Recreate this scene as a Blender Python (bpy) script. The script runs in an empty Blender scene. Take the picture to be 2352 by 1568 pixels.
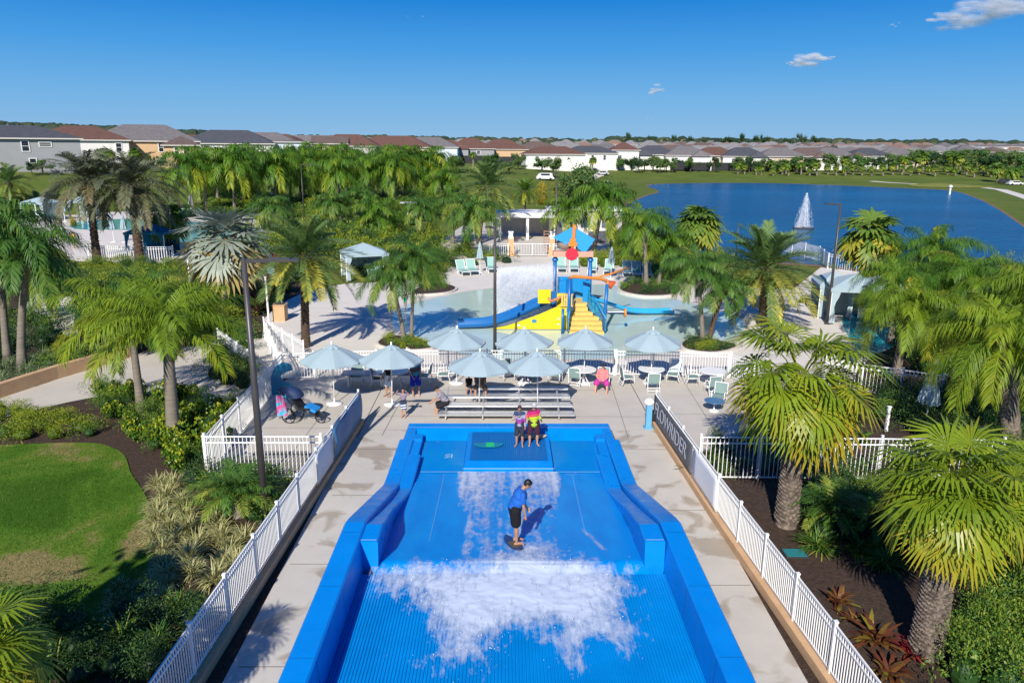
import bpy, bmesh, math, random
import numpy as np
from mathutils import Vector, Matrix, noise as mnoise
R = math.radians
random.seed(7)
scene = bpy.context.scene
col = scene.collection

# ---------------------------------------------------------------- camera
FP = 1700.0; CH = 10.7                      # focal length in picture units (width 2352), camera height
PIT = math.atan(446/FP); YAW = R(0.75); ROL = R(0.35)
_fw = Vector((math.sin(YAW)*math.cos(PIT), math.cos(YAW)*math.cos(PIT), -math.sin(PIT)))
_r = Vector((math.cos(YAW), -math.sin(YAW), 0)); _u = _r.cross(_fw)
_r2 = _r*math.cos(ROL)+_u*math.sin(ROL); _u2 = -_r*math.sin(ROL)+_u*math.cos(ROL)
cam_d = bpy.data.cameras.new('camera'); cam = bpy.data.objects.new('camera', cam_d); col.objects.link(cam)
cam.matrix_world = Matrix(((_r2.x,_u2.x,-_fw.x,0),(_r2.y,_u2.y,-_fw.y,0),(_r2.z,_u2.z,-_fw.z,CH),(0,0,0,1)))
cam_d.sensor_width = 36; cam_d.lens = 36*FP/2352; cam_d.clip_end = 12000; cam_d.clip_start = .1
scene.camera = cam
def at(x, y, z=0.0):                         # where the line of sight through a picture point meets height z
    d = _fw + _r2*((x-1176)/FP) - _u2*((y-784)/FP); t = (z-CH)/d.z
    return Vector((d.x*t, d.y*t, z))
def atY(x, y, Y):
    d = _fw + _r2*((x-1176)/FP) - _u2*((y-784)/FP); t = Y/d.y
    return Vector((d.x*t, Y, CH+d.z*t))

# ---------------------------------------------------------------- light
SUN_AZ = 13.0; SUN_EL = 35.0                # azimuth the light travels towards (from +Y to +X), elevation
w = bpy.data.worlds.new('World'); scene.world = w; w.use_nodes = True
nt = w.node_tree; nt.nodes.clear()
sky = nt.nodes.new('ShaderNodeTexSky'); sky.sky_type = 'NISHITA'; sky.sun_disc = False
sky.sun_elevation = R(SUN_EL); sky.sun_rotation = R(180+SUN_AZ); sky.altitude = 0
sky.air_density = 1.0; sky.dust_density = 0.0; sky.ozone_density = 4.0
wtc = nt.nodes.new('ShaderNodeTexCoord'); wsp = nt.nodes.new('ShaderNodeSeparateXYZ'); nt.links.new(wtc.outputs['Generated'], wsp.inputs[0])
wrp = nt.nodes.new('ShaderNodeValToRGB'); E = wrp.color_ramp.elements      # clear-air colour by height above the horizon
E[0].position = 0.0; E[0].color = (.23,.43,.66,1); E[1].position = 1.0; E[1].color = (.010,.055,.25,1)
for p_, c_ in ((.06,(.135,.375,.68,1)), (.115,(.05,.29,.67,1)), (.175,(.004,.19,.60,1)), (.33,(.004,.10,.40,1))):
    e = E.new(p_); e.color = c_
nt.links.new(wsp.outputs['Z'], wrp.inputs[0])
wmx = nt.nodes.new('ShaderNodeMix'); wmx.data_type = 'RGBA'; wmx.inputs['Factor'].default_value = .965
wsc = nt.nodes.new('ShaderNodeVectorMath'); wsc.operation = 'SCALE'; wsc.inputs['Scale'].default_value = 1/.105*1.04
nt.links.new(wrp.outputs[0], wsc.inputs[0])
bg = nt.nodes.new('ShaderNodeBackground'); bg.inputs[1].default_value = 0.105
wo = nt.nodes.new('ShaderNodeOutputWorld')
nt.links.new(sky.outputs[0], wmx.inputs[6]); nt.links.new(wsc.outputs[0], wmx.inputs[7]); nt.links.new(wmx.outputs[2], bg.inputs[0]); nt.links.new(bg.outputs[0], wo.inputs[0])
sd = bpy.data.lights.new('sun', 'SUN'); sd.energy = 5.2; sd.angle = R(0.53); sd.color = (1.0, .945, .86)
so = bpy.data.objects.new('sun', sd); col.objects.link(so)
_ld = Vector((math.sin(R(SUN_AZ))*math.cos(R(SUN_EL)), math.cos(R(SUN_AZ))*math.cos(R(SUN_EL)), -math.sin(R(SUN_EL))))
so.rotation_euler = _ld.to_track_quat('-Z', 'Y').to_euler()
scene.view_settings.view_transform = 'Standard'; scene.view_settings.look = 'None'
scene.view_settings.exposure = 0.14; scene.view_settings.gamma = 1.0
scene.cycles.max_bounces = 6; scene.cycles.diffuse_bounces = 2; scene.cycles.glossy_bounces = 3
scene.cycles.transparent_max_bounces = 24; scene.cycles.transmission_bounces = 3

# ---------------------------------------------------------------- materials
def newmat(name):
    m = bpy.data.materials.new(name); m.use_nodes = True
    n = m.node_tree; b = n.nodes['Principled BSDF']; return m, n, b
def mat(name, c, rough=.6, c2=None, scale=6.0, bump=0.0, bscale=None, metal=0.0, spec=.5, detail=6, contrast=(.35,.65), coords='Object', stretch=None, c3=None):
    m, n, b = newmat(name)
    b.inputs['Base Color'].default_value = (*c, 1); b.inputs['Roughness'].default_value = rough
    b.inputs['Metallic'].default_value = metal; b.inputs['Specular IOR Level'].default_value = spec
    if c2 is not None or bump:
        tc = n.nodes.new('ShaderNodeTexCoord'); mp = n.nodes.new('ShaderNodeMapping'); n.links.new(tc.outputs[coords], mp.inputs[0])
        if stretch: mp.inputs['Scale'].default_value = stretch
    if c2 is not None:
        nz = n.nodes.new('ShaderNodeTexNoise'); nz.inputs['Scale'].default_value = scale; nz.inputs['Detail'].default_value = detail; nz.inputs['Roughness'].default_value = .62
        n.links.new(mp.outputs[0], nz.inputs[0])
        rp = n.nodes.new('ShaderNodeValToRGB'); rp.color_ramp.elements[0].position = contrast[0]; rp.color_ramp.elements[1].position = contrast[1]
        rp.color_ramp.elements[0].color = (*c, 1); rp.color_ramp.elements[1].color = (*c2, 1)
        if c3:
            e = rp.color_ramp.elements.new((contrast[0]+contrast[1])/2); e.color = (*c3, 1)
        n.links.new(nz.outputs[0], rp.inputs[0]); n.links.new(rp.outputs[0], b.inputs['Base Color'])
    if bump:
        nb = n.nodes.new('ShaderNodeTexNoise'); nb.inputs['Scale'].default_value = bscale or scale; nb.inputs['Detail'].default_value = 5
        n.links.new(mp.outputs[0], nb.inputs[0]); bp = n.nodes.new('ShaderNodeBump'); bp.inputs['Strength'].default_value = bump; bp.inputs['Distance'].default_value = .05
        n.links.new(nb.outputs[0], bp.inputs['Height']); n.links.new(bp.outputs[0], b.inputs['Normal'])
    return m
def leafmat(name, dark, mid, old, trans=.3, rough=.5):     # colour from each face's 'tint' (leaf age on palms), a little light through the blade
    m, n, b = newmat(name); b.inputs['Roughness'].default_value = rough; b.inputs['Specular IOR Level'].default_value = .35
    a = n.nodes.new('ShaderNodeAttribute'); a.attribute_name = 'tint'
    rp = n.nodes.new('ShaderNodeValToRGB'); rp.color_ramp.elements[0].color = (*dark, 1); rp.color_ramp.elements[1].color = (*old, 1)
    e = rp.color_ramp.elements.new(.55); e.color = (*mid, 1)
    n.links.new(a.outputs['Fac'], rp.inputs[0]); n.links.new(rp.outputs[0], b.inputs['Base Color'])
    t = n.nodes.new('ShaderNodeBsdfTranslucent'); mx = n.nodes.new('ShaderNodeMixShader'); mx.inputs[0].default_value = trans
    n.links.new(rp.outputs[0], t.inputs[0]); n.links.new(b.outputs[0], mx.inputs[1]); n.links.new(t.outputs[0], mx.inputs[2])
    n.links.new(mx.outputs[0], n.nodes['Material Output'].inputs[0]); return m
M = {}
M['blue'] = mat('ride_blue', (.001,.225,.70), .32, (.001,.25,.76), 1.3, spec=.4)
for _k in ('blue',):
    _m = M[_k]; _n = _m.node_tree; _b = _n.nodes['Principled BSDF']; _tc = _n.nodes.new('ShaderNodeTexCoord'); _z = _n.nodes.new('ShaderNodeTexNoise'); _z.inputs['Scale'].default_value = 2.3; _z.inputs['Detail'].default_value = 10; _z.inputs['Roughness'].default_value = .7
    _r = _n.nodes.new('ShaderNodeMapRange'); _r.inputs[1].default_value = .35; _r.inputs[2].default_value = .7; _r.inputs[3].default_value = .22; _r.inputs[4].default_value = .55; _n.links.new(_tc.outputs['Object'], _z.inputs[0]); _n.links.new(_z.outputs[0], _r.inputs[0]); _n.links.new(_r.outputs[0], _b.inputs['Roughness'])
M['seam'] = mat('panel_joint_blue', (.001,.10,.38), .5)
M['blue2'] = mat('ride_blue_floor', (.0005,.22,.60), .3, (.001,.27,.70), 1.0, spec=.3)
M['wave'] = mat('ride_blue_running_water', (.0005,.245,.72), .30, (.001,.31,.80), 1.1, spec=.16, stretch=(2.2,.6,1))
M['blue_wet'] = mat('ride_blue_wet', (.004,.26,.62), .10, (.002,.21,.66), .8, bump=.12, bscale=3, spec=.6)
M['white'] = mat('white_paint', (.84,.84,.82), .45, (.78,.78,.76), 5)
M['white_met'] = mat('white_powder_coat', (.86,.86,.84), .35)
M['alu'] = mat('brushed_aluminium', (.62,.62,.61), .38, (.55,.55,.55), 9, metal=.55)
M['lamp'] = mat('bronze_lamp_paint', (.055,.05,.052), .4, (.07,.064,.062), 3)
M['tan'] = mat('tan_stucco', (.62,.40,.22), .85, (.55,.34,.18), 2.5, bump=.2, bscale=40)
M['peach'] = mat('peach_stucco', (.72,.42,.24), .8, (.66,.37,.2), 2.5)
M['black'] = mat('black_rubber', (.012,.012,.014), .6)
M['dark'] = mat('dark_grey', (.04,.042,.048), .6)
M['canvas'] = mat('pale_blue_canvas', (.37,.47,.51), .9, (.34,.45,.49), 1.5, spec=.15)
M['canvas_dk'] = mat('teal_canvas', (.03,.20,.28), .9, (.02,.16,.24), 2, spec=.15)
M['sling'] = mat('grey_green_sling', (.24,.34,.32), .8, (.20,.30,.28), 40)
M['yellow'] = mat('yellow_panel', (.80,.60,.01), .4)
M['buff'] = mat('buff_tread', (.74,.52,.14), .55, (.68,.46,.12), 4)
M['pblue'] = mat('play_blue', (.01,.14,.42), .35)
M['sky_blue'] = mat('kite_blue', (.03,.33,.75), .4)
M['orange'] = mat('play_orange', (.75,.25,.04), .4)
M['red'] = mat('play_red', (.75,.03,.06), .4)
M['mulch'] = mat('mulch', (.030,.017,.010), .95, (.075,.042,.026), 7, bump=1.0, bscale=22, detail=9, coords='Object')
M['bark_royal'] = mat('smooth_grey_trunk', (.26,.225,.18), .85, (.17,.14,.11), 1.2, bump=.35, bscale=3, stretch=(.5,.5,6))
M['bark_date'] = mat('brown_ringed_trunk', (.16,.105,.07), .95, (.07,.045,.03), 5, bump=1, bscale=9, stretch=(1,1,3))
M['bark_fan'] = mat('grey_scaled_trunk', (.30,.24,.19), .95, (.11,.085,.065), 6, bump=.8, bscale=14)
M['bark_tree'] = mat('tree_bark', (.11,.08,.06), .95, (.06,.045,.035), 4, bump=.6, bscale=12)

# ---------------------------------------------------------------- mesh collector
class MB:
    def __init__(s): s.v = []; s.f = []; s.t = None; s.m = []; s.cm = 0
    def vert(s, p): s.v.append((p[0], p[1], p[2])); return len(s.v)-1
    def face(s, ix, tint=None):
        s.f.append(ix); s.m.append(s.cm)
        if tint is not None:
            if s.t is None: s.t = []
            s.t.append(tint)
    def poly(s, pts, tint=None):
        b = len(s.v); s.v.extend([tuple(p) for p in pts]); s.face(list(range(b, b+len(pts))), tint)
    def box(s, c, d, rot=0.0, M4=None):
        hx, hy, hz = d[0]/2, d[1]/2, d[2]/2; cs, sn = math.cos(rot), math.sin(rot); b = len(s.v)
        for z in (-hz, hz):
            for x, y in ((-hx,-hy),(hx,-hy),(hx,hy),(-hx,hy)):
                p = (x*cs-y*sn+c[0], x*sn+y*cs+c[1], z+c[2])
                if M4 is not None: p = tuple(M4 @ Vector((x, y, z)) + Vector(c))
                s.v.append(p)
        for q in ((0,3,2,1),(4,5,6,7),(0,1,5,4),(1,2,6,5),(2,3,7,6),(3,0,4,7)): s.face([b+i for i in q])
    def bar(s, p, q, wd, h=None, up=(0,0,1)):          # rectangular bar from p to q
        p = Vector(p); q = Vector(q); h = h or wd; d = (q-p); L = d.length; d = d.normalized(); up = Vector(up)
        if abs(d.dot(up)) > .98: up = Vector((0,1,0))
        sx = d.cross(up).normalized(); sz = sx.cross(d)
        m = Matrix((sx, d, sz)).transposed(); s.box((p+q)/2, (wd, L, h), M4=m)
    def tube(s, pts, rad, n=8, cap=True, tint=None):
        pts = [Vector(p) for p in pts]; k = len(pts); rad = rad if hasattr(rad, '__len__') else [rad]*k
        b = len(s.v); ref = Vector((0,0,1))
        for i, p in enumerate(pts):
            d = (pts[min(i+1,k-1)]-pts[max(i-1,0)]).normalized()
            rf = ref if abs(d.dot(ref)) < .95 else Vector((0,1,0))
            a = d.cross(rf).normalized(); c = a.cross(d)
            for j in range(n):
                t = 2*math.pi*j/n; q = p + (a*math.cos(t)+c*math.sin(t))*rad[i]; s.v.append((q.x,q.y,q.z))
        for i in range(k-1):
            for j in range(n):
                j2 = (j+1) % n; s.face([b+i*n+j, b+i*n+j2, b+(i+1)*n+j2, b+(i+1)*n+j], tint)
        if cap:
            s.face([b+j for j in range(n)][::-1], tint); s.face([b+(k-1)*n+j for j in range(n)], tint)
    def lathe(s, c, prof, n=24):
        b = len(s.v)
        for r, z in prof:
            for j in range(n):
                t = 2*math.pi*j/n; s.v.append((c[0]+r*math.cos(t), c[1]+r*math.sin(t), c[2]+z))
        for i in range(len(prof)-1):
            for j in range(n):
                j2 = (j+1) % n; s.face([b+i*n+j, b+i*n+j2, b+(i+1)*n+j2, b+(i+1)*n+j])
    def ell(s, c, r, n=12, k=8, tint=None, M3=None):
        b = len(s.v)
        for i in range(k+1):
            ph = math.pi*i/k
            for j in range(n):
                t = 2*math.pi*j/n; p = Vector((r[0]*math.sin(ph)*math.cos(t), r[1]*math.sin(ph)*math.sin(t), -r[2]*math.cos(ph)))
                if M3 is not None: p = M3 @ p
                s.v.append((c[0]+p.x, c[1]+p.y, c[2]+p.z))
        for i in range(k):
            for j in range(n):
                j2 = (j+1) % n; s.face([b+i*n+j, b+i*n+j2, b+(i+1)*n+j2, b+(i+1)*n+j], tint)
    def build(s, name, material=None, parent=None, smooth=False, loc=None):
        me = bpy.data.meshes.new(name); me.from_pydata(s.v, [], s.f)
        mats = material if isinstance(material, (list, tuple)) else [material]
        for m_ in mats:
            if m_ is not None: me.materials.append(m_)
        if len(mats) > 1: me.polygons.foreach_set('material_index', s.m)
        if s.t is not None and len(s.t) == len(s.f):
            at_ = me.attributes.new('tint', 'FLOAT', 'FACE'); at_.data.foreach_set('value', s.t)
        if smooth: me.polygons.foreach_set('use_smooth', [True]*len(me.polygons))
        me.update(); return link(name, me, parent, loc)
def link(name, me, parent=None, loc=None):
    o = bpy.data.objects.new(name, me); col.objects.link(o)
    if parent is not None: o.parent = parent
    if loc is not None: o.location = loc
    return o
def tag(o, label=None, cat=None, group=None, kind=None):
    if label: o['label'] = label
    if cat: o['category'] = cat
    if group: o['group'] = group
    if kind: o['kind'] = kind
    return o
def empty(name, loc, label=None, cat=None, group=None, rz=0.0):
    o = bpy.data.objects.new(name, None); col.objects.link(o); o.location = loc; o.rotation_euler.z = rz; o.empty_display_size = .2
    return tag(o, label, cat, group)
def kids(o): return KIDS.get(o.name, [])
def copy_tree(o, parent=None):
    c = o.copy(); col.objects.link(c); c.parent = parent
    for ch in [x for x in o.children]: copy_tree(ch, c)
    return c
def smoothpoly(pts, n=6):
    out = []; k = len(pts); P = [Vector((p[0], p[1])) for p in pts]
    for i in range(k):
        a, b, c, d = P[i-1], P[i], P[(i+1)%k], P[(i+2)%k]
        for j in range(n):
            t = j/n
            out.append(.5*((2*b)+(c-a)*t+(2*a-5*b+4*c-d)*t*t+(3*b-a-3*c+d)*t**3))
    return out
def sheet(name, pts, z, material, label=None, cat=None, kind='structure', thick=0.0, smooth=0, parent=None, group=None):
    pts = [Vector((p[0], p[1])) for p in pts]
    if smooth: pts = smoothpoly(pts, smooth)
    bm = bmesh.new(); vs = [bm.verts.new((p.x, p.y, z)) for p in pts]; f = bm.faces.new(vs)
    f.normal_update()
    if f.normal.z < 0: f.normal_flip()
    if thick:
        low = [bm.verts.new((p.x, p.y, z-thick)) for p in pts]; k = len(vs)
        for i in range(k): bm.faces.new((vs[i], vs[(i+1)%k], low[(i+1)%k], low[i]))
    bmesh.ops.triangulate(bm, faces=[g for g in bm.faces if len(g.verts) > 4]); bmesh.ops.recalc_face_normals(bm, faces=bm.faces[:])
    if not thick:
        for g in bm.faces:
            if g.normal.z < 0: g.normal_flip()
    me = bpy.data.meshes.new(name); bm.to_mesh(me); bm.free(); me.materials.append(material)
    o = link(name, me, parent); return tag(o, label, cat, group, kind)
def V(pts, z=0.0): return [at(x, y, z) for x, y in pts]

# ---------------------------------------------------------------- terrain
def ss(a, b, x):
    t = min(1, max(0, (x-a)/(b-a))); return t*t*(3-2*t)
def hgt(x, y):
    if y < 60: return 0.0
    a = x/max(y, 1)
    P = float(np.interp(a, [-.75,-.45,-.1,.1,.3], [6.2,5.8,5.2,3.3,2.4]))
    s0 = 107 + (128-107)*ss(-.75, -.42, a) + (150-128)*ss(-.4, -.1, a); s0 = s0 + (245-150)*ss(.0, .18, a)
    s1 = 127 + (150-127)*ss(-.75, -.42, a) + (290-150)*ss(-.4, -.1, a); s1 = s1 + (300-290)*ss(0, .18, a)
    if x > 95: s1 = s1
    h = P*ss(s0, s1, y)
    h += ss(290, 800, y)*(6.0-1.5*ss(-.1,-.5,a))+ss(350, 1000, y)*13*ss(-.3, -.7, a)
    return h
gx = np.concatenate([-np.geomspace(6000, 260, 22), np.linspace(-240, 300, 91), np.geomspace(320, 6000, 22)])
gy = np.concatenate([[-60, -20, 0, 20, 40, 60, 70, 80, 90], np.linspace(96, 400, 80), np.geomspace(415, 9000, 40)])
mb = MB(); nx = len(gx)
for y in gy:
    for x in gx: mb.v.append((float(x), float(y), hgt(float(x), float(y))-.03))
for j in range(len(gy)-1):
    for i in range(nx-1): mb.face([j*nx+i, j*nx+i+1, (j+1)*nx+i+1, (j+1)*nx+i])
M['grass'] = mat('turf', (.085,.125,.022), .95, (.16,.175,.045), .09, bump=.6, bscale=9, detail=12, c3=(.11,.155,.028), contrast=(.3,.7), spec=.1)
tag(mb.build('ground', M['grass'], smooth=True), 'grassy ground running from the water park to the horizon', 'ground', kind='structure')
# ---------------------------------------------------------------- paving, beds, pools, lake
def pin(px, x, y):
    ins = False; n_ = len(px)
    for i in range(n_):
        ax, ay = px[i]; bx, by = px[(i+1) % n_]
        if (ay > y) != (by > y) and x < (bx-ax)*(y-ay)/(by-ay)+ax: ins = not ins
    return ins
def leafm(*a): return leafmat(*a, trans=.3)
def concrete(name, c, c2, wet=True):
    m, n, b = newmat(name); tc = n.nodes.new('ShaderNodeTexCoord')
    n1 = n.nodes.new('ShaderNodeTexNoise'); n1.inputs['Scale'].default_value = .55; n1.inputs['Detail'].default_value = 12; n1.inputs['Roughness'].default_value = .7
    n2 = n.nodes.new('ShaderNodeTexNoise'); n2.inputs['Scale'].default_value = .8; n2.inputs['Detail'].default_value = 8; n2.inputs['Distortion'].default_value = .6
    for x in (n1, n2): n.links.new(tc.outputs['Object'], x.inputs[0])
    rp = n.nodes.new('ShaderNodeValToRGB'); rp.color_ramp.elements[0].position = .3; rp.color_ramp.elements[1].position = .7
    rp.color_ramp.elements[0].color = (*c, 1); rp.color_ramp.elements[1].color = (*c2, 1); n.links.new(n1.outputs[0], rp.inputs[0])
    rw = n.nodes.new('ShaderNodeValToRGB'); rw.color_ramp.elements[0].position = .53 if wet else .95; rw.color_ramp.elements[1].position = .60 if wet else .99
    n.links.new(n2.outputs[0], rw.inputs[0])
    mx = n.nodes.new('ShaderNodeMix'); mx.data_type = 'RGBA'; mx.blend_type = 'MULTIPLY'
    n.links.new(rw.outputs[0], mx.inputs['Factor']); n.links.new(rp.outputs[0], mx.inputs[6]); mx.inputs[7].default_value = (.74,.68,.60,1)
    n.links.new(mx.outputs[2], b.inputs['Base Color'])
    ml = n.nodes.new('ShaderNodeMath'); ml.operation = 'MULTIPLY_ADD'; ml.inputs[1].default_value = -.45; ml.inputs[2].default_value = .85
    n.links.new(rw.outputs[0], ml.inputs[0]); n.links.new(ml.outputs[0], b.inputs['Roughness'])
    return m
M['conc'] = concrete('worn_concrete', (.49,.445,.385), (.59,.545,.475), False)
M['conc2'] = concrete('pale_pool_deck', (.65,.595,.525), (.72,.67,.60), False)
M['conc3'] = concrete('side_deck', (.50,.455,.39), (.60,.55,.47), False)
M['concw'] = concrete('wet_ride_deck', (.50,.46,.40), (.60,.56,.49))
M['joint'] = mat('joint', (.16,.14,.12), .9)
M['asphalt'] = mat('asphalt', (.16,.16,.165), .95, (.2,.2,.2), 2)
def poolmat(name, c, c2, bump=.25, rough=.05, bs=1.6, foamscale=0):
    m = mat(name, c, rough, c2, .25, bump=bump, bscale=bs, spec=.5, detail=3); return m
M['splash'] = poolmat('zero_entry_pool_water', (.50,.64,.57), (.56,.69,.62), .12, .12)
M['pool'] = poolmat('turquoise_pool_water', (.02,.40,.48), (.03,.46,.52), .3)
# lake
m, n, b = newmat('lake_water'); b.inputs['Base Color'].default_value = (.002,.045,.15,1); b.inputs['Roughness'].default_value = .12; b.inputs['IOR'].default_value = 1.33
tc = n.nodes.new('ShaderNodeTexCoord'); mp = n.nodes.new('ShaderNodeMapping'); mp.inputs['Scale'].default_value = (.35, 1.0, 1); n.links.new(tc.outputs['Object'], mp.inputs[0])
nz = n.nodes.new('ShaderNodeTexNoise'); nz.inputs['Scale'].default_value = .9; nz.inputs['Detail'].default_value = 8; n.links.new(mp.outputs[0], nz.inputs[0])
bp = n.nodes.new('ShaderNodeBump'); bp.inputs['Strength'].default_value = 1.0; bp.inputs['Distance'].default_value = .35; n.links.new(nz.outputs[0], bp.inputs['Height']); n.links.new(bp.outputs[0], b.inputs['Normal'])
nz2 = n.nodes.new('ShaderNodeTexNoise'); nz2.inputs['Scale'].default_value = .03; nz2.inputs['Detail'].default_value = 4; n.links.new(mp.outputs[0], nz2.inputs[0])
rp = n.nodes.new('ShaderNodeValToRGB'); rp.color_ramp.elements[0].color = (.002,.062,.165,1); rp.color_ramp.elements[1].color = (.004,.105,.24,1); rp.color_ramp.elements[0].position=.35; rp.color_ramp.elements[1].position=.65
n.links.new(nz2.outputs[0], rp.inputs[0]); n.links.new(rp.outputs[0], b.inputs['Base Color']); M['lake'] = m; b.inputs['Specular IOR Level'].default_value = .3; b.inputs['Roughness'].default_value = .25
M['sand'] = mat('bare_bank', (.22,.13,.06), .95, (.14,.10,.045), .6)
lake_px = [(1490,425),(1600,421),(1760,421),(1900,425),(2060,432),(2180,438),(2240,455),(2290,480),(2352,522),(2420,560),(2700,640),(2500,700),(2352,660),(2200,650),(2000,622),(1860,607),(1700,596),(1560,570),(1450,520),(1430,480),(1480,452),(1515,440)]
lake_pts = V(lake_px, .0)
lc = sum((Vector((p.x, p.y)) for p in lake_pts), Vector((0,0)))/len(lake_pts)
sheet('bank', [(lc.x+(p.x-lc.x)*1.02, lc.y+(p.y-lc.y)*1.02) for p in lake_pts], .012, M['sand'], 'thin bare shoreline around the lake', 'bank', smooth=4)
sheet('water', lake_pts, .03, M['lake'], 'deep blue lake with small ripples', 'lake', smooth=4)
# lake paths, road
def strip(name, px, wd, z, material, label=None, cat=None):
    P = [at(x, y, 0) for x, y in px]; mbs = MB(); n_ = len(P)
    Q = []
    for i in range(n_-1):
        for t in range(6): Q.append(P[i].lerp(P[i+1], t/6))
    Q.append(P[-1]); L = []
    for i, p in enumerate(Q):
        d = (Q[min(i+1,len(Q)-1)]-Q[max(i-1,0)]).normalized(); s_ = Vector((d.y,-d.x,0))*wd/2
        for q in (p-s_, p+s_): L.append((q.x, q.y, hgt(q.x, q.y)+z))
    mbs.v = L
    for i in range(len(Q)-1): mbs.face([2*i, 2*i+1, 2*i+3, 2*i+2])
    return tag(mbs.build(name, material), label, cat, kind='structure')
strip('path', [(2000,418),(2130,424),(2250,430),(2300,436),(2352,452),(2420,475)], 3.0, .03, M['conc2'], 'pale path winding round the far side of the lake', 'path')
strip('path', [(1060,394),(1200,389),(1300,386),(1362,390),(1400,400),(1380,412),(1340,420)], 3.2, .06, M['conc2'], 'pale path crossing the lawn behind the palms', 'path')
strip('road', [(1380,374),(1400,380),(1440,386),(1560,391)], 7, .09, M['asphalt'], 'grey street end between the houses beyond the lake', 'road')
strip('path', [(1130,505),(1200,490),(1300,482),(1420,474)], 2.5, .04, M['conc2'], 'path behind the white pavilion', 'path')
strip('road', [(330,412),(420,418),(520,424)], 5, .09, M['asphalt'], 'short piece of street below the tan house', 'road')

# mulch garden floor
sheet('mulch_bed', [(-60,4),(-2,4),(-2,34),(-14,60),(-60,60)], -.012, M['mulch'], 'dark brown mulch bed left of the ride', 'flower bed')
sheet('mulch_bed', [(2,4),(60,4),(60,56),(22,60),(2,34)], -.012, M['mulch'], 'dark brown mulch bed right of the ride', 'flower bed')
# foreground lawn
m, n, b = newmat('mown_lawn'); tc = n.nodes.new('ShaderNodeTexCoord')
a1 = n.nodes.new('ShaderNodeTexNoise'); a1.inputs['Scale'].default_value = .26; a1.inputs['Detail'].default_value = 6; a1.inputs['Roughness'].default_value = .6; a1.inputs['Distortion'].default_value = .5
a2 = n.nodes.new('ShaderNodeTexNoise'); a2.inputs['Scale'].default_value = 28; a2.inputs['Detail'].default_value = 8
for x in (a1, a2): n.links.new(tc.outputs['Object'], x.inputs[0])
rp = n.nodes.new('ShaderNodeValToRGB'); E = rp.color_ramp.elements; E[0].position = .40; E[0].color = (.045,.115,.008,1); E[1].position = .63; E[1].color = (.26,.205,.085,1)
e = E.new(.49); e.color = (.075,.165,.014,1); e = E.new(.565); e.color = (.12,.19,.022,1)
n.links.new(a1.outputs[0], rp.inputs[0]); mx = n.nodes.new('ShaderNodeMix'); mx.data_type = 'RGBA'; mx.blend_type = 'OVERLAY'; mx.inputs['Factor'].default_value = .75
n.links.new(rp.outputs[0], mx.inputs[6]); n.links.new(a2.outputs[0], mx.inputs[7]); n.links.new(mx.outputs[2], b.inputs['Base Color']); b.inputs['Roughness'].default_value = .95; b.inputs['Specular IOR Level'].default_value = .1
bp = n.nodes.new('ShaderNodeBump'); bp.inputs['Strength'].default_value = .8; bp.inputs['Distance'].default_value = .03; n.links.new(a2.outputs[0], bp.inputs['Height']); n.links.new(bp.outputs[0], b.inputs['Normal'])
def worn(cx_, cy_, rx, ry):
    mp_ = n.nodes.new('ShaderNodeMapping'); mp_.vector_type = 'TEXTURE'; mp_.inputs['Location'].default_value = (cx_, cy_, 0); mp_.inputs['Scale'].default_value = (rx, ry, 1)
    ad = n.nodes.new('ShaderNodeVectorMath'); ad.operation = 'MULTIPLY_ADD'; ad.inputs[1].default_value = (1.6,1.6,0); n.links.new(a1.outputs['Color'], ad.inputs[0]); n.links.new(tc.outputs['Object'], ad.inputs[2]); n.links.new(ad.outputs[0], mp_.inputs[0])
    gr = n.nodes.new('ShaderNodeTexGradient'); gr.gradient_type = 'SPHERICAL'; n.links.new(mp_.outputs[0], gr.inputs[0]); return gr.outputs['Fac']
_c1 = at(70,1315,0); _c2 = at(318,1238,0); _w = None
for (c_, rx, ry) in ((_c1,2.7,.8),(_c2,.8,1.3)):
    o_ = worn(c_.x+.8, c_.y+.8, rx, ry); a_ = n.nodes.new('ShaderNodeMath'); a_.operation = 'MULTIPLY_ADD'; a_.inputs[1].default_value = .27; n.links.new(o_, a_.inputs[0])
    n.links.new(a1.outputs[0] if _w is None else _w, a_.inputs[2]); _w = a_.outputs[0]
n.links.new(_w, rp.inputs[0]); M['lawn'] = m
lawn_pts = V([(-320,1010),(-60,1022),(60,1020),(170,1017),(240,1022),(285,1045),(300,1085),(330,1130),(352,1180),(356,1240),(350,1290),(330,1340),(300,1390),(270,1430),(215,1470),(100,1520),(-200,1560),(-500,1500)])
sheet('lawn', lawn_pts, .02, M['lawn'], 'mown green lawn in the left foreground', 'lawn', smooth=5)
# grass blades standing on the lawn and fraying its edge
t = MB(); rg = random.Random(21); lp = [(p.x, p.y) for p in smoothpoly([(p.x, p.y) for p in lawn_pts], 3)]
lp_in = [q for q in lp]; cnt = 0
while cnt < 30000:
    x = rg.uniform(-19, -7.5); y = rg.uniform(13, 25.5)
    d_ = sdp(lp_in, x, y) if False else 1
    if not pin(lp_in, x, y):
        if rg.random() > .02 or not pin(lp_in, x-.12, y) : continue
    cnt += 1; a = rg.uniform(0, 6.28); h_ = rg.uniform(.035,.075); w_ = rg.uniform(.005,.009); lx_ = rg.gauss(0,.02); ly_ = rg.gauss(0,.02)
    t.poly([(x-w_*math.cos(a), y-w_*math.sin(a), .018), (x+w_*math.cos(a), y+w_*math.sin(a), .018), (x+lx_, y+ly_, .018+h_)], min(1,max(0,.35+.25*mnoise.noise(Vector((x*.5,y*.5,3)))+rg.gauss(0,.14))))
GM = leafm('grass_blade', (.03,.10,.006), (.10,.20,.018), (.30,.26,.09))
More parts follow.
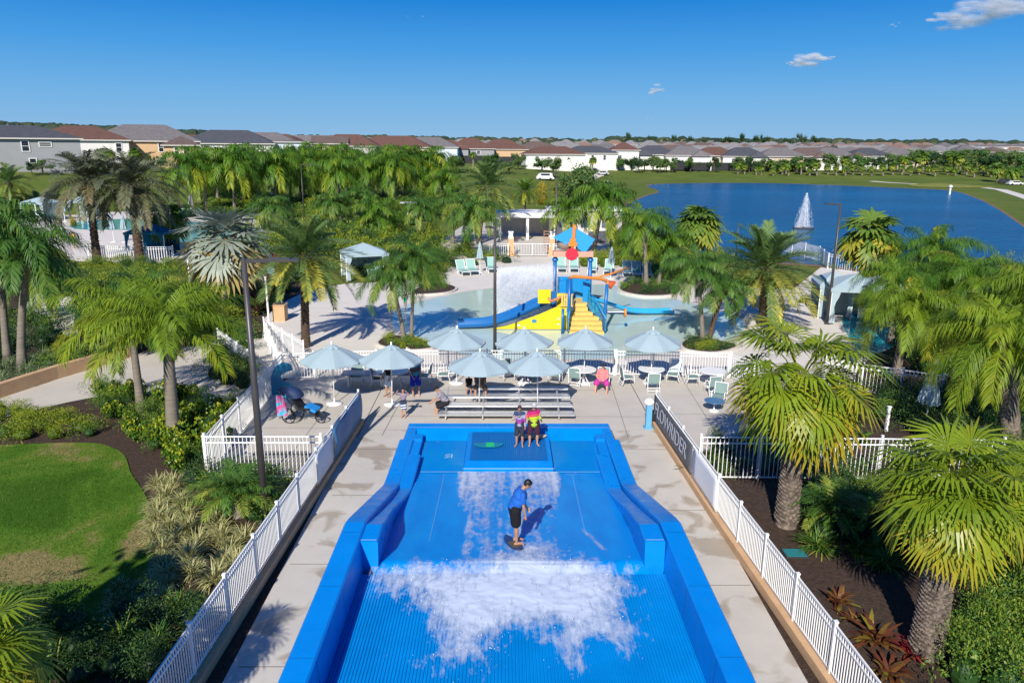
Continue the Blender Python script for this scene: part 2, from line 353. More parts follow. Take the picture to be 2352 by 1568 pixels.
tag(t.build('grass', GM), 'short green grass blades of the left lawn', 'grass', kind='stuff')
# paving
sheet('pavement', [(-5.75,4),(-3.74,4),(-3.74,27.09),(-5.5,27.1),(-5.5,26.31),(-5.75,26.3)], .01, M['concw'], 'stained concrete deck on the left of the ride', 'pavement')
sheet('pavement', [(6.35,4),(6.35,26.3),(6.0,26.31),(6.0,27.1),(4.28,27.1),(4.28,4)], .01, M['concw'], 'stained concrete deck on the right of the ride', 'pavement')
sheet('pavement', [(6.0,27.105),(6.0,34.9),(-5.5,34.9),(-5.5,27.105)], .01, M['conc'], 'grey concrete terrace under the bleachers', 'pavement')
sheet('pavement', [(-9.75,22.75),(-5.78,22.75),(-5.78,26.28),(-5.53,26.33),(-5.53,34.9),(-10.0,34.9),(-10.6,31.2)], .012, M['conc'], 'concrete spectator terrace left of the bleachers', 'pavement')
sheet('pavement', [(6.03,26.33),(6.45,26.3),(6.45,25.0),(7.6,25.0),(7.9,26.4),(13.5,26.5),(13.8,34.9),(6.03,34.9)], .012, M['conc'], 'concrete terrace under the tables right of the bleachers', 'pavement')
deck = V([(600,790),(608,730),(640,700),(700,670),(790,652),(1000,640),(1020,612),(1060,600),(1180,590),(1290,590),(1420,596),(1560,622),(1640,640),(1740,660),(1860,668),(1960,660),(2120,690),(2100,760),(1985,820),(1960,870),(1600,868),(560,868)])
sheet('pavement', deck, .006, M['conc2'], 'pale deck around the splash pool', 'pavement')
pool_px = [(905,720),(930,703),(985,688),(1060,672),(1150,661),(1280,655),(1400,655),(1445,668),(1520,682),(1600,700),(1680,722),(1712,745),(1690,775),(1640,792),(1560,800),(1500,812),(1420,822),(1300,826),(1180,826),(1085,818),(1010,798),(950,778),(905,752)]
pool_pts = V(pool_px)
pc = sum((Vector((p.x, p.y)) for p in pool_pts), Vector((0,0)))/len(pool_pts)
sheet('pool_edge', [(pc.x+(p.x-pc.x)*1.025, pc.y+(p.y-pc.y)*1.025) for p in pool_pts], .011, mat('pale_tile', (.62,.55,.46), .6), 'pale rim of the splash pool', 'pool edge', smooth=5)
sheet('water', pool_pts, .016, M['splash'], 'shallow pale splash pool round the play structure', 'pool', smooth=5)
sheet('path', V([(-60,940),(0,912),(130,869),(245,835),(300,815),(400,800),(470,798),(560,830),(610,860),(600,915),(560,945),(470,952),(330,905),(200,915),(0,960),(-60,970)]), .008, M['conc3'], 'concrete garden path curving behind the lawn', 'path', smooth=4)
sheet('path', V([(440,800),(520,775),(620,780),(600,850),(520,835)]), .02, M['conc2'], 'pale ramp landing below the pool gate', 'path')
sheet('path', V([(60,700),(150,650),(330,640),(330,690),(240,742),(170,735),(180,770),(120,760)]), .010, M['conc2'], 'pale walk between the left garden palms', 'path', smooth=4)
# curbed planting beds around the splash pool
for nm_, px_, lab_ in (('bed_front_left',[(862,792),(895,774),(960,780),(1002,800),(962,809),(900,806)],'round curbed bed at the left front of the splash pool'),('bed_front_right',[(1562,792),(1600,776),(1655,786),(1698,800),(1645,815),(1575,808)],'round curbed bed at the right front of the splash pool'),('bed_back_right',[(1418,670),(1438,650),(1500,647),(1565,658),(1560,679),(1480,684)],'curbed bed at the right back of the splash pool'),('bed_back_left',[(950,668),(1000,652),(1050,662),(1030,675),(955,680)],'curbed bed at the left back of the splash pool')):
    pts_ = [(p.x,p.y) for p in V(px_)]; c_ = (sum(p[0] for p in pts_)/len(pts_), sum(p[1] for p in pts_)/len(pts_))
    sheet('curb', pts_, .15, mat('bed_curb', (.66,.60,.53), .7), lab_+', pale rim', 'curb', thick=.15, smooth=5)
    sheet('mulch_bed', [(c_[0]+(p[0]-c_[0])*.90, c_[1]+(p[1]-c_[1])*.90) for p in pts_], .155, M['mulch'], lab_, 'flower bed', smooth=5)
# big pool on the left with its deck
sheet('pavement', V([(40,520),(70,499),(180,487),(420,484),(560,494),(600,520),(600,560),(520,600),(180,600),(150,580)]), .004, M['conc2'], 'white deck round the distant turquoise pool', 'pavement', smooth=3)
sheet('water', V([(162,516),(205,507),(290,503),(380,505),(470,512),(560,520),(600,535),(560,560),(440,572),(390,585),(365,582),(350,560),(300,530),(210,528),(170,525)]), .016, M['pool'], 'turquoise pool beyond the left garden', 'pool', smooth=4)
sheet('pavement', V([(1000,560),(1060,520),(1150,505),(1400,512),(1400,560),(1420,600),(1290,592),(1050,600)]), .003, M['conc3'], 'grey paving behind the gate pillars', 'pavement')
sheet('pavement', V([(1790,690),(1890,610),(2000,600),(2100,640),(2130,700),(1990,830),(1880,760)]), .007, M['conc2'], 'deck by the right hand cabanas', 'pavement')
sheet('water', V([(1935,730),(1990,715),(2050,740),(2060,790),(2000,812),(1960,790)]), .018, M['pool'], 'small blue pool behind the right palms', 'pool', smooth=4)
# deck joints (saw cuts) as thin real strips
jb = MB()
def joint(p, q, wd=.022):
    p = Vector(p); q = Vector(q); d = (q-p).normalized(); s_ = Vector((d.y,-d.x,0))*wd/2
    jb.poly([p-s_, q-s_, q+s_, p+s_])
for x0, x1, y0 in ((-5.4,-3.85,25.2),(4.45,6.3,25.2),(-5.4,-3.9,21.5),(4.5,6.3,20.5),(-10,-5.6,27.3),(-5.5,6,28.6),(6.1,13.2,28.9),(-9.5,5,32),(4.6,6.3,16.5),(4.6,6.3,12.5),(-5.6,-3.9,17.5),(-5.6,-3.9,13.5)): joint((x0,y0,.017),(x1,y0,.017))
for x, y0, y1 in ((-7.6,23.6,34.8),(-4.6,26.5,34.8),(4.8,26.3,34.8),(8.3,24.4,34.8),(11.2,24.4,34.8)): joint((x,max(y0,26.7) if x > 7 else y0,.017),(x+.35,y1,.017))
tag(jb.build('pavement_joints', M['joint']), 'dark saw cut joints across the terrace', 'joints', kind='structure')

# ---------------------------------------------------------------- the surf ride
ZT = .045
ride = empty('surf_ride', (.27, 18, 0), 'long bright blue surf ride with high side walls and a rising wave floor', 'surf ride')
def lb(mbx, name, material, **k):                       # geometry written in world metres, parented to the ride
    mbx.v = [(a-.27, b-18, c) for a, b, c in mbx.v]; return mbx.build(name, material, ride, **k)
def zf(Y):
    if Y >= 23.2: return .03
    if Y >= 15.5: s_ = (23.2-Y)/7.7; return .03+1.25*s_**1.18
    if Y >= 15.1: return 1.28-(15.5-Y)*.2
    return 1.20
def rz(Y):                                               # wall top
    if Y > 25.4: return .28
    if Y > 21.7: return .32
    if Y > 16.1: return .32+1.68*min(1, max(0, (21.7-Y)/5.5))
    return 2.0
def wall(x_out, x_in, step):
    mw = MB(); Ys = [27.1, 26, 25.42]; out = []
    Ys2 = list(np.linspace(25.4, 21.9, 4))+list(np.linspace(21.6, 16.1, 14))+[15.9, 12, 8, 5]
    sg = 1 if x_out > x_in else -1
    sec = []
    for Y in Ys+Ys2:
        xo = x_out-sg*step if Y > 25.41 else x_out; sec.append((Y, xo, x_in, rz(Y)))
    bev = .035
    for (Y, xo, xi, zt) in sec:
        fl = min(zf(Y), .9)-.3
        for p in ((xo, 0-.05), (xo, zt-bev), (xo-sg*bev, zt), (xi+sg*bev, zt), (xi, zt-bev), (xi-sg*.06*max(0,(zt-zf(Y))), zf(Y)-.02)):
            mw.v.append((p[0], Y, p[1]))
    for i in range(len(sec)-1):
        for j in range(5): mw.face([i*6+j, i*6+j+1, (i+1)*6+j+1, (i+1)*6+j] if sg < 0 else [i*6+j, (i+1)*6+j, (i+1)*6+j+1, i*6+j+1])
    k = (len(sec)-1)*6; mw.face(list(range(6))); mw.face([k+j for j in range(6)][::-1]); mw.cm = 1
    for Y in (24.3, 22.1, 15.6, 13.4, 11.2, 9):
        zt = rz(Y)+.003; xl, xh = min(x_out, x_in)+.03, max(x_out, x_in)-.03; mw.poly([(xl,Y,zt),(xh,Y,zt),(xh,Y+.014,zt),(xl,Y+.014,zt)])
        if Y < 16: xi = x_in-sg*.004; zb = zf(Y); xb = xi-sg*.06*(rz(Y)-zb); mw.poly([(xi,Y,rz(Y)-.04),(xi,Y+.014,rz(Y)-.04),(xb,Y+.014,zb+.02),(xb,Y,zb+.02)])
    return mw
lb(wall(-3.77, -3.26, .12), 'outer_wall', [M['blue'], M['seam']])
lb(wall(4.31, 3.81, .15), 'outer_wall', [M['blue'], M['seam']])
mw = MB(); mw.box((.25, 26.86, .12), (7.75, .5, .33)); lb(mw, 'end_wall', M['blue'])
mw = MB(); mw.v = []                                      # sloping inner face of the end wall
mw.poly([(-3.28,26.6,.27),(3.83,26.6,.27),(3.83,25.9,.03),(-3.28,25.9,.03)]); mw.poly([(-3.3,26.62,.272),(-3.3,26.6,.2),(3.8,26.6,.2),(3.8,26.62,.272)]); lb(mw, 'end_slope', M['blue2'])
mw = MB()
for xa, xb in ((-3.3,-1.34),(1.79,3.85)):
    mw = MB(); mw.poly([(xa,22.9,ZT),(xb,22.9,ZT),(xb,26.1,ZT),(xa,26.1,ZT)]); lb(mw, 'side_trough', M['blue_wet'])
# the two side blocks that rise with the wave
def block(xo, xi, sg):
    mw = MB(); Ys = [24.05, 22.5, 21.4]+list(np.linspace(21.1, 16.1, 16))+[15.9, 15.3]
    for Y in Ys:
        zt = .30 if Y > 21.35 else .30+1.64*min(1, max(0, (21.35-Y)/5.25))**1.1
        bul = -.10*math.exp(-((Y-18.6)/1.6)**2)*sg       # the face towards the wave bends
        xin = xi+bul
        for p in ((xo, -.2), (xo, zt-.02), (xo+.02*sg, zt), (xin-.03*sg, zt), (xin, zt-.03), (xin-.02*sg, zf(Y)-.1)): mw.v.append((p[0], Y, p[1]))
    for i in range(len(Ys)-1):
        for j in range(5): mw.face([i*6+j, (i+1)*6+j, (i+1)*6+j+1, i*6+j+1] if sg < 0 else [i*6+j, i*6+j+1, (i+1)*6+j+1, (i+1)*6+j])
    k = (len(Ys)-1)*6; mw.face(list(range(6))[::-1]); mw.face([k+j for j in range(6)]); return mw
lb(block(-3.31, -2.85, 1), 'side_block', M['blue']); lb(block(3.77, 3.30, -1), 'side_block', M['blue'])
mw = MB()                                                # low entry steps before the blocks
for x in (-3.12, 3.62):
    mw = MB(); mw.box((x, 24.75, .1), (.34, 1.2, .3)); mw.box((x, 25.7, .16), (.34, .52, .3)); lb(mw, 'entry_step', M['blue'])
# floor: trough, rising ramp, crest
mw = MB(); Ys = [23.3]+list(np.linspace(23.2, 15.5, 40))+[15.4, 15.25, 15.1]; Xs = np.linspace(-2.95, 3.4, 24)
for Y in Ys:
    for x in Xs: mw.v.append((float(x), Y, zf(Y)))
for i in range(len(Ys)-1):
    for j in range(23): mw.face([i*24+j, (i+1)*24+j, (i+1)*24+j+1, i*24+j+1][::-1])
lb(mw, 'wave_floor', M['wave'], smooth=True)
# ribbed drain floor
mw = MB(); x = -3.3
prof = []
while x < 3.86:
    prof += [(x, 1.19), (x+.030, 1.19), (x+.036, 1.215), (x+.060, 1.215)]; x += .066
for Y in (15.11, 5): mw.v += [(a, Y, c) for a, c in prof]
k = len(prof)
for j in range(k-1): mw.face([j, k+j, k+j+1, j+1][::-1])
lb(mw, 'ribbed_floor', M['blue2'])
# start platform over the nozzle
mw = MB(); px0, px1 = -1.34, 1.78
sec = [(.02, 23.2), (.07, 23.2), (.12, 23.3), (.20, 23.72), (.205, 24.2), (.205, 26.6)]
for (z_, Y) in sec:
    for xx in (px0, px0+.05, px0+.17, px1-.17, px1-.05, px1): mw.v.append((xx, Y, z_ if px0 < xx < px1 else max(z_-.18,.02)))
for i in range(len(sec)-1):
    for j in range(5): mw.face([i*6+j, i*6+j+1, (i+1)*6+j+1, (i+1)*6+j])
lb(mw, 'start_platform', M['blue'])
mw = MB(); x = px0+.2; prof = []
while x < px1-.22: prof += [(x, .208), (x+.030, .208), (x+.036, .226), (x+.060, .226)]; x += .07
for Y in (23.78, 26.4): mw.v += [(a, Y, c) for a, c in prof]
k = len(prof)
for j in range(k-1): mw.face([j, k+j, k+j+1, j+1][::-1])
lb(mw, 'ribbed_mat', mat('ribbed_mat_blue', (.002,.15,.46), .4))
# thin seams on the ride
mw = MB()
for (p, q) in (((-1.95,23.0),(-1.85,16.9)), ((2.36,23.0),(2.18,17.2))):
    for i in range(20):
        a = i/20; b2 = (i+1)/20; Y0 = p[1]+(q[1]-p[1])*a; Y1 = p[1]+(q[1]-p[1])*b2; X0 = p[0]+(q[0]-p[0])*a; X1 = p[0]+(q[0]-p[0])*b2
        mw.poly([(X0-.005,Y0,zf(Y0)+.012),(X0+.005,Y0,zf(Y0)+.012),(X1+.005,Y1,zf(Y1)+.012),(X1-.005,Y1,zf(Y1)+.012)])
for xa, xb in ((-2.9,-1.36),(1.82,3.35)): mw.poly([(xa,23.16,ZT+.007),(xb,23.16,ZT+.007),(xb,23.19,ZT+.007),(xa,23.19,ZT+.007)])
mw.poly([(px0,23.27,.115),(px1,23.27,.115),(px1,23.295,.126),(px0,23.295,.126)])
for xa, xb in ((-3.27,-2.89),(3.33,3.74)): mw.poly([(xa,15.34,1.948),(xb,15.34,1.948),(xb,15.37,1.948),(xa,15.37,1.948)])
mw.poly([(-3.6,26.66,.291),(4.1,26.66,.291),(4.1,26.69,.291),(-3.6,26.69,.291)])
lb(mw, 'white_seam', mat('white_seam', (.30,.55,.80), .4))
mw = MB()                                                # small white mark on the trough floor
for (a, b_, c, d) in ((-2.05,24.35,-1.85,24.40),(-2.05,24.48,-1.85,24.53),(-2.05,24.61,-1.85,24.66),(-2.05,24.48,-2.0,24.66),(-1.9,24.35,-1.85,24.53),(-1.82,24.35,-1.78,24.66)):
    mw.poly([(a,b_,ZT+.007),(c,b_,ZT+.007),(c,d,ZT+.007),(a,d,ZT+.007)])
lb(mw, 'floor_mark', mat('floor_mark', (.35,.62,.85), .5))

# running water and foam over the ramp and the drain
def sdpoly(px, x, y):
    ins = False; dm = 1e9; n_ = len(px)
    for i in range(n_):
        ax, ay = px[i]; bx, by = px[(i+1) % n_]
        if (ay > y) != (by > y) and x < (bx-ax)*(y-ay)/(by-ay)+ax: ins = not ins
        vx, vy = bx-ax, by-ay; t = max(0, min(1, ((x-ax)*vx+(y-ay)*vy)/(vx*vx+vy*vy))); dm = min(dm, math.hypot(x-ax-t*vx, y-ay-t*vy))
    return dm if ins else -dm
_fp = [(868,1303),(960,1300),(1050,1292),(1110,1278),(1160,1252),(1200,1225),(1255,1235),(1300,1268),(1360,1288),(1440,1300),(1452,1340),(1425,1365),(1448,1420),(1470,1468),(1440,1500),(1400,1475),(1350,1470),(1330,1530),(1290,1515),(1262,1450),(1205,1440),(1165,1440),(1140,1490),(1100,1535),(1060,1520),(1010,1545),(985,1515),(1010,1460),(975,1412),(930,1370),(880,1345)]
fpoly = [(p.x, p.y) for p in [at(a, b_, 1.28) for a, b_ in _fp]]
nX, nY = 150, 330; X = np.linspace(-2.84, 3.29, nX); Yg = np.linspace(23.18, 9.5, nY)
vv = []; ff = []; fo = []
for j in range(nY):
    Y = float(Yg[j]); wide = Y < 15.28
    for i in range(nX):
        x = float(X[i])
        if wide: x = .275 + (x-.225)*(3.52/3.07)
        dd_ = sdpoly(fpoly, x, Y); f1 = ss(-1.0, 1.25, dd_+.35*mnoise.noise(Vector((x*1.3, Y*1.3, 7)))-.15*ss(14, 11, Y))*1.12
        f2 = 0
        if Y > 15:
            hw = 1.75-.45*ss(22.8, 17.5, Y); c0 = .2; e_ = ss(hw+.22, hw-.25, abs(x-c0))
            st = .5+.5*mnoise.noise(Vector((x*3.2, Y*.16, 3.1)))+.28*mnoise.noise(Vector((x*9, Y*.3, 1)))
            f2 = e_*(.42+.36*ss(18.5, 23.2, Y)+(st-.5)*.75)
        f3 = .55*math.exp(-((x-2.25-(17.3-Y)*.25)/.13)**2)*ss(15.9, 16.3, Y)*ss(18.3, 17.6, Y)+.4*math.exp(-((Y-22.9)/.25)**2-((x-2.4)/.5)**2)
        f4 = (.60*math.exp(-((Y-16.15)/.10)**2)*ss(.7,1.2,x)*ss(2.0,1.6,x))
        f_ = max(f1, f2, f3, f4, .10)
        nz_ = mnoise.noise(Vector((x*1.7, Y*1.7, 0)))+.5*mnoise.noise(Vector((x*5, Y*5, 2)))+.3*mnoise.noise(Vector((x*11, Y*11, 4)))
        z_ = zf(Y)+.028+(.018 if Y < 15.4 else 0)+max(0, f1)*(.012+.012*nz_)+.012*nz_
        vv.append((x, Y, z_)); fo.append(f_)
for j in range(nY-1):
    for i in range(nX-1): a = j*nX+i; ff.append((a, a+nX, a+nX+1, a+1))
me = bpy.data.meshes.new('white_water'); me.from_pydata(vv, [], ff); at_ = me.attributes.new('foam', 'FLOAT', 'POINT'); at_.data.foreach_set('value', fo)
me.polygons.foreach_set('use_smooth', [True]*len(ff))
m, n, b = newmat('white_water'); tc = n.nodes.new('ShaderNodeTexCoord'); A = n.nodes.new('ShaderNodeAttribute'); A.attribute_name = 'foam'
mp = n.nodes.new('ShaderNodeMapping'); mp.inputs['Scale'].default_value = (1.5, .8, 1); n.links.new(tc.outputs['Object'], mp.inputs[0])
q1 = n.nodes.new('ShaderNodeTexNoise'); q1.inputs['Scale'].default_value = 3.0; q1.inputs['Detail'].default_value = 14; q1.inputs['Roughness'].default_value = .72; q1.inputs['Distortion'].default_value = .35
mps = n.nodes.new('ShaderNodeMapping'); mps.inputs['Scale'].default_value = (7, .7, 1); n.links.new(tc.outputs['Object'], mps.inputs[0])
q2 = n.nodes.new('ShaderNodeTexNoise'); q2.inputs['Scale'].default_value = 1.6; q2.inputs['Detail'].default_value = 6; n.links.new(mps.outputs[0], q2.inputs[0])
n.links.new(mp.outputs[0], q1.inputs[0]); qa = n.nodes.new('ShaderNodeMath'); qa.operation = 'MULTIPLY_ADD'; qa.inputs[1].default_value = .30; n.links.new(q2.outputs[0], qa.inputs[0]); n.links.new(q1.outputs[0], qa.inputs[2])
s1 = n.nodes.new('ShaderNodeMath'); s1.operation = 'MULTIPLY_ADD'; s1.inputs[1].default_value = 2.5; s1.inputs[2].default_value = -2.1; n.links.new(qa.outputs[0], s1.inputs[0])
s2 = n.nodes.new('ShaderNodeMath'); s2.operation = 'MULTIPLY_ADD'; s2.inputs[1].default_value = 1.5; n.links.new(A.outputs['Fac'], s2.inputs[0]); n.links.new(s1.outputs[0], s2.inputs[2])
rp = n.nodes.new('ShaderNodeValToRGB'); rp.color_ramp.elements[0].position = .08; rp.color_ramp.elements[1].position = 1.0; rp.color_ramp.elements[1].color = (.90,.90,.90,1); e_ = rp.color_ramp.elements.new(.45); e_.color = (.42,.42,.42,1); n.links.new(s2.outputs[0], rp.inputs[0])
b.inputs['Base Color'].default_value = (.62,.71,.86,1); b.inputs['Roughness'].default_value = .7
bp = n.nodes.new('ShaderNodeBump'); bp.inputs['Strength'].default_value = .08; bp.inputs['Distance'].default_value = .05; n.links.new(q1.outputs[0], bp.inputs['Height']); n.links.new(bp.outputs[0], b.inputs['Normal'])
tr = n.nodes.new('ShaderNodeBsdfTransparent'); tr.inputs[0].default_value = (1,1,1,1); gl = n.nodes.new('ShaderNodeBsdfGlossy'); gl.inputs['Roughness'].default_value = .12; n.links.new(bp.outputs[0], gl.inputs['Normal'])
fr = n.nodes.new('ShaderNodeFresnel'); fr.inputs[0].default_value = 1.33; n.links.new(bp.outputs[0], fr.inputs['Normal'])
m1 = n.nodes.new('ShaderNodeMixShader'); n.links.new(fr.outputs[0], m1.inputs[0]); n.links.new(tr.outputs[0], m1.inputs[1]); n.links.new(gl.outputs[0], m1.inputs[2])
m2 = n.nodes.new('ShaderNodeMixShader'); n.links.new(rp.outputs[0], m2.inputs[0]); n.links.new(tr.outputs[0], m2.inputs[1]); n.links.new(b.outputs[0], m2.inputs[2])
n.links.new(m2.outputs[0], n.nodes['Material Output'].inputs[0]); me.materials.append(m); M['foam'] = m
tag(link('white_water', me), 'white foaming water streaming over the blue surf ride', 'foam', kind='stuff')
# loose foam blobs and spray droplets at the crest
mbd = MB(); rnd = random.Random(5)
for i in range(300):
    a = rnd.uniform(-2.6, 3.1); Y = rnd.uniform(10.5, 16.5)
    d_ = sdpoly(fpoly, a, Y)
    if d_ < -.35: continue
    r_ = rnd.uniform(.004, .012)*(1 if d_ > 0 else .6); mbd.ell((a, Y, zf(Y)+.06+rnd.random()**3*.28), (r_, r_*1.3, r_), 5, 3)
tag(mbd.build('spray_droplets', mat('droplets', (.85,.9,.95), .3)), 'white droplets thrown up from the crest of the wave', 'spray', kind='stuff')

# ---------------------------------------------------------------- curbs and fences
def curb(name, pts, wd, h, label):
    mc = MB()
    for i in range(len(pts)-1):
        p = Vector((*pts[i], h/2)); q = Vector((*pts[i+1], h/2)); mc.bar(p, q, wd, h)
    tag(mc.build(name, M['tan']), label, 'curb')
Lc = [(-5.62,27.75),(-5.95,20),(-6.22,13),(-6.45,5)]; Rc = [(6.05,27.75),(6.35,20),(6.74,13),(7.1,5)]
curb('curb', [(x-.02, y) for x, y in Lc], .26, .24, 'low tan curb under the left ride fence'); curb('curb', Rc, .26, .24, 'low tan curb under the right ride fence')
def fence(pts, z, h, label, spacing=.10, span=1.8, rails=(.06,.86,1.0), pr=.011, group='white picket fences', base_h=None):
    f0 = Vector((*pts[0], z)); root = empty('fence', f0, label, 'fence', group)
    Pk = MB(); Rl = MB(); posts = []
    for i in range(len(pts)-1):
        a = Vector((*pts[i], z)); b_ = Vector((*pts[i+1], z)); L = (b_-a).length; d = (b_-a)/L
        ns = max(1, round(L/span))
        for k in range(ns+(1 if i == len(pts)-2 else 0)): posts.append(a+d*(L*k/ns))
        for r_ in rails: Rl.bar(a+Vector((0,0,h*r_-f0.z+f0.z))-f0+Vector((0,0,0)), b_+Vector((0,0,h*r_))-f0, .035, .04)
        npk = int(L/spacing)
        for k in range(npk):
            p = a+d*(k+.5)*L/npk-f0; Pk.box((p.x, p.y, h*.5+.02), (pr*2, pr*2, h*.92), rot=math.atan2(d.y, d.x))
    Pk.build('pickets', M['white_met'], root); Rl.build('rail', M['white_met'], root)
    for p in posts:
        q = p-f0; mp_ = MB(); mp_.box((q.x, q.y, h*.53), (.065,.065,h*1.06)); mp_.box((q.x, q.y, h*1.075), (.085,.085,.03)); mp_.build('post', M['white_met'], root)
    return root
fence([(x-.06, y) for x, y in Lc], .24, 1.12, 'long white picket fence on the left curb of the ride', .095)
fence([(x+.04, y) for x, y in Rc], .24, 1.12, 'long white picket fence on the right curb of the ride', .095)
# ---------------------------------------------------------------- umbrellas
def make_umbrella(open_=True):
    root = empty('patio_umbrella', (0,0,0))
    p = MB(); p.tube([(0,0,.05),(0,0,2.62)], .024, 10); p.build('pole', M['white_met'], root, smooth=True)
    b = MB(); b.lathe((0,0,0), [(0,.0),(.34,.0),(.345,.03),(.33,.055),(.06,.075),(.035,.085),(.03,.26),(0,.26)], 28); b.build('base', M['white_met'], root, smooth=True)
    f = MB(); f.lathe((0,0,0), [(0,2.6),(.035,2.6),(.04,2.66),(.032,2.76),(0,2.78)], 12); f.build('finial', M['white_met'], root, smooth=True)
    c = MB(); N = 8; rings = 7; sub = 6
    def pt(r, th, top, drop, Rr):
        k = th/(2*math.pi/N); fr = k-math.floor(k); w_ = math.cos(math.pi*(fr-.5))        # panel sag between ribs
        rr = r*(1-.075*w_**1.5*(r/Rr)); z = top-drop*(r/Rr)**1.12-.035*w_*(r/Rr)
        return (rr*math.cos(th), rr*math.sin(th), z)
    def canopy(r0, r1, top, drop, Rr):
        b0 = len(c.v); n = N*sub
        for i in range(rings+1):
            r = r0+(r1-r0)*i/rings
            for j in range(n): c.v.append(pt(r, 2*math.pi*j/n, top, drop, Rr))
        for i in range(rings):
            for j in range(n): c.face([b0+i*n+j, b0+i*n+(j+1)%n, b0+(i+1)*n+(j+1)%n, b0+(i+1)*n+j])
        return b0+rings*n, n
    canopy(.02, .36, 2.64, .14, .36); e, n = canopy(.27, 1.36, 2.60, .60, 1.36)
    b1 = len(c.v)
    for j in range(n): x, y, z = c.v[e+j]; c.v.append((x*1.003, y*1.003, z-.07))
    for j in range(n): c.face([e+j, e+(j+1)%n, b1+(j+1)%n, b1+j])
    c.build('canopy', M['canvas'], root, smooth=False)
    for j in range(N):
        th = 2*math.pi*j/N; r = MB(); r.bar((.03*math.cos(th),.03*math.sin(th),2.56),(1.33*math.cos(th),1.33*math.sin(th),1.97), .018); r.bar((.03*math.cos(th),.03*math.sin(th),1.95),(.7*math.cos(th),.7*math.sin(th),2.26), .014); r.build('rib', M['white_met'], root)
    return root
umb0 = make_umbrella(); first = [True]
for (x, y, rz_, sc, lab) in ((-7.20,30.1,.3,1.0,'pale blue umbrella standing farthest left beside the stroller'),(-4.72,30.0,.1,1.0,'pale blue umbrella over the child with hands on head'),
    (-.98,29.2,.25,.985,'pale blue umbrella rising behind the left half of the bleachers'),(1.48,29.2,.0,.985,'pale blue umbrella rising behind the right half of the bleachers'),
    (-2.15,33.0,.2,1.0,'pale blue umbrella at the rail, leftmost of the back row'),(1.05,33.0,.05,1.0,'pale blue umbrella at the rail, just right of the middle lamp post'),
    (3.80,33.0,.3,1.0,'pale blue umbrella at the rail in front of the yellow stairs'),(6.95,33.0,.15,1.0,'pale blue umbrella over the round table, rightmost of the back row')):
    o = umb0 if first[0] else copy_tree(umb0); first[0] = False
    o.location = (x, y, .014); o.rotation_euler = (R(1.6*math.sin(x*3)), R(1.5*math.cos(y*5+x)), rz_); o.scale = (sc,)*3; tag(o, lab, 'umbrella', 'open pale blue patio umbrellas')
def closed_umb():
    root = empty('closed_umbrella', (0,0,0))
    p = MB(); p.tube([(0,0,0),(0,0,2.7)], .024, 8); p.build('pole', M['white_met'], root)
    c = MB(); n = 16; prof = [(.03,2.75),(.10,2.55),(.17,2.3),(.14,2.25),(.20,1.9),(.24,1.55),(.26,1.3)]
    for i, (r, z) in enumerate(prof):
        for j in range(n): rr = r*(1+.22*(1 if j % 2 else -1)*(i/6)); c.v.append((rr*math.cos(2*math.pi*j/n), rr*math.sin(2*math.pi*j/n), z))
    for i in range(len(prof)-1):
        for j in range(n): c.face([i*n+j, i*n+(j+1)%n, (i+1)*n+(j+1)%n, (i+1)*n+j])
    c.build('folded_canopy', M['canvas'], root)
    b = MB(); b.lathe((0,0,0), [(0,0),(.3,0),(.3,.05),(.04,.08),(.04,.2),(0,.2)], 16); b.build('base', M['white_met'], root); return root
cu = closed_umb()
for i, (x, y, lab) in enumerate(((-2.0,64.3,'folded pale blue umbrella left of the splash pool loungers'),(9.1,61.6,'folded pale blue umbrella right of the kite tower'),)):
    o = cu if i == 0 else copy_tree(cu); o.location = (x, y, .01); tag(o, lab, 'umbrella', 'folded umbrellas round the pools')
for i, (px, py, lab) in enumerate(((262,556,'folded pale umbrella by the far left pool, left one of two'),(288,556,'folded pale umbrella by the far left pool, right one of two'),(150,510,'folded umbrella beside the far left cabana'),(600,475,'folded blue umbrella behind the back palms, left one'),(628,470,'folded blue umbrella behind the back palms, right one'),(440,490,'folded pale umbrella at the back edge of the far pool'))):
    o = copy_tree(cu); o.location = at(px, py, .0); o.location.z = hgt(o.location.x, o.location.y); o.scale = (1.15,)*3; tag(o, lab, 'umbrella', 'folded umbrellas round the pools')

o = copy_tree(cu); q = at(2122,992,0); o.location = (q.x, q.y, 0); o.scale = (1.35,1.35,.92); tag(o, 'bundled pale blue umbrella standing at the right end of the plant pit', 'umbrella', 'folded umbrellas round the pools')
# ---------------------------------------------------------------- tables, chairs, loungers
def make_table():
    root = empty('round_table', (0,0,0)); t = MB(); t.lathe((0,0,0), [(0,.705),(.60,.705),(.62,.72),(.61,.742),(0,.745)], 32); t.build('table_top', M['white'], root, smooth=False)
    for k in range(4):
        a = math.pi/4+k*math.pi/2; l = MB(); l.tube([(.10*math.cos(a),.10*math.sin(a),.70),(.16*math.cos(a),.16*math.sin(a),.35),(.42*math.cos(a),.42*math.sin(a),.0)], .02, 8); l.build('leg', M['white_met'], root)
    return root
t0 = make_table()
for i, (p, lab) in enumerate(((( 6.95,33.0-.0),'round white table at the foot of the right rail umbrella'),((9.75,32.7),'round white table at the right end of the terrace'),((3.75,32.9),'round white table just left of the person in pink'),((1.05,32.7),'round white table behind the middle of the bleachers'),((-4.9,32.6),'round white table in the shade behind the left umbrellas'))):
    o = t0 if i == 0 else copy_tree(t0); o.location = (p[0], p[1], .014); tag(o, lab, 'table', 'round white terrace tables')
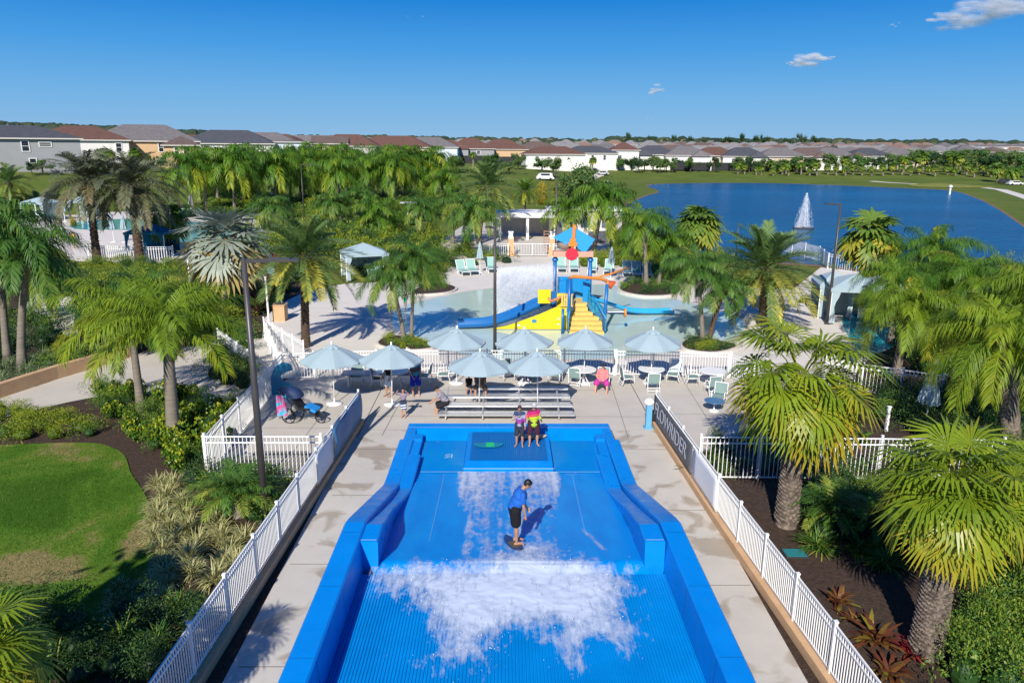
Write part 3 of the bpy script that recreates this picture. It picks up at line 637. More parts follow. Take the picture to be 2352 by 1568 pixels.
def make_chair():
    root = empty('sling_chair', (0,0,0))
    for s in (-1, 1):
        f = MB(); x = .27*s
        f.tube([(x,.26,0),(x,.25,.40),(x,.20,.60),(x,-.20,.64)], .019, 7)             # front leg and arm
        f.tube([(x,-.36,0),(x,-.24,.38),(x,-.34,.92)], .019, 7); f.tube([(x,.25,.40),(x,-.24,.38)], .019, 7)
        f.build('side_frame', M['white_met'], root, smooth=True)
    s_ = MB(); s_.box((0,.01,.405), (.52,.48,.014)); s_.build('seat', M['sling'], root)
    b = MB(); b.bar((0,-.25,.44),(0,-.335,.90), .52, .014, up=(0,1,0)); b.build('backrest', M['sling'], root)
    for (yy, zz, ww) in ((-.34,.925,.03),(-.33,.10,.025),(-.30,.24,.025)): c = MB(); c.bar((-.27,yy,zz),(.27,yy,zz), ww); c.build('crossbar', M['white_met'], root)
    return root
ch0 = make_chair()
CHAIRS = [(1440,885,-80,'white sling chair left of the right rail table'),(1498,898,0,'white sling chair with its back to the camera at the right rail table'),(1545,878,70,'chair tucked right of the rail umbrella table'),(1590,884,-95,'white sling chair left of the end table'),(1636,905,5,'white sling chair with its back to the camera at the end table'),(1650,930,150,'white chair nearest the blue round side table'),
      (1385,893,170,'white sling chair holding the person in pink'),(1322,885,-20,'white chair between the bleachers and the person in pink'),(1275,880,160,'grey backed chair behind the right end of the bleachers'),(1212,872,175,'white chair just behind the bleachers, right of the lamp post'),(1165,872,200,'white chair just behind the bleachers, left of the middle table'),(1018,878,95,'white chair left of the seated child on the bleachers'),(975,880,80,'grey chair in shade right of the blue shorts'),
      (870,888,-90,'grey chair in the umbrella shade beside the low table'),(820,882,180,'chair in deep umbrella shade at the left rail')]
for i, (px, py, dg, lab) in enumerate(CHAIRS):
    o = ch0 if i == 0 else copy_tree(ch0); q = at(px, py, 0); o.location = (q.x, q.y, .014); o.rotation_euler.z = R(dg); tag(o, lab, 'chair', 'white sling chairs on the terrace')
def make_lounger():
    root = empty('lounger', (0,0,0))
    f = MB()
    for s in (-1,1):
        x = .33*s; f.bar((x,-1.0,.33),(x,.35,.33), .035); f.bar((x,.35,.33),(x,.85,.98), .035)
        for y in (-.9,-.1,.3): f.bar((x,y,.0),(x,y,.32), .035)
    f.bar((-.33,-1.0,.33),(.33,-1.0,.33), .035); f.bar((-.33,.85,.98),(.33,.85,.98), .035); f.build('frame', M['white_met'], root)
    b = MB(); b.bar((0,.36,.35),(0,.84,.975), .62, .012, up=(0,1,0)); b.build('backrest', M['lsling'], root)
    b = MB(); b.box((0,-.33,.345), (.62,1.33,.012)); b.build('seat', M['lsling'], root); return root
M['lsling'] = mat('mint_sling', (.30,.50,.44), .8, (.27,.46,.41), 30)
lg0 = make_lounger()
LG = [(1063,630,20,'mint lounger farthest left by the splash pool hedge'),(1085,628,15,'mint lounger left of the folded umbrella'),(1128,623,10,'mint lounger right of the folded umbrella behind the spray'),(1289,622,0,'mint lounger seen through the tower between the two posts, left'),(1318,622,-3,'mint lounger seen through the tower between the two posts, right'),(1360,625,-8,'mint lounger just right of the kite tower'),(1398,628,-12,'mint lounger beside the right folded umbrella'),
      (1440,632,-5,'lounger in the shade right of the splash pool, left one'),(1462,634,-5,'lounger in the shade right of the splash pool, middle one'),(1486,636,-5,'lounger in the shade right of the splash pool, right one')]
for i, (px, py, dg, lab) in enumerate(LG):
    o = lg0 if i == 0 else copy_tree(lg0); q = at(px, py, 0); o.location = (q.x, q.y, .01); o.rotation_euler.z = R(dg); o.scale = (1.15,)*3; tag(o, lab, 'lounger', 'loungers along the splash pool')
LLAB = ['upper','middle','lower']
for i, (px, py, dg) in enumerate(((120,500,80),(140,503,80),(95,500,70),(395,497,10),(415,497,10),(435,497,5),(640,650,60),(615,655,70),(600,662,75),(860,640,30),(880,642,30))):
    o = copy_tree(lg0); q = at(px, py, 0); o.location = (q.x, q.y, .02+hgt(q.x, q.y)); o.rotation_euler.z = R(dg); o.scale = (1.15,)*3
    tag(o, (['pale lounger by the distant cabana left of the turquoise pool','white lounger at the far edge of the turquoise pool','lounger among the shrubs behind the tall date palm','lounger under the cabana left of the splash pool'][0 if i < 3 else 1 if i < 6 else 2 if i < 9 else 3])+', '+['middle one','right one','left one','left one','middle one','right one','right one','middle one','left one','left one','right one'][i], 'lounger', 'loungers by the distant cabana' if i < 3 else 'loungers at the far pool edge' if i < 6 else 'loungers behind the date palm' if i < 9 else 'loungers under the left cabana')
# blue round side table, towel on chair, low bench table
s_ = empty('side_table', (8.9,29.3,.014), 'blue round side table near the big fan palm', 'table'); t = MB(); t.lathe((0,0,0), [(0,.44),(.42,.44),(.43,.46),(.42,.475),(0,.475)], 28); t.build('table_top', mat('side_table_blue', (.06,.17,.32), .4), s_)
t = MB(); t.tube([(0,0,0),(0,0,.44)], .03, 8); t.lathe((0,0,0), [(0,0),(.2,0),(.2,.03),(0,.04)], 16); t.build('leg', M['white_met'], s_)
q = at(1549,868,0); m, n, b = newmat('striped_towel'); tc = n.nodes.new('ShaderNodeTexCoord'); wv = n.nodes.new('ShaderNodeTexWave'); wv.inputs['Scale'].default_value = 5; wv.bands_direction = 'X'; n.links.new(tc.outputs['Object'], wv.inputs[0])
rp = n.nodes.new('ShaderNodeValToRGB'); rp.color_ramp.elements[0].color = (.75,.78,.8,1); rp.color_ramp.elements[1].color = (.30,.52,.65,1); rp.color_ramp.interpolation = 'CONSTANT'; rp.color_ramp.elements[1].position = .6; n.links.new(wv.outputs[0], rp.inputs[0]); n.links.new(rp.outputs[0], b.inputs[0]); b.inputs['Roughness'].default_value = .95
t = MB()
for i in range(9):
    for j in range(12):
        x = -.26+.065*i; v_ = j/11; t.v.append((x*(1+.1*v_), .02*math.sin(i*2.1+v_*3)*v_-.12*v_, 1.02-.62*v_ if j else 1.0))
for i in range(8):
    for j in range(11): t.face([i*12+j, (i+1)*12+j, (i+1)*12+j+1, i*12+j+1])
o = t.build('towel', m, loc=(q.x, q.y-.2, .0)); sm = o.modifiers.new('s', 'SOLIDIFY'); sm.thickness = .015
tag(o, 'blue and white striped towel hung over a chair at the right rail', 'towel')
xf = MB(); xf.bar((-.25,-.05,.01),(.25,.0,.62),.03); xf.bar((.25,-.05,.01),(-.25,.0,.62),.03); xf.bar((-.27,0,.98),(.27,0,.98),.03); xf.bar((-.25,0,.6),(-.27,0,.98),.03); xf.bar((.25,0,.6),(.27,0,.98),.03); xf.bar((-.25,0,.6),(.25,.0,.6),.03)
tag(xf.build('folding_frame', M['white_met'], loc=(q.x, q.y-.05, .014)), 'white crossed folding chair frame under the striped towel', 'folding chair')
bt = empty('bench_table', (-5.55,32.6,.014), 'long low blue topped table in the umbrella shade', 'table'); t = MB(); t.box((0,0,.62),(3.6,.75,.05)); t.build('table_top', mat('blue_tabletop', (.03,.16,.34), .35), bt)
for x in (-1.5,0,1.5):
    t = MB(); t.box((x,0,.3),(.06,.6,.6)); t.build('leg', M['white_met'], bt)

# ---------------------------------------------------------------- bleachers
bl = empty('bleachers', (.1, 28.1, 0), 'four row aluminium bleachers behind the end of the ride', 'bleachers')
for k in range(4):
    y = .05+.55*k; z = .25+.19*k; x0, x1 = (-2.75+.1*k, 2.83-.05*k)
    if k == 3: x0 = -1.5
    t = MB(); t.box(((x0+x1)/2, y+.13, z), (x1-x0, .27, .04)); t.box(((x0+x1)/2, y+.0, z-.02), (x1-x0, .02, .07)); t.build('seat_plank', M['alu'], bl)
    if k: t = MB(); t.box(((x0+x1)/2, y-.20, z-.19), (x1-x0, .24, .035)); t.build('foot_plank', M['alu'], bl)
for x in (-2.4,-.9,.6,2.2):
    t = MB()
    for k in range(4):
        if k == 3 and x < -1.5: continue
        t.bar((x,.18+.55*k,0),(x,.18+.55*k,.22+.19*k), .05)
    t.bar((x,.0,.05),(x,1.85,.05), .05); t.bar((x,.0,.20),(x,1.9,.82), .05); t.build('support_frame', M['alu'], bl)
t = MB(); t.bar((-.4,1.95,.1),(.9,1.95,.75),.04); t.bar((.9,1.95,.75),(2.2,1.95,.1),.04); t.build('brace', M['alu'], bl)

# ---------------------------------------------------------------- stroller
def make_stroller():
    root = empty('stroller', (0,0,0)); BK = M['black']
    for (x, y, r) in ((-.28,-.35,.24),(.28,-.35,.24),(0,.62,.17)):
        wh = MB(); n = 22
        pts = [(x, y+r*math.cos(2*math.pi*k/n), r+r*math.sin(2*math.pi*k/n)) for k in range(n+1)]; wh.tube(pts, .022, 6, cap=False)
        for k in range(6): a = math.pi*k/3; wh.bar((x,y,r),(x,y+r*math.cos(a),r+r*math.sin(a)), .008)
        wh.build('wheel', BK, root)
    f = MB()
    for s in (-1,1): f.tube([(0+.05*s,.60,.20),(.22*s,-.05,.45),(.25*s,-.55,.95),(.22*s,-.72,1.02)], .018, 7); f.tube([(.28*s,-.35,.24),(.22*s,.0,.48)], .016, 7)
    f.tube([(-.22,-.72,1.02),(.22,-.72,1.02)], .022, 7); f.tube([(-.28,-.35,.24),(.28,-.35,.24)], .014, 7); f.build('frame', M['dark'], root)
    s_ = MB(); s_.bar((0,-.02,.48),(0,.38,.50), .40, .06); s_.bar((0,-.02,.48),(0,-.38,.98), .40, .06, up=(0,1,0)); s_.bar((0,.38,.50),(0,.55,.25), .34, .05); s_.build('seat', M['black'], root)
    c = MB(); n = 12
    for i in range(7):
        ph = R(5+25*i/1.1)
        for j in range(n): a = math.pi*j/(n-1); c.v.append((.25*math.cos(a), -.30+.40*math.cos(ph)*math.sin(a)**.5-.05, .80+.33*math.sin(ph)*(.35+.65*math.sin(a))))
    for i in range(6):
        for j in range(n-1): c.face([i*n+j, i*n+j+1, (i+1)*n+j+1, (i+1)*n+j])
    c.build('sun_hood', mat('navy_hood', (.01,.03,.10), .7), root, smooth=True)
    t = MB(); t.bar((0,.18,.56),(0,.55,.42), .36, .09); t.build('footmuff', mat('bright_blue_fabric', (.02,.25,.65), .5), root); return root
st = make_stroller(); st.location = (-8.0, 28.05, .014); st.rotation_euler.z = R(-105); st.scale = (1.25,)*3; tag(st, 'black three wheeled stroller with blue footmuff parked on the left terrace', 'stroller')
t = MB()
for i in range(7):
    for j in range(12): v_ = j/11; x = -.2+.066*i; t.v.append((x, -.04*v_+.02*math.sin(i*2+j*.7), 1.12-.85*v_))
for i in range(6):
    for j in range(11): t.face([i*12+j, (i+1)*12+j, (i+1)*12+j+1, i*12+j+1])
m = mat('pink_and_blue_towel', (.03,.42,.62), .9, (.65,.08,.25), 3.5, contrast=(.45,.55))
o = t.build('towel', m, loc=(-8.75, 27.85, .05)); o.modifiers.new('s', 'SOLIDIFY').thickness = .02; tag(o, 'pink and turquoise towel hanging off the stroller handle', 'towel')

# ---------------------------------------------------------------- surfboards, bin, lamps, rails
def board(name, loc, L, W_, rz_, c1, c2, label):
    root = empty(name, loc, label, 'surfboard', rz=rz_); d = MB(); n = 24; low = []
    rings = []
    for i in range(n+1):
        u = -1+2*i/n; hw = W_/2*max(0.02, (1-abs(u)**2.6))**.55; z = .05*u**4; rings.append([(u*L/2, -hw, z+.02), (u*L/2, 0, z+.035), (u*L/2, hw, z+.02), (u*L/2, 0, z)])
    for r_ in rings: d.v += r_
    for i in range(n):
        for j in range(4): d.face([i*4+j, i*4+(j+1)%4, (i+1)*4+(j+1)%4, (i+1)*4+j][::-1])
    d.build('board', c1, root)
    e = MB(); e.box((.06,0,.043),(.3,W_*.78,.012)); e.build('grip_pad', c2, root); return root
board('surfboard', (-.50,25.02,.235), 1.08, .46, R(2), mat('teal_board', (.01,.22,.33), .3), mat('green_pad', (.02,.50,.18), .5), 'teal short board with a green patch lying on the start platform')
board('surfboard', (1.1,25.85,.24), 1.1, .46, R(-3), mat('tan_board', (.72,.50,.28), .4), mat('tan_pad', (.62,.42,.24), .5), 'tan short board lying behind the two people on the platform')
tc_ = empty('trash_bin', at(645,735,0), 'square tan concrete bin with dark lid at the pool entrance', 'trash bin'); t = MB(); t.box((0,0,.5),(.75,.75,1.0)); t.box((0,0,1.02),(.82,.82,.06)); t.build('body', M['tan'], tc_); t = MB(); t.lathe((0,0,1.05),[(.3,0),(.3,.12),(0,.16)],16); t.build('lid', M['dark'], tc_)
def lamp(base, h, arm, az, label, r0=.10, head=True, group='tall dark lamp posts'):
    root = empty('street_lamp', base, label, 'street lamp', group); p = MB(); p.tube([(0,0,0),(0,0,h)], [r0, r0*.62], 12); p.build('pole', M['lamp'], root, smooth=True)
    b = MB(); b.lathe((0,0,0), [(r0*1.9,0),(r0*1.9,.05),(r0*1.2,.12),(r0,.14)], 16); b.build('base_plate', M['lamp'], root)
    if arm:
        d = Vector((math.cos(az), math.sin(az), 0)); a = MB(); a.bar(Vector((0,0,h-.07)), d*arm*.45+Vector((0,0,h-.05)), .07, .10); a.build('arm', M['lamp'], root)
        hd = MB(); q0 = d*arm*.4+Vector((0,0,h-.04)); q1 = d*arm+Vector((0,0,h-.04)); hd.bar(q0, q1, .22, .07); hd.bar(q0.lerp(q1,.1)+Vector((0,0,.03)), q0.lerp(q1,.75)+Vector((0,0,.03)), .15, .05); hd.build('lamp_head', M['lamp'], root)
    return root
lamp((-6.92,19.75,0), 7.78, 1.45, R(2), 'tall dark lamp post in the left planting bed, arm reaching right', .115)
lamp((-.41,38.2,0), 6.75, .55, R(150), 'tall dark lamp post in the middle, in front of the spray', .10)
lamp((20.5,45.3,0), 7.52, 1.0, R(185), 'tall leaning dark lamp post by the right cabanas', .10)
lamp((5.3,74.5,0), 8.3, 0.5, R(170), 'slim dark lamp post behind the right gate pillar', .08)
lamp((*at(700,520,0).xy,0), 8.3, 2.5, R(0), 'dark lamp post among the back row palms', .08)
lamp((*at(1690,590,0).xy,0), 3.6, .0, 0, 'short dark post at the near lake shore', .08)
for (px, py, h, lab) in ((618,742,2.9,'thin white post beside the concrete bin'),(440,680,2.7,'thin white post left of the silver palm'),(2035,990,1.0,'short white post beside the bundled umbrella at right'),(88,520,3.2,'thin white pole beside the far left cabana')):
    q = at(px, py, 0); t = MB(); t.box((0,0,h/2),(.10,.10,h)); t.box((0,0,h+.02),(.14,.14,.04)); tag(t.build('white_post', M['white_met'], loc=(q.x,q.y,0)), lab, 'post')

# ---------------------------------------------------------------- more fences
fence([(-9.75,22.72),(-5.95,22.74)], 0, 1.5, 'white picket fence closing the front of the left terrace', .13)
fence([(-9.82,22.8),(-10.15,30.4)], 0, 1.4, 'white picket fence along the left side of the terrace behind the lamp post', .13)
fence([(-10.2,30.55),(-10.4,33.6),(-7.5,34.0),(-4.6,34.4)], 0, 1.25, 'white picket gate fence at the back left corner of the terrace', .13)
fence([(-4.5,34.41),(3.0,34.5),(5.42,34.4)], 0, 1.2, 'white picket fence behind the bleachers along the splash pool', .13)
fence([(5.5,34.4),(10.9,34.1)], 0, 1.2, 'white picket fence behind the right hand tables', .13)
fence([(10.95,34.0),(12.9,29.5)], 0, 1.2, 'white picket fence down the right side of the terrace, behind the fan palm', .13)
fence([(-10.5,33.7),(-13.6,41.2),(-10.0,36.0)], 0, 1.2, 'white picket fence rising from the terrace to the pool gate', .13)
fence([(-12.2,34.3),(-15.2,38.5)], 0, 1.2, 'white picket ramp rail left of the pool gate', .13)
fence([(6.55,22.72),(12.5,22.6),(16.5,22.5)], 0, 1.5, 'white picket fence enclosing the dark plant pit behind the fan palm', .14)
fence([(15.0,32.8),(19.0,30.2)], 0, 1.3, 'white picket fence behind the right fan palm crown', .15)
fence([tuple(at(1790,575).xy), tuple(at(1880,600).xy), tuple(at(1900,618).xy), tuple(at(1990,632).xy)], 0, 1.4, 'white picket fence at the lake side of the right deck', .22, 3.0)
fence([tuple(at(205,598).xy), tuple(at(300,603).xy), tuple(at(400,602).xy)], 0, 1.45, 'white picket fence in front of the distant turquoise pool', .22, 3.0, pr=.03)
fence([tuple(at(1270,590).xy), tuple(at(1320,592).xy)], 0, 1.3, 'pale fence right of the gate pillars', .2, 3, pr=.02)
fence([tuple(at(1100,592).xy), tuple(at(1168,590).xy)], 0, 1.3, 'pale fence left of the gate pillars', .2, 3, pr=.02)
def hinged(p, q, label):
    a = Vector((*p, 0)); b_ = Vector((*q, 0)); root = empty('gate', a, label, 'gate'); d = b_-a; L = d.length
    f = MB(); f.bar((0,0,.15), d+Vector((0,0,.15)), .05); f.bar((0,0,1.25), d+Vector((0,0,1.25)), .05); f.bar((0,0,.1),(0,0,1.3),.06); f.bar(d+Vector((0,0,.1)), d+Vector((0,0,1.3)), .06); f.build('gate_frame', M['white_met'], root)
    f = MB()
    for k in range(1, int(L/.16)): p_ = d*(k*.16/L); f.box((p_.x,p_.y,.7),(.025,.025,1.1))
    f.build('pickets', M['white_met'], root)
hinged(tuple(at(1180,588).xy), tuple(at(1222,588).xy), 'left leaf of the white gate between the peach pillars'); hinged(tuple(at(1222.6,588).xy), tuple(at(1262,588).xy), 'right leaf of the white gate between the peach pillars')
# mesh barrier and screen behind palms
t = MB(); P0 = at(795,568); P1 = at(905,560)
t.bar(P0+Vector((0,0,.7)), P1+Vector((0,0,.7)), .02, 1.4); o = t.build('windscreen', mat('grey_mesh', (.09,.10,.12), .8)); tag(o, 'dark grey mesh windscreen fence behind the date palm', 'fence')
t = MB(); P0 = at(1350,560); P1 = at(1420,556); t.bar(P0+Vector((0,0,.7)), P1+Vector((0,0,.7)), .02, 1.4); tag(t.build('windscreen', mat('grey_mesh_b', (.12,.13,.15), .8)), 'short dark mesh screen right of the kite tower', 'fence')
# stone steps and blocks in the left lower terrace
t = MB()
for k in range(6): t.box((-8.3+.1*k, 22.9+.28*k, .03+.02*k), (3.4-.3*k, .26, .06+.04*k))
tag(t.build('steps', mat('slate_steps', (.30,.28,.25), .8, (.2,.19,.17), 3)), 'low grey steps behind the front left picket fence', 'steps')
# tan retaining wall on the left path
def wallrun(pts, h, wd, material, label, cat='wall', cap=None):
    t = MB()
    for i in range(len(pts)-1):
        a = pts[i]; b_ = pts[i+1]; t.bar(Vector((a.x,a.y,h/2)), Vector((b_.x,b_.y,h/2)), wd, h)
    o = t.build('retaining_wall', material); tag(o, label, cat)
    return o
wallrun([at(-70,936),at(0,912),at(130,869),at(245,835),at(300,818)], .62, .3, M['tan'], 'long tan retaining wall beside the left path')
wallrun([at(-70,760),at(20,712)], .5, .3, M['tan'], 'short tan wall at the far left walk')

# ---------------------------------------------------------------- banners with lettering
def banner(name, pts, n, material, label, bulge=.10, sgn=1, group=None):
    # cloth hung inside the fence, pts = bottom and top edge world points (list of pairs)
    root = empty(name, pts[0][0], label, 'banner', group); o0 = Vector(pts[0][0]); t = MB(); K = len(pts); rows = 9
    for i, (lo, hi) in enumerate(pts):
        lo = Vector(lo); hi = Vector(hi)
        for j in range(rows):
            v_ = j/(rows-1); p = lo.lerp(hi, v_)-o0; p.x += sgn*bulge*math.sin(math.pi*v_)*(.5+.5*math.sin(i*1.3)); t.v.append(tuple(p))
    for i in range(K-1):
        for j in range(rows-1): t.face([i*rows+j, (i+1)*rows+j, (i+1)*rows+j+1, i*rows+j+1])
    o = t.build('cloth', material, root, smooth=True); o.modifiers.new('s', 'SOLIDIFY').thickness = .012; return root
def lx(pts, Y):
    for i in range(len(pts)-1):
        if pts[i][1] >= Y >= pts[i+1][1]: t = (pts[i][1]-Y)/(pts[i][1]-pts[i+1][1]); return pts[i][0]+(pts[i+1][0]-pts[i][0])*t
    return pts[-1][0]
bl_ = [((lx(Lc,Y)+.03, Y, .30), (lx(Lc,Y)+.03, Y, 1.36)) for Y in np.linspace(27.7, 23.6, 12)]
banner('banner', bl_, 12, mat('slate_blue_banner', (.05,.17,.32), .55, (.07,.21,.38), 2), 'slate blue banner tied inside the far end of the left ride fence', .10, 1, None)
br_ = []
for Y in np.linspace(27.6, 22.4, 14): br_.append(((lx(Rc,Y)-.06, Y, .30), (lx(Rc,Y)-.06, Y, 1.34)))
BR = banner('banner', br_, 14, mat('charcoal_banner', (.085,.09,.105), .6, (.12,.125,.14), 2), 'charcoal banner with white lettering on the right ride fence', .02, -1)
bl_ = [((lx(Lc,Y)+.02, Y, .30), (lx(Lc,Y)+.02, Y, 1.30)) for Y in np.linspace(23.5, 21.6, 8)]
banner('banner', bl_, 10, mat('white_banner', (.74,.74,.76), .6), 'plain white mesh banner on the left ride fence beside the blue one', .015, 1)
br2 = [((lx(Rc,Y)-.05, Y, .30), (lx(Rc,Y)-.05, Y, 1.30)) for Y in np.linspace(22.3, 19.8, 8)]
banner('banner', br2, 10, mat('white_banner_b', (.80,.80,.81), .6), 'plain white mesh banner on the right ride fence beside the lettered one', .012, -1)
def text3(s_, size, name, material, mw_, parent=None, ext=.004):
    cu_ = bpy.data.curves.new(name, 'FONT'); cu_.body = s_; cu_.size = size; cu_.extrude = ext; cu_.space_character = 1.0; cu_.shear = .18; cu_.align_x = 'CENTER'; cu_.align_y = 'CENTER'
    to = bpy.data.objects.new('tmp', cu_); col.objects.link(to); dg = bpy.context.evaluated_depsgraph_get(); me = bpy.data.meshes.new_from_object(to.evaluated_get(dg)); bpy.data.objects.remove(to)
    me.materials.clear(); me.materials.append(material); o = bpy.data.objects.new(name, me); col.objects.link(o); o.matrix_world = mw_
    if parent is not None: o.parent = parent; o.matrix_parent_inverse = Matrix.Identity(4); o.matrix_basis = Matrix.Translation(-parent.location) @ mw_
    return o
yc = 25.15; ax = Vector((lx(Rc,24)-lx(Rc,26), -2, 0)).normalized()
nrm = Vector((-1,0,0)); upv = Vector((0,0,1)); m4 = Matrix((ax, upv, ax.cross(upv))).transposed().to_4x4(); m4.translation = Vector((lx(Rc,yc)-.10, yc, .86))
sc4 = Matrix.Diagonal((1.0, 1.0, 1.0, 1.0))
text3('FLOWRIDER', .80, 'lettering', mat('banner_letters', (.50,.50,.55), .6), m4 @ sc4, BR)
# speaker post at the right banner end
q = Vector((5.75,27.35,.014)); root = empty('ride_post', q, 'light blue padded post with white bundle on top by the right fence', 'post')
t = MB(); t.box((0,0,.48),(.22,.22,.95)); t.box((0,0,.03),(.34,.34,.06)); t.build('post', mat('padded_blue', (.12,.38,.62), .6), root); t = MB(); t.ell((0,0,1.08),(.2,.16,.16), 12, 8); t.build('bundle', M['white'], root); t = MB(); t.box((.16,.1,.5),(.2,.25,.35)); t.build('control_box', M['black'], root)
# blue wave cut-out by the terrace gate
t = MB(); prof = [(0,0),(1.3,0),(1.25,.5),(.75,.75),(.6,1.1),(.85,1.3),(1.35,1.35),(1.3,1.75),(.8,1.95),(.3,1.7),(.05,1.1)]
t.poly([(x*.75, -.03, z*.72) for x, z in prof]); t.poly([(x*.75, .03, z*.72) for x, z in prof][::-1])
for i in range(len(prof)): a = prof[i]; b_ = prof[(i+1)%len(prof)]; t.poly([(a[0]*.75,-.03,a[1]*.72),(a[0]*.75,.03,a[1]*.72),(b_[0]*.75,.03,b_[1]*.72),(b_[0]*.75,-.03,b_[1]*.72)])
tag(t.build('wave_cutout', mat('wave_cutout_blue', (.01,.24,.42), .4), loc=(-10.25,31.3,.014)), 'blue curling wave cut-out panel by the terrace gate', 'sign'); bpy.data.objects['wave_cutout'].rotation_euler.z = R(35)

q = at(1825,1272,0); dr = empty('drain_cover', (q.x,q.y,0), 'small teal square cover lying in the mulch below the near fan palm', 'drain cover'); t = MB(); t.box((0,0,.03),(.55,.38,.05)); t.build('lid', mat('teal_lid', (.02,.20,.22), .5), dr); t = MB(); t.box((0,0,.02),(.62,.45,.04)); t.build('rim', M['dark'], dr)
# ---------------------------------------------------------------- play structure in the splash pool
PX, PY = 4.6, 44.5
play = empty('play_structure', (PX, PY, .016), 'blue and yellow water play tower with kite roof, stairs and two slides', 'play structure')
def pb(t, name, material, **k): t.v = [(a-PX, b-PY, c) for a, b, c in t.v]; return t.build(name, material, play, **k)
def flume(pts, wd, dep, name, material):
    t = MB(); n = 9; th = .05; pts = [Vector(p) for p in pts]
    Q = []
    for i in range(len(pts)-1):
        a = pts[max(i-1,0)]; b_ = pts[i]; c = pts[i+1]; d = pts[min(i+2,len(pts)-1)]
        for j in range(6): s_ = j/6; Q.append(.5*((2*b_)+(c-a)*s_+(2*a-5*b_+4*c-d)*s_*s_+(3*b_-a-3*c+d)*s_**3))
    Q.append(pts[-1])
    for i, p in enumerate(Q):
        d = (Q[min(i+1,len(Q)-1)]-Q[max(i-1,0)]); d.z = 0; d.normalize(); sx = Vector((d.y,-d.x,0))
        for sh in (0, th):
            for j in range(n):
                a = math.pi*(j/(n-1)); x = -math.cos(a)*(wd/2+sh); z = dep-math.sin(a)**.6*(dep+sh); q = p+sx*x+Vector((0,0,z)); t.v.append(tuple(q))
    m_ = 2*n
    for i in range(len(Q)-1):
        for j in range(n-1):
            t.face([i*m_+j, i*m_+j+1, (i+1)*m_+j+1, (i+1)*m_+j]); t.face([i*m_+n+j, (i+1)*m_+n+j, (i+1)*m_+n+j+1, i*m_+n+j+1])
        for j in (0, n-1): t.face([i*m_+j, (i+1)*m_+j, (i+1)*m_+n+j, i*m_+n+j] if j == 0 else [i*m_+j, i*m_+n+j, (i+1)*m_+n+j, (i+1)*m_+j])
    return pb(t, name, material, smooth=True)
for (x, y, h, r, lean) in ((3.35,47.2,4.0,.13,0),(5.62,47.2,4.0,.13,0),(3.95,43.2,3.15,.10,0),(6.05,43.0,2.9,.11,.10),(3.55,42.6,1.5,.09,0)):
    t = MB(); t.tube([(x,y,0),(x+lean,y,h)], [r,r*.95], 12)
    if y > 47: t.lathe((x,y,h-.35), [(r*1.5,0),(r*1.5,.12),(r,.2)], 12)
    pb(t, 'post', M['pblue'], smooth=True)
t = MB(); t.box((4.48,47.2,4.12), (2.55,.7,.34)); pb(t, 'roof_beam', mat('pink_beam', (.68,.36,.26), .5, (.62,.33,.25), 1.5))
t = MB()
A = Vector((4.45,47.0,5.85)); B_ = Vector((3.15,47.0,5.15)); C_ = Vector((4.3,47.0,4.6)); D_ = Vector((5.85,47.05,5.05)); E_ = Vector((5.2,46.9,4.15))
for tri in ((A, B_, C_), (A, Vector((4.5,47.0,4.7)), E_), (A, E_, D_)):
    t.poly([p for p in tri]); t.poly([p+Vector((0,.06,0)) for p in tri][::-1])
    for i in range(3): a = tri[i]; b2 = tri[(i+1)%3]; t.poly([a, a+Vector((0,.06,0)), b2+Vector((0,.06,0)), b2])
pb(t, 'kite_panel', M['sky_blue'])
t = MB(); t.bar((4.42,46.9,4.3),(4.5,46.9,5.98), .2, .16); t.box((4.42,46.85,4.75), (.55,.2,.24)); t.box((4.42,46.85,4.95), (.36,.16,.3)); pb(t, 'kite_mast', M['orange'])
t = MB(); t.lathe((0,0,0), [(0,-.06),(.38,-.06),(.42,0),(.38,.06),(0,.06)], 8); t.v = [(x+4.38, -z+46.78, y+4.13) for x, y, z in t.v]; pb(t, 'red_disc', M['red'])
t = MB(); t.lathe((4.05,47.6,4.3), [(0,.0),(.5,.1),(.62,.55),(.55,.6),(0,.55)], 14); pb(t, 'tipping_bucket', mat('bucket', (.30,.24,.2), .5), smooth=True)
t = MB(); t.box((4.7,46.6,1.18), (2.5,1.9,.10)); pb(t, 'deck', M['buff'])
# blue tub behind the stairs
t = MB()
for (x0,y0,x1,y1) in ((3.55,45.9,3.65,47.5),(3.65,47.4,5.4,47.5),(5.4,45.95,5.5,47.5),(3.55,45.85,4.0,45.95),(5.05,45.85,5.5,45.95)): t.box(((x0+x1)/2,(y0+y1)/2,1.9),(max(.08,abs(x1-x0)),max(.08,abs(y1-y0)),1.35))
pb(t, 'tower_wall', mat('tower_blue', (.01,.26,.62), .35))
t = MB(); t.tube([(4.15,45.6,0),(4.15,45.6,2.7)], .2, 14); pb(t, 'water_tank', M['pblue'], smooth=True)
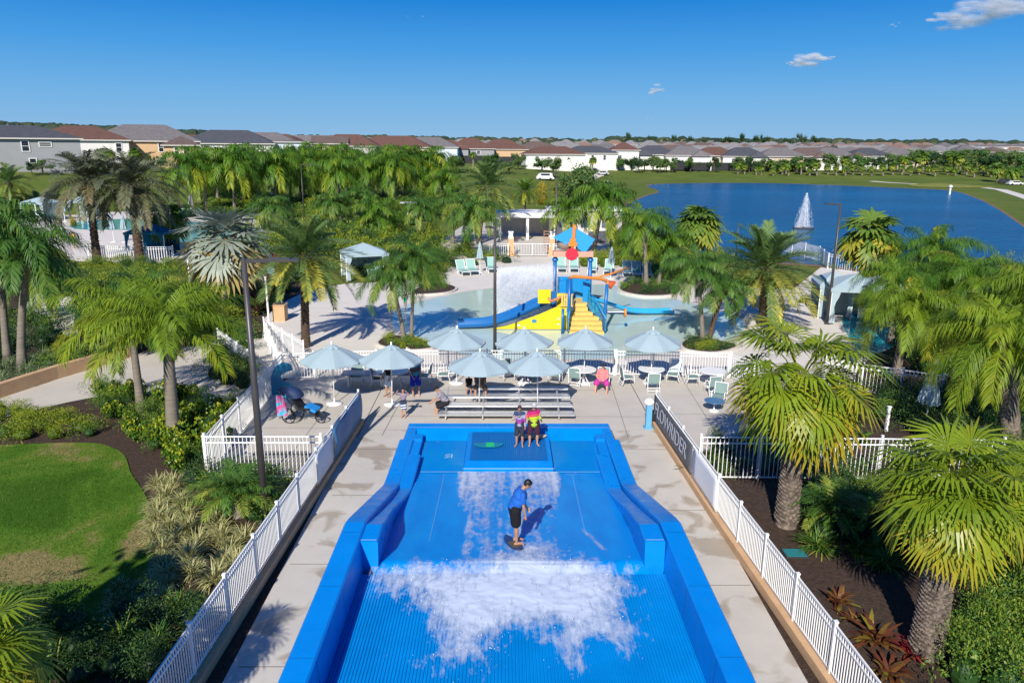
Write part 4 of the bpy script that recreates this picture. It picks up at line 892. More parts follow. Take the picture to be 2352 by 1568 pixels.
# stairs
K = 7
for k in range(K):
    f = k/(K-1); y = 42.5+2.9*f; z = .12+1.1*f; xa = 3.95+.5*ss(.35,.9,f); xb = 6.0-.75*ss(.35,.9,f)
    t = MB(); t.box(((xa+xb)/2, y+.24, z), (xb-xa, .5, .06)); t.box(((xa+xb)/2, y+.0, z-.09), (xb-xa, .03, .16)); pb(t, 'stair_tread', M['buff'])
for s_, xb_ in ((-1, 3.88), (1, 6.08)):
    t = MB(); xe = xb_+(.5 if s_ < 0 else -.75); n = 8
    for k in range(n):
        f = k/n; g = (k+1)/n; p = Vector((xb_+(xe-xb_)*ss(.35,.9,f), 42.4+2.95*f, .1+1.1*f)); q = Vector((xb_+(xe-xb_)*ss(.35,.9,g), 42.4+2.95*g, .1+1.1*g))
        t.bar(p+Vector((0,0,.42)), q+Vector((0,0,.42)), .05, .80)
    pb(t, 'stair_side', mat('wave_panel', (.01,.17,.42), .4, (.03,.36,.55), 6, contrast=(.42,.58)))
    t = MB(); t.tube([(xb_,42.4,.95),(xb_+(xe-xb_)*.5,44,1.6),(xe,45.35,2.1)], .03, 8); pb(t, 'handrail', M['sky_blue'], smooth=True)
t = MB()
for i in range(16): a0 = 2*math.pi*i/16; a1 = 2*math.pi*(i+1)/16; t.poly([(5.98,44.1,1.2),(5.95,44.1+.17*math.cos(a0),1.2+.2*math.sin(a0)),(5.95,44.1+.17*math.cos(a1),1.2+.2*math.sin(a1))])
pb(t, 'white_roundel', M['white'])
t = MB(); t.tube([(4.15,45.6,2.75),(4.35,45.4,2.95),(6.0,44.6,2.95),(6.3,43.6,2.95),(6.18,43.05,2.8)], .10, 10); pb(t, 'orange_pipe', M['orange'], smooth=True)
t = MB(); t.tube([(5.6,45.0,2.95),(6.8,45.6,3.1),(7.9,46.4,3.35)], .06, 8); pb(t, 'orange_pipe', M['orange'], smooth=True)
t = MB(); t.tube([(3.9,44.2,2.05),(3.3,43.8,1.85),(2.9,43.6,1.75),(2.75,43.5,1.95)], .09, 10); pb(t, 'orange_pipe', mat('dull_orange', (.62,.26,.10), .45), smooth=True)
t = MB(); t.lathe((6.6,44.6,2.3), [(.03,0),(.12,.15),(.34,.45),(.30,.47),(0,.3)], 12); pb(t, 'spray_cone', mat('red_orange', (.72,.10,.03), .4), smooth=True)
t = MB(); t.tube([(6.1,43.4,1.15),(7.3,43.4,1.15)], .035, 8); pb(t, 'crank_bar', M['white_met']); t = MB(); t.lathe((0,0,0), [(.10,-.06),(.26,-.06),(.28,0),(.26,.06),(.10,.06)], 14); t.v = [(z+7.35, x+43.4, y+1.1) for x, y, z in t.v]; pb(t, 'crank_wheel', M['orange'])
flume([(4.0,46.3,1.25),(2.9,46.0,1.18),(1.5,45.2,.72),(.2,44.5,.32),(-1.0,44.1,.10),(-2.7,43.9,.05)], 1.05, .42, 'left_slide', M['pblue'])
flume([(5.6,46.9,1.2),(7.0,47.3,.75),(8.3,47.7,.25),(9.6,47.9,.1),(11.3,48.1,.1)], .8, .22, 'right_slide', mat('light_slide_blue', (.03,.38,.72), .35))
t = MB(); prof = [(-.7,.05),(4.0,.05),(4.0,1.45),(3.2,1.4),(2.2,.95),(1.0,.5),(.2,.22)]
Y0, Y1 = 43.5, 43.62
t.poly([(x, Y0, z) for x, z in prof]); t.poly([(x, Y1, z) for x, z in prof][::-1])
for i in range(len(prof)): a = prof[i]; b_ = prof[(i+1)%len(prof)]; t.poly([(a[0],Y0,a[1]),(a[0],Y1,a[1]),(b_[0],Y1,b_[1]),(b_[0],Y0,b_[1])])
pb(t, 'yellow_panel', M['yellow'])
for (x, z, r) in ((1.9,.55,.16),(.95,.28,.10),(3.35,.7,.07),(3.35,.35,.07)):
    t = MB()
    for i in range(14): a0 = 2*math.pi*i/14; a1 = 2*math.pi*(i+1)/14; t.poly([(x,43.47,z),(x+r*math.cos(a1),43.48,z+r*.7*math.sin(a1)),(x+r*math.cos(a0),43.48,z+r*.7*math.sin(a0))])
    pb(t, 'porthole', mat('porthole_blue', (.04,.22,.42), .4) if r > .12 else M['white'])
for (x, z, w_, h_, mm) in ((2.55,1.9,.8,.85,'yellow'),(3.1,1.75,.35,.95,'pblue'),(3.62,1.55,.62,1.1,'yellow')): t = MB(); t.box((x,44.3,z), (w_,.08,h_)); pb(t, 'side_panel', M[mm])
t = MB()
for k in range(5): t.box((3.55+.14*k,43.4,1.85),(.10,.06,.75))
t.box((3.83,43.4,2.2),(.75,.07,.06)); t.box((3.83,43.4,1.5),(.75,.07,.06)); pb(t, 'slatted_gate', M['buff'])
# falling splash of the tipping bucket: droplets and hanging mist in veils
m, n, b = newmat('splash_veil'); tc = n.nodes.new('ShaderNodeTexCoord'); A_ = n.nodes.new('ShaderNodeAttribute'); A_.attribute_name = 'dens'
mp = n.nodes.new('ShaderNodeMapping'); mp.inputs['Scale'].default_value = (1.6,1.6,1.0); n.links.new(tc.outputs['Object'], mp.inputs[0])
nz = n.nodes.new('ShaderNodeTexNoise'); nz.inputs['Scale'].default_value = 2.2; nz.inputs['Detail'].default_value = 12; nz.inputs['Roughness'].default_value = .75; n.links.new(mp.outputs[0], nz.inputs[0])
m1_ = n.nodes.new('ShaderNodeMath'); m1_.operation = 'MULTIPLY_ADD'; m1_.inputs[1].default_value = 1.7; m1_.inputs[2].default_value = -.98; n.links.new(nz.outputs[0], m1_.inputs[0])
m2_ = n.nodes.new('ShaderNodeMath'); m2_.operation = 'ADD'; m2_.use_clamp = True; n.links.new(m1_.outputs[0], m2_.inputs[0]); n.links.new(A_.outputs['Fac'], m2_.inputs[1])
b.inputs['Base Color'].default_value = (.66,.70,.77,1); b.inputs['Roughness'].default_value = .9
m3_ = n.nodes.new('ShaderNodeMath'); m3_.operation = 'MULTIPLY'; m3_.inputs[1].default_value = .80; n.links.new(m2_.outputs[0], m3_.inputs[0])
n.links.new(m3_.outputs[0], b.inputs['Alpha']); M['veil'] = m
vv = []; ff = []; dn = []
for L in range(5):                                        # five curved curtains of falling water, one behind the other
    b0 = len(vv); nu, nv = 36, 40; y0 = 46.0+L*.45
    for i in range(nu+1):
        for j in range(nv+1):
            u = i/nu; v_ = j/nv; x = -.9+4.6*u; top = 3.9+.5*math.sin(u*3+L)*u - (1-u)**2*.35 + (.6*(u-.8) if u > .8 else 0); z = .05+top*v_
            y = y0+.35*math.sin(u*4+L*1.7)+.25*math.sin(v_*5+L); vv.append((x, y, z))
            e = ss(0,.16,u)*ss(1.0,.86,u)*ss(1.0,.80,v_); dn.append(e*(.62+.25*mnoise.noise(Vector((x*1.1,z*1.1,L*3))))-.22*(1-v_)*ss(.5,.0,v_)-(1-e)*.9)
    for i in range(nu):
        for j in range(nv): a = b0+i*(nv+1)+j; ff.append((a, a+nv+1, a+nv+2, a+1))
me = bpy.data.meshes.new('falling_splash'); me.from_pydata(vv, [], ff); me.attributes.new('dens','FLOAT','POINT').data.foreach_set('value', dn); me.materials.append(m)
me.polygons.foreach_set('use_smooth', [True]*len(ff)); tag(link('falling_splash', me), 'white splash of water dumped beside the kite tower', 'splash', kind='stuff')
t = MB(); rnd = random.Random(3)
for i in range(1500):
    u = rnd.random(); x = -.7+4.3*u+rnd.gauss(0,.12); z = .05+rnd.random()*(3.6-1.3*(1-u)**2); y = 46.6+rnd.gauss(0,.8); r = rnd.uniform(.005,.015)
    q = Vector((x,y,z)); a = r; t.poly([q+Vector((a,0,0)),q+Vector((0,a*.6,a)),q+Vector((-a,0,.3*a))]); t.poly([q+Vector((a,0,0)),q+Vector((-a,0,.3*a)),q+Vector((0,-a*.6,-a))]); t.poly([q+Vector((a,0,0)),q+Vector((0,-a*.6,-a)),q+Vector((0,a*.6,a))])
tag(t.build('splash_droplets', bpy.data.materials['droplets']), 'loose droplets round the falling splash', 'spray', kind='stuff')
# lake fountain
fq = at(1845,525,.03); fo_ = empty('lake_fountain', fq, 'tall white plume of the fountain out on the lake', 'fountain')
vv = []; ff = []; dn = []
for L in range(3):
    b0 = len(vv); nu, nv = 30, 40; yaw_ = (L-1)*.35
    for i in range(nu+1):
        for j in range(nv+1):
            u = -1+2*i/nu; v_ = j/nv; z = 4.9*v_; hw = 1.7*(1-v_**.9)*(1.0 if u < 0 else .8)+.06; x = u*hw*(1+.12*mnoise.noise(Vector((u*3,v_*9,L))))
            if u > 0: x += .0
            vv.append((x*math.cos(yaw_), x*math.sin(yaw_)*1.0, z)); e = ss(1,.55,abs(u))*ss(1.0,.9,v_); dn.append(.50*e+.28*v_+.45*mnoise.noise(Vector((u*5,z*.45,L)))-(1-e)*.7)
    for i in range(nu):
        for j in range(nv): a = b0+i*(nv+1)+j; ff.append((a, a+nv+1, a+nv+2, a+1))
me = bpy.data.meshes.new('spray'); me.from_pydata(vv, [], ff); me.attributes.new('dens','FLOAT','POINT').data.foreach_set('value', dn); me.materials.append(M['veil']); o = link('spray', me, fo_); o.rotation_euler.z = .3
t = MB()
for i in range(1500):
    v_ = rnd.random()**1.2; a = rnd.uniform(0,6.28); hw = (1.35*(1-v_**1.3)+.1)*rnd.random()**.5; q = Vector((hw*math.cos(a), hw*math.sin(a), 4.8*v_)); s_ = rnd.uniform(.012,.045)
    t.poly([q+Vector((s_*.4,0,0)),q+Vector((0,0,s_*2.5)),q+Vector((-s_*.4,0,0))]); t.poly([q+Vector((0,s_*.4,0)),q+Vector((0,0,s_*2.5)),q+Vector((0,-s_*.4,0))])
t.build('jet_streaks', bpy.data.materials['droplets'], fo_); t = MB(); t.lathe((0,0,0), [(0,-.02),(1.4,0),(1.4,.12),(.3,.2),(0,.3)], 20); t.build('float', M['dark'], fo_)
# gate pillars, pavilion, disc canopy
for (px, lat, lab) in ((1173, False, 'peach gate pillar with white cap, left of the gate'), (1268, True, 'peach gate pillar with white cap and slatted side, right of the gate')):
    q = at(px, 587, 0); root = empty('gate_pillar', q, lab, 'pillar'); t = MB()
    for z0, z1, w0, w1 in ((0,1.75,.40,.30),): 
        b0 = len(t.v)
        for (z, w_) in ((z0,w0),(z1,w1)): t.v += [(-w_,-w_,z),(w_,-w_,z),(w_,w_,z),(-w_,w_,z)]
        t.face([b0,b0+3,b0+2,b0+1]); t.face([b0+4,b0+5,b0+6,b0+7])
        for k in range(4): t.face([b0+k, b0+(k+1)%4, b0+4+(k+1)%4, b0+4+k])
    t.build('shaft', M['peach'], root)
    t = MB(); t.box((0,0,1.85),(.55,.55,.2)); t.box((0,0,2.15),(.42,.42,.45)); t.box((0,0,2.42),(.55,.55,.1)); t.build('cap', M['white'], root)
    t = MB(); t.tube([(0,0,2.45),(0,0,2.75)], .03, 6); t.tube([(-.2,0,2.6),(.2,0,2.68)], .025, 6); t.ell((0,0,2.8),(.08,.08,.08),8,6); t.build('finial', M['dark'], root)
    if lat:
        t = MB()
        for k in range(8): t.box((-.62,0,.5+.28*k),(.5,.2,.06))
        t.box((-.86,0,1.5),(.06,.2,2.1)); t.build('slats', mat('brown_slats', (.45,.24,.13), .7), root)
q = at(1210,545,0); pav = empty('pavilion', (q.x, q.y, 0), 'white flat roofed pavilion behind the gate pillars', 'pavilion')
t = MB(); t.box((0,0,2.9),(7.4,5.5,.55)); t.build('roof', mat('pavilion_white', (.82,.80,.77), .6), pav)
for x in (-3.3,0,3.3):
    for y in (-2.4,2.4): t = MB(); t.box((x,y,1.3),(.3,.3,2.65)); t.build('column', M['white'], pav)
t = MB(); t.box((0,2.5,1.2),(6.4,.12,2.0)); t.build('back_wall', mat('pavilion_wall', (.6,.57,.54), .8), pav)
q = at(1340,540,0); pv2 = empty('pavilion', (q.x, q.y, 0), 'low pale building right of the white pavilion, behind palms', 'building'); t = MB(); t.box((0,0,1.6),(9,4,3.2)); t.build('wall', mat('pale_wall', (.62,.58,.56), .8), pv2); t = MB(); t.box((0,0,3.3),(9.6,4.6,.25)); t.build('roof', M['white'], pv2)
for x in (-2.6,0,2.6): t = MB(); t.box((x,-2.02,1.7),(1.2,.06,1.1)); t.build('window', mat('window_glass', (.10,.14,.19), .15), pv2)
q = at(945,512,0); dc = empty('disc_canopy', (q.x, q.y, 0), 'white round disc canopy on slanted striped legs among the back palms', 'canopy'); t = MB(); t.lathe((0,0,2.75), [(0,0),(1.55,.04),(1.65,.12),(1.55,.2),(0,.26)], 32); t.build('roof', M['white'], dc)
for k in range(4): a = k*1.57+.4; t = MB(); t.bar((.7*math.cos(a),.7*math.sin(a),0),(.3*math.cos(a),.3*math.sin(a),2.75), .14); t.build('leg', M['tan'] if k % 2 else M['white'], dc)
def cabana(loc, rz_, w_, d_, h_, cloth, label, sides=True, cat='cabana'):
    root = empty('cabana', loc, label, cat, rz=rz_, group=None); hw, hd = w_/2, d_/2; t = MB(); top = (0,0,h_+.75)
    c = [(-hw-.1,-hd-.1,h_),(hw+.1,-hd-.1,h_),(hw+.1,hd+.1,h_),(-hw-.1,hd+.1,h_)]
    for i in range(4): t.poly([c[i], c[(i+1)%4], top]); a, b_ = c[i], c[(i+1)%4]; t.poly([a, (a[0],a[1],h_-.22), (b_[0],b_[1],h_-.22), b_])
    t.build('roof', cloth, root)
    for sx in (-1,1):
        for sy in (-1,1):
            t = MB(); t.box((sx*hw,sy*hd,h_/2),(.08,.08,h_)); t.build('post', M['white_met'], root)
            t = MB(); n = 6
            for j in range(7):
                f = j/6; wd = .45*(1-.75*math.sin(f*math.pi)**2*.9 if f < .6 else .45+.4*(f-.6)); t.v += [(sx*(hw-.02), sy*(hd+.05), h_-.2-(h_-.3)*f), (sx*(hw-.05-wd), sy*(hd+.06), h_-.2-(h_-.3)*f)]
            for j in range(6): t.face([2*j,2*j+1,2*j+3,2*j+2])
            o = t.build('curtain', cloth, root); o.modifiers.new('s','SOLIDIFY').thickness = .03
    if sides:
        t = MB(); t.box((0,hd,h_*.45),(w_-.2,.03,h_*.85)); t.build('back_cloth', cloth, root)
    return root
cv = lambda px, py, h=0: Vector((*at(px, py, 0).xy, hgt(*at(px,py,0).xy)+.01))
cabana(cv(1955,735), R(-12), 3.4, 3.2, 2.3, M['canvas'], 'pale blue cabana with tied curtains beside the right lamp post')
cabana(cv(1905,722), R(-12), 2.0, 2.8, 2.2, M['canvas'], 'narrow pale blue cabana left of the right lamp post')
cabana(cv(2015,728), R(-20), 2.6, 2.6, 2.1, M['canvas'], 'pale blue cabana half hidden by palms at the right')
cabana(cv(838,638), R(20), 3.4, 3.0, 2.2, M['canvas'], 'pale blue cabana with curtains left of the splash pool')
cabana(cv(100,506), R(-15), 4.0, 3.5, 2.6, M['canvas'], 'pale blue cabana at the far left end of the turquoise pool')
cabana(cv(355,582), R(0), 3.8, 3.6, 2.3, M['canvas_dk'], 'dark teal cabana at the near edge of the turquoise pool')
cabana(cv(195,500), R(0), 2.8, 3, 2.5, M['canvas'], 'pale cabana glimpsed left of the grey date palm trunk')
# ---------------------------------------------------------------- people
SKIN = mat('skin', (.52,.29,.18), .55, (.47,.25,.155), 8); SKIN2 = mat('tan_skin', (.44,.235,.14), .55, (.40,.20,.12), 8)
HAIRK = mat('black_hair', (.012,.010,.009), .5); HAIRB = mat('brown_hair', (.06,.03,.018), .6); EYE = mat('eye', (.03,.02,.015), .2)
def voxel(mb_, name, size, material, parent, smooth_it=4):
    me = bpy.data.meshes.new(name); me.from_pydata(mb_.v, [], mb_.f); o = bpy.data.objects.new('tmp', me); col.objects.link(o)
    bm = bmesh.new(); bm.from_mesh(me); bmesh.ops.recalc_face_normals(bm, faces=bm.faces[:]); bm.to_mesh(me); bm.free()
    r = o.modifiers.new('r', 'REMESH'); r.mode = 'VOXEL'; r.voxel_size = size; s = o.modifiers.new('s', 'SMOOTH'); s.iterations = smooth_it; s.factor = .5
    dg = bpy.context.evaluated_depsgraph_get(); m2 = bpy.data.meshes.new_from_object(o.evaluated_get(dg)); bpy.data.objects.remove(o)
    m2.materials.clear(); m2.materials.append(material); m2.polygons.foreach_set('use_smooth', [True]*len(m2.polygons)); return link(name, m2, parent)
def limb(t, pts, rad, n=12):                       # closed tapered limb with rounded ends
    t.tube(pts, rad, n)
    for p, r in ((pts[0], rad[0]), (pts[-1], rad[-1])): t.ell(p, (r,r,r), n, 8)
def dirv(el, az):                                  # direction: el down from horizontal(-90 = straight down), az from forward(+Y) towards +X
    return Vector((math.sin(R(az))*math.cos(R(el)), math.cos(R(az))*math.cos(R(el)), math.sin(R(el))))
def person(label, loc, rz, H, lean=5, side=0, legs=None, arms=None, hips=None, head=(0,0), skin=SKIN, shirt=None, sleeve=.55, shirt_len=.10, shorts=None, short_len=.7, hair=HAIRK, hair_style='short', hat=None, fat=1.0, vox=.011, feet_rot=(0,0), leggings=None):
    s = H/1.72; root = empty('person', loc, label, 'person', rz=rz)
    body = MB(); legs = legs or [((-88,-20),(-90,0)), ((-88,20),(-90,0))]; arms = arms or [((-82,-60),(-85,-20)), ((-82,60),(-85,20))]
    up = Vector((math.sin(R(side)), math.sin(R(lean)), math.cos(R(lean)))).normalized(); rt = Vector((1,0,0)); fwd = up.cross(rt).normalized()*-1; fwd = Vector((0, math.cos(R(lean)), -math.sin(R(lean))))
    hz = hips if hips is not None else .0
    LT, LS, UA, FA = .42*s, .42*s, .285*s, .245*s
    pel = Vector((0,0,0)); hipj = [pel+rt*(-.085*s*fat), pel+rt*(.085*s*fat)]
    J = []
    for i in (0,1):
        a = hipj[i]; kd = dirv(*legs[i][0]); k_ = a+kd*LT; sd_ = dirv(*legs[i][1]); an = k_+sd_*LS; J.append((a,k_,an))
    low = min(J[0][2].z, J[1][2].z)-.075*s
    oz = (hips*1.0 if hips is not None else -low); off = Vector((0,0,oz))
    pel = pel+off; J = [tuple(p+off for p in j) for j in J]
    for i, (a, k_, an) in enumerate(J):
        limb(body, [a, a.lerp(k_,.5), k_], [.088*s*fat, .074*s*fat, .052*s]); limb(body, [k_, k_.lerp(an,.35), an], [.051*s, .055*s, .033*s])
        fr = R(feet_rot[i]); fd = Vector((math.sin(fr), math.cos(fr), 0)); heel = an+Vector((0,0,-.045*s))-fd*.035*s; toe = an+Vector((0,0,-.058*s))+fd*.17*s
        limb(body, [heel, heel.lerp(toe,.55)+Vector((0,0,.012*s)), toe], [.033*s,.036*s,.020*s], 10)
        for q_ in range(5):                        # toes
            sx = (q_-2)*.016*s; pp = toe+Vector((fd.y,-fd.x,0))*sx; limb(body, [pp-fd*.02*s, pp+fd*(.026-.004*abs(q_-(1 if i else 3)))*s], [.011*s,.009*s], 6)
    ch = pel+up*.34*s; nk = pel+up*.50*s
    body.ell(pel+up*.03*s, (.155*s*fat,.115*s*fat,.12*s), 18, 12); limb(body, [pel+up*.02*s, pel+up*.17*s], [.118*s*fat,.112*s*fat], 16)
    Mt = Matrix((rt, fwd, up)).transposed(); body.ell(pel+up*.20*s, (.14*s*fat,.105*s*fat,.15*s), 18, 12, M3=Mt); body.ell(ch+up*.02*s, (.172*s*(.5+.5*fat),.112*s*fat,.17*s), 18, 12, M3=Mt)
    sh = [nk-up*.055*s-rt*.165*s*(.6+.4*fat), nk-up*.055*s+rt*.165*s*(.6+.4*fat)]; limb(body, [sh[0], nk-up*.02*s, sh[1]], [.058*s,.062*s,.058*s])
    hp, hyaw = head; hd_up = (Matrix.Rotation(R(-hp), 3, 'X') @ Vector((0,0,1))); limb(body, [nk-up*.02*s, nk+(up+hd_up).normalized()*.085*s], [.058*s,.052*s])
    Hm = Matrix.Rotation(R(-hyaw), 3, 'Z') @ Matrix.Rotation(R(-hp), 3, 'X'); hc = nk+(up*.4+hd_up*.6).normalized()*.085*s+Hm@Vector((0,.012*s,.10*s))
    def hl(x,y,z): return hc+Hm@Vector((x*s,y*s,z*s))
    body.ell(hl(0,-.005,.02), (.076*s,.094*s,.098*s), 16, 12, M3=Hm); body.ell(hl(0,.018,-.045), (.058*s,.068*s,.068*s), 14, 10, M3=Hm); body.ell(hl(0,.045,-.088), (.03*s,.03*s,.022*s), 10, 8, M3=Hm)
    body.ell(hl(0,.096,-.022), (.014*s,.020*s,.022*s), 8, 6, M3=Hm); body.ell(hl(0,.083,-.062), (.026*s,.014*s,.011*s), 8, 6, M3=Hm); body.ell(hl(0,.078,.018), (.05*s,.016*s,.012*s), 8, 6, M3=Hm)
    for sx in (-1,1): body.ell(hl(sx*.078,-.008,-.012), (.012*s,.02*s,.032*s), 8, 6, M3=Hm)
    AJ = []
    for i in (0,1):
        a = sh[i]; e = a+dirv(*arms[i][0])*UA; w_ = e+dirv(*arms[i][1])*FA; AJ.append((a,e,w_)); fd = (w_-e).normalized()
        limb(body, [a, a.lerp(e,.5), e], [.050*s,.044*s,.036*s]); limb(body, [e, e.lerp(w_,.35), w_], [.037*s,.036*s,.024*s])
        inw = Vector((1 if i == 0 else -1, 0, 0)); nrm_ = fd.cross(inw); nrm_ = nrm_.normalized() if nrm_.length > .1 else Vector((0,1,0)); acr = fd.cross(nrm_).normalized()
        pm = w_+fd*.05*s; body.ell(pm, (.03*s,.03*s,.035*s), 10, 8); limb(body, [w_, w_+fd*.085*s], [.024*s,.030*s], 10)
        for q_ in range(4):                        # four bent fingers and a thumb
            b0 = w_+fd*.085*s+nrm_*(q_-1.5)*.0175*s; L_ = (.062,.074,.070,.054)[q_]*s; k1 = b0+(fd+inw*.25).normalized()*L_*.55; k2 = k1+(fd*.55+inw*.8).normalized()*L_*.5; limb(body, [b0,k1,k2], [.0095*s,.0088*s,.0075*s], 6)
        tb = w_+fd*.035*s+nrm_*-.026*s; limb(body, [tb, tb+(fd*.75-nrm_*.6+inw*.2).normalized()*.035*s, tb+(fd*1.0-nrm_*.35+inw*.45).normalized()*.062*s], [.012*s,.011*s,.009*s], 6)
    voxel(body, 'body', vox, skin, root)
    for sx in (-1,1):
        t = MB(); t.ell(hl(sx*.031,.086,.0), (.012*s,.008*s,.008*s), 8, 6, M3=Hm); t.build('eye', EYE, root, smooth=True)
    if hair is not None:
        t = MB(); t.ell(hl(0,-.018,.036), (.086*s,.096*s,.092*s), 18, 12, M3=Hm)
        t.v = [v for v in t.v]
        if hair_style == 'long': t.ell(hl(0,-.05,-.05), (.085*s,.06*s,.12*s), 14, 10, M3=Hm)
        if hair_style == 'short': t.ell(hl(0,-.03,.0), (.084*s,.075*s,.075*s), 14, 10, M3=Hm)
        t.ell(hl(0,.035,.085), (.062*s,.045*s,.032*s), 12, 8, M3=Hm); voxel(t, 'hair', .012, hair, root, 2)
    if hat is not None:
        t = MB(); t.ell(hl(0,-.012,.06), (.098*s,.108*s,.080*s), 16, 10, M3=Hm); p0 = hl(0,.07,.045)
        for k in range(5): t.ell(hl((k-2)*.026,.115-.006*abs(k-2)**1.5,.040), (.03*s,.055*s,.010*s), 8, 6, M3=Hm)
        voxel(t, 'cap', .010, hat, root, 2)
    if shirt is not None:
        t = MB(); c_ = .020*s; b0 = pel+up*(.10*s-shirt_len*s)
        limb(t, [b0+up*.06*s, pel+up*.2*s], [.140*s*fat,.128*s*fat], 18); t.ell(b0+up*.05*s, (.178*s*fat,.135*s*fat,.09*s), 18, 10, M3=Mt)
        t.ell(pel+up*.20*s, (.168*s*fat,.132*s*fat,.17*s), 18, 12, M3=Mt); t.ell(ch+up*.02*s, ((.172*(.5+.5*fat)+.022)*s,.134*s*fat,.178*s), 18, 12, M3=Mt)
        limb(t, [sh[0], nk-up*.035*s, sh[1]], [.070*s,.070*s,.070*s])
        if sleeve > 0:
            for i in (0,1):
                a,e,w_ = AJ[i]
                if sleeve <= 1: limb(t, [a, a.lerp(e, sleeve)], [.068*s,.062*s])
                else: limb(t, [a, e, e.lerp(w_, sleeve-1)], [.062*s,.050*s,.036*s])
        voxel(t, 'shirt', vox*1.1, shirt, root, 5)
    if shorts is not None:
        t = MB(); t.ell(pel+up*.03*s, (.175*s*fat,.136*s*fat,.125*s), 18, 12)
        for i in (0,1):
            a,k_,an = J[i]
            if short_len <= 1: limb(t, [a, a.lerp(k_, short_len)], [.110*s*fat,.100*s*fat])
            else: limb(t, [a, k_, k_.lerp(an, short_len-1)], [.098*s*fat,.062*s,.050*s])
        voxel(t, 'shorts', vox*1.1, shorts, root, 4)
    return root
cl = lambda nm, c, c2=None, sc_=6: mat(nm, c, .85, c2, sc_, spec=.2)
def bands(nm, stops, axis='Z', lo=0.0, hi=1.6):            # printed fabric: colour by height on the garment
    m, n, b = newmat(nm); tc = n.nodes.new('ShaderNodeTexCoord'); sp = n.nodes.new('ShaderNodeSeparateXYZ'); n.links.new(tc.outputs['Object'], sp.inputs[0])
    ad = n.nodes.new('ShaderNodeMath'); ad.operation = 'MULTIPLY_ADD'; ad.inputs[1].default_value = .18; n.links.new(sp.outputs['X'], ad.inputs[0]); n.links.new(sp.outputs['Z'], ad.inputs[2])
    mr = n.nodes.new('ShaderNodeMapRange'); mr.inputs[1].default_value = lo; mr.inputs[2].default_value = hi; n.links.new(ad.outputs[0], mr.inputs[0])
    rp = n.nodes.new('ShaderNodeValToRGB'); rp.color_ramp.interpolation = 'CONSTANT'; E = rp.color_ramp.elements; E[0].position = 0; E[0].color = (*stops[0][1],1); E[1].position = stops[1][0]; E[1].color = (*stops[1][1],1)
    for p, c in stops[2:]: e = E.new(p); e.color = (*c,1)
    n.links.new(mr.outputs[0], rp.inputs[0]); n.links.new(rp.outputs[0], b.inputs[0]); b.inputs['Roughness'].default_value = .8; return m
# the rider
sx_, sy_ = .30, 16.5; sz = zf(sy_)+.10
board('surfboard', (sx_-.02, sy_+.02, sz-.035), .80, .31, R(-62), mat('ride_board', (.02,.05,.16), .35), mat('ride_pad', (.10,.08,.05), .6), 'small dark board under the rider')
person('rider in a blue t-shirt and black shorts standing on the wave', (sx_, sy_, sz+.012), R(-80), 1.78, lean=22, legs=[((-80,-4),(-92,0)), ((-86,-30),(-88,-10))], arms=[((-80,-4),(-62,8)), ((-87,6),(-80,-6))], head=(42,8), skin=SKIN2,
    shirt=cl('blue_tee', (.02,.13,.50), (.015,.11,.44), 3), sleeve=.62, shirt_len=.12, shorts=cl('black_shorts', (.012,.012,.014)), short_len=.78, vox=.008, fat=1.28)
person('dark haired person in grey and blue rash top on the start platform', (.62, 25.05, .228), R(172), 1.58, lean=4, legs=[((-85,-60),(-90,0)),((-86,60),(-90,0))], arms=[((-80,-70),(-80,-20)),((-60,40),(35,-80))], head=(22,-8), skin=SKIN2,
    shirt=bands('rash_top', ((0,(.36,.37,.47)),(.55,(.30,.05,.28)),(.66,(.36,.37,.47)),(.74,(.02,.05,.12)))), sleeve=1.9, shirt_len=.16, shorts=cl('black_leggings', (.02,.02,.03), (.05,.06,.08), 9), short_len=1.0, hair=HAIRB, feet_rot=(-12,18))
person('person in a grey cap with magenta and lime top on the start platform', (1.13, 25.12, .228), R(186), 1.64, lean=2, legs=[((-84,-70),(-90,0)),((-84,70),(-90,0))], arms=[((-72,-50),(-40,-160)),((-62,60),(-40,160))], head=(14,10), skin=SKIN,
    shirt=bands('bright_top', ((0,(.42,.58,.02)),(.70,(.75,.09,.09)),(.765,(.45,.01,.13)),(.83,(.12,.01,.05)))), sleeve=1.7, shirt_len=.20, shorts=cl('plum_shorts', (.055,.02,.035)), short_len=.95, hair=None, hat=cl('grey_cap', (.50,.49,.48), (.42,.41,.41), 9), fat=1.22, feet_rot=(-14,16))
person('person in grey t-shirt and black cap sitting on the left end of the bleachers', (-2.30, 28.80, .014), R(100), 1.74, lean=34, hips=.56, legs=[((-22,-6),(-84,-2)),((-18,10),(-82,10))], arms=[((-50,25),(-30,30)),((-50,-10),(-28,-30))], head=(30,0), skin=SKIN,
    shirt=cl('grey_tee', (.33,.31,.36), (.29,.27,.32), 4), sleeve=.6, shorts=cl('dark_shorts', (.02,.02,.025)), short_len=.85, hair=None, hat=cl('black_cap', (.02,.02,.022)), fat=1.12)
person('small child in dark rash top and striped trunks holding hands to the head', (-4.02, 28.5, .014), R(172), 1.24, lean=2, legs=[((-88,-40),(-90,0)),((-88,40),(-90,0))], arms=[((12,-55),(50,50)),((12,55),(50,-50))], head=(0,0), skin=SKIN,
    shirt=bands('kid_top', ((0,(.02,.025,.05)),(.60,(.26,.20,.26))), hi=1.3), sleeve=1.8, shorts=bands('striped_trunks', ((0,(.03,.06,.14)),(.30,(.62,.68,.75)),(.345,(.03,.06,.14)),(.385,(.62,.68,.75)),(.43,(.03,.05,.11))), hi=1.3), short_len=.9, hair=HAIRB)
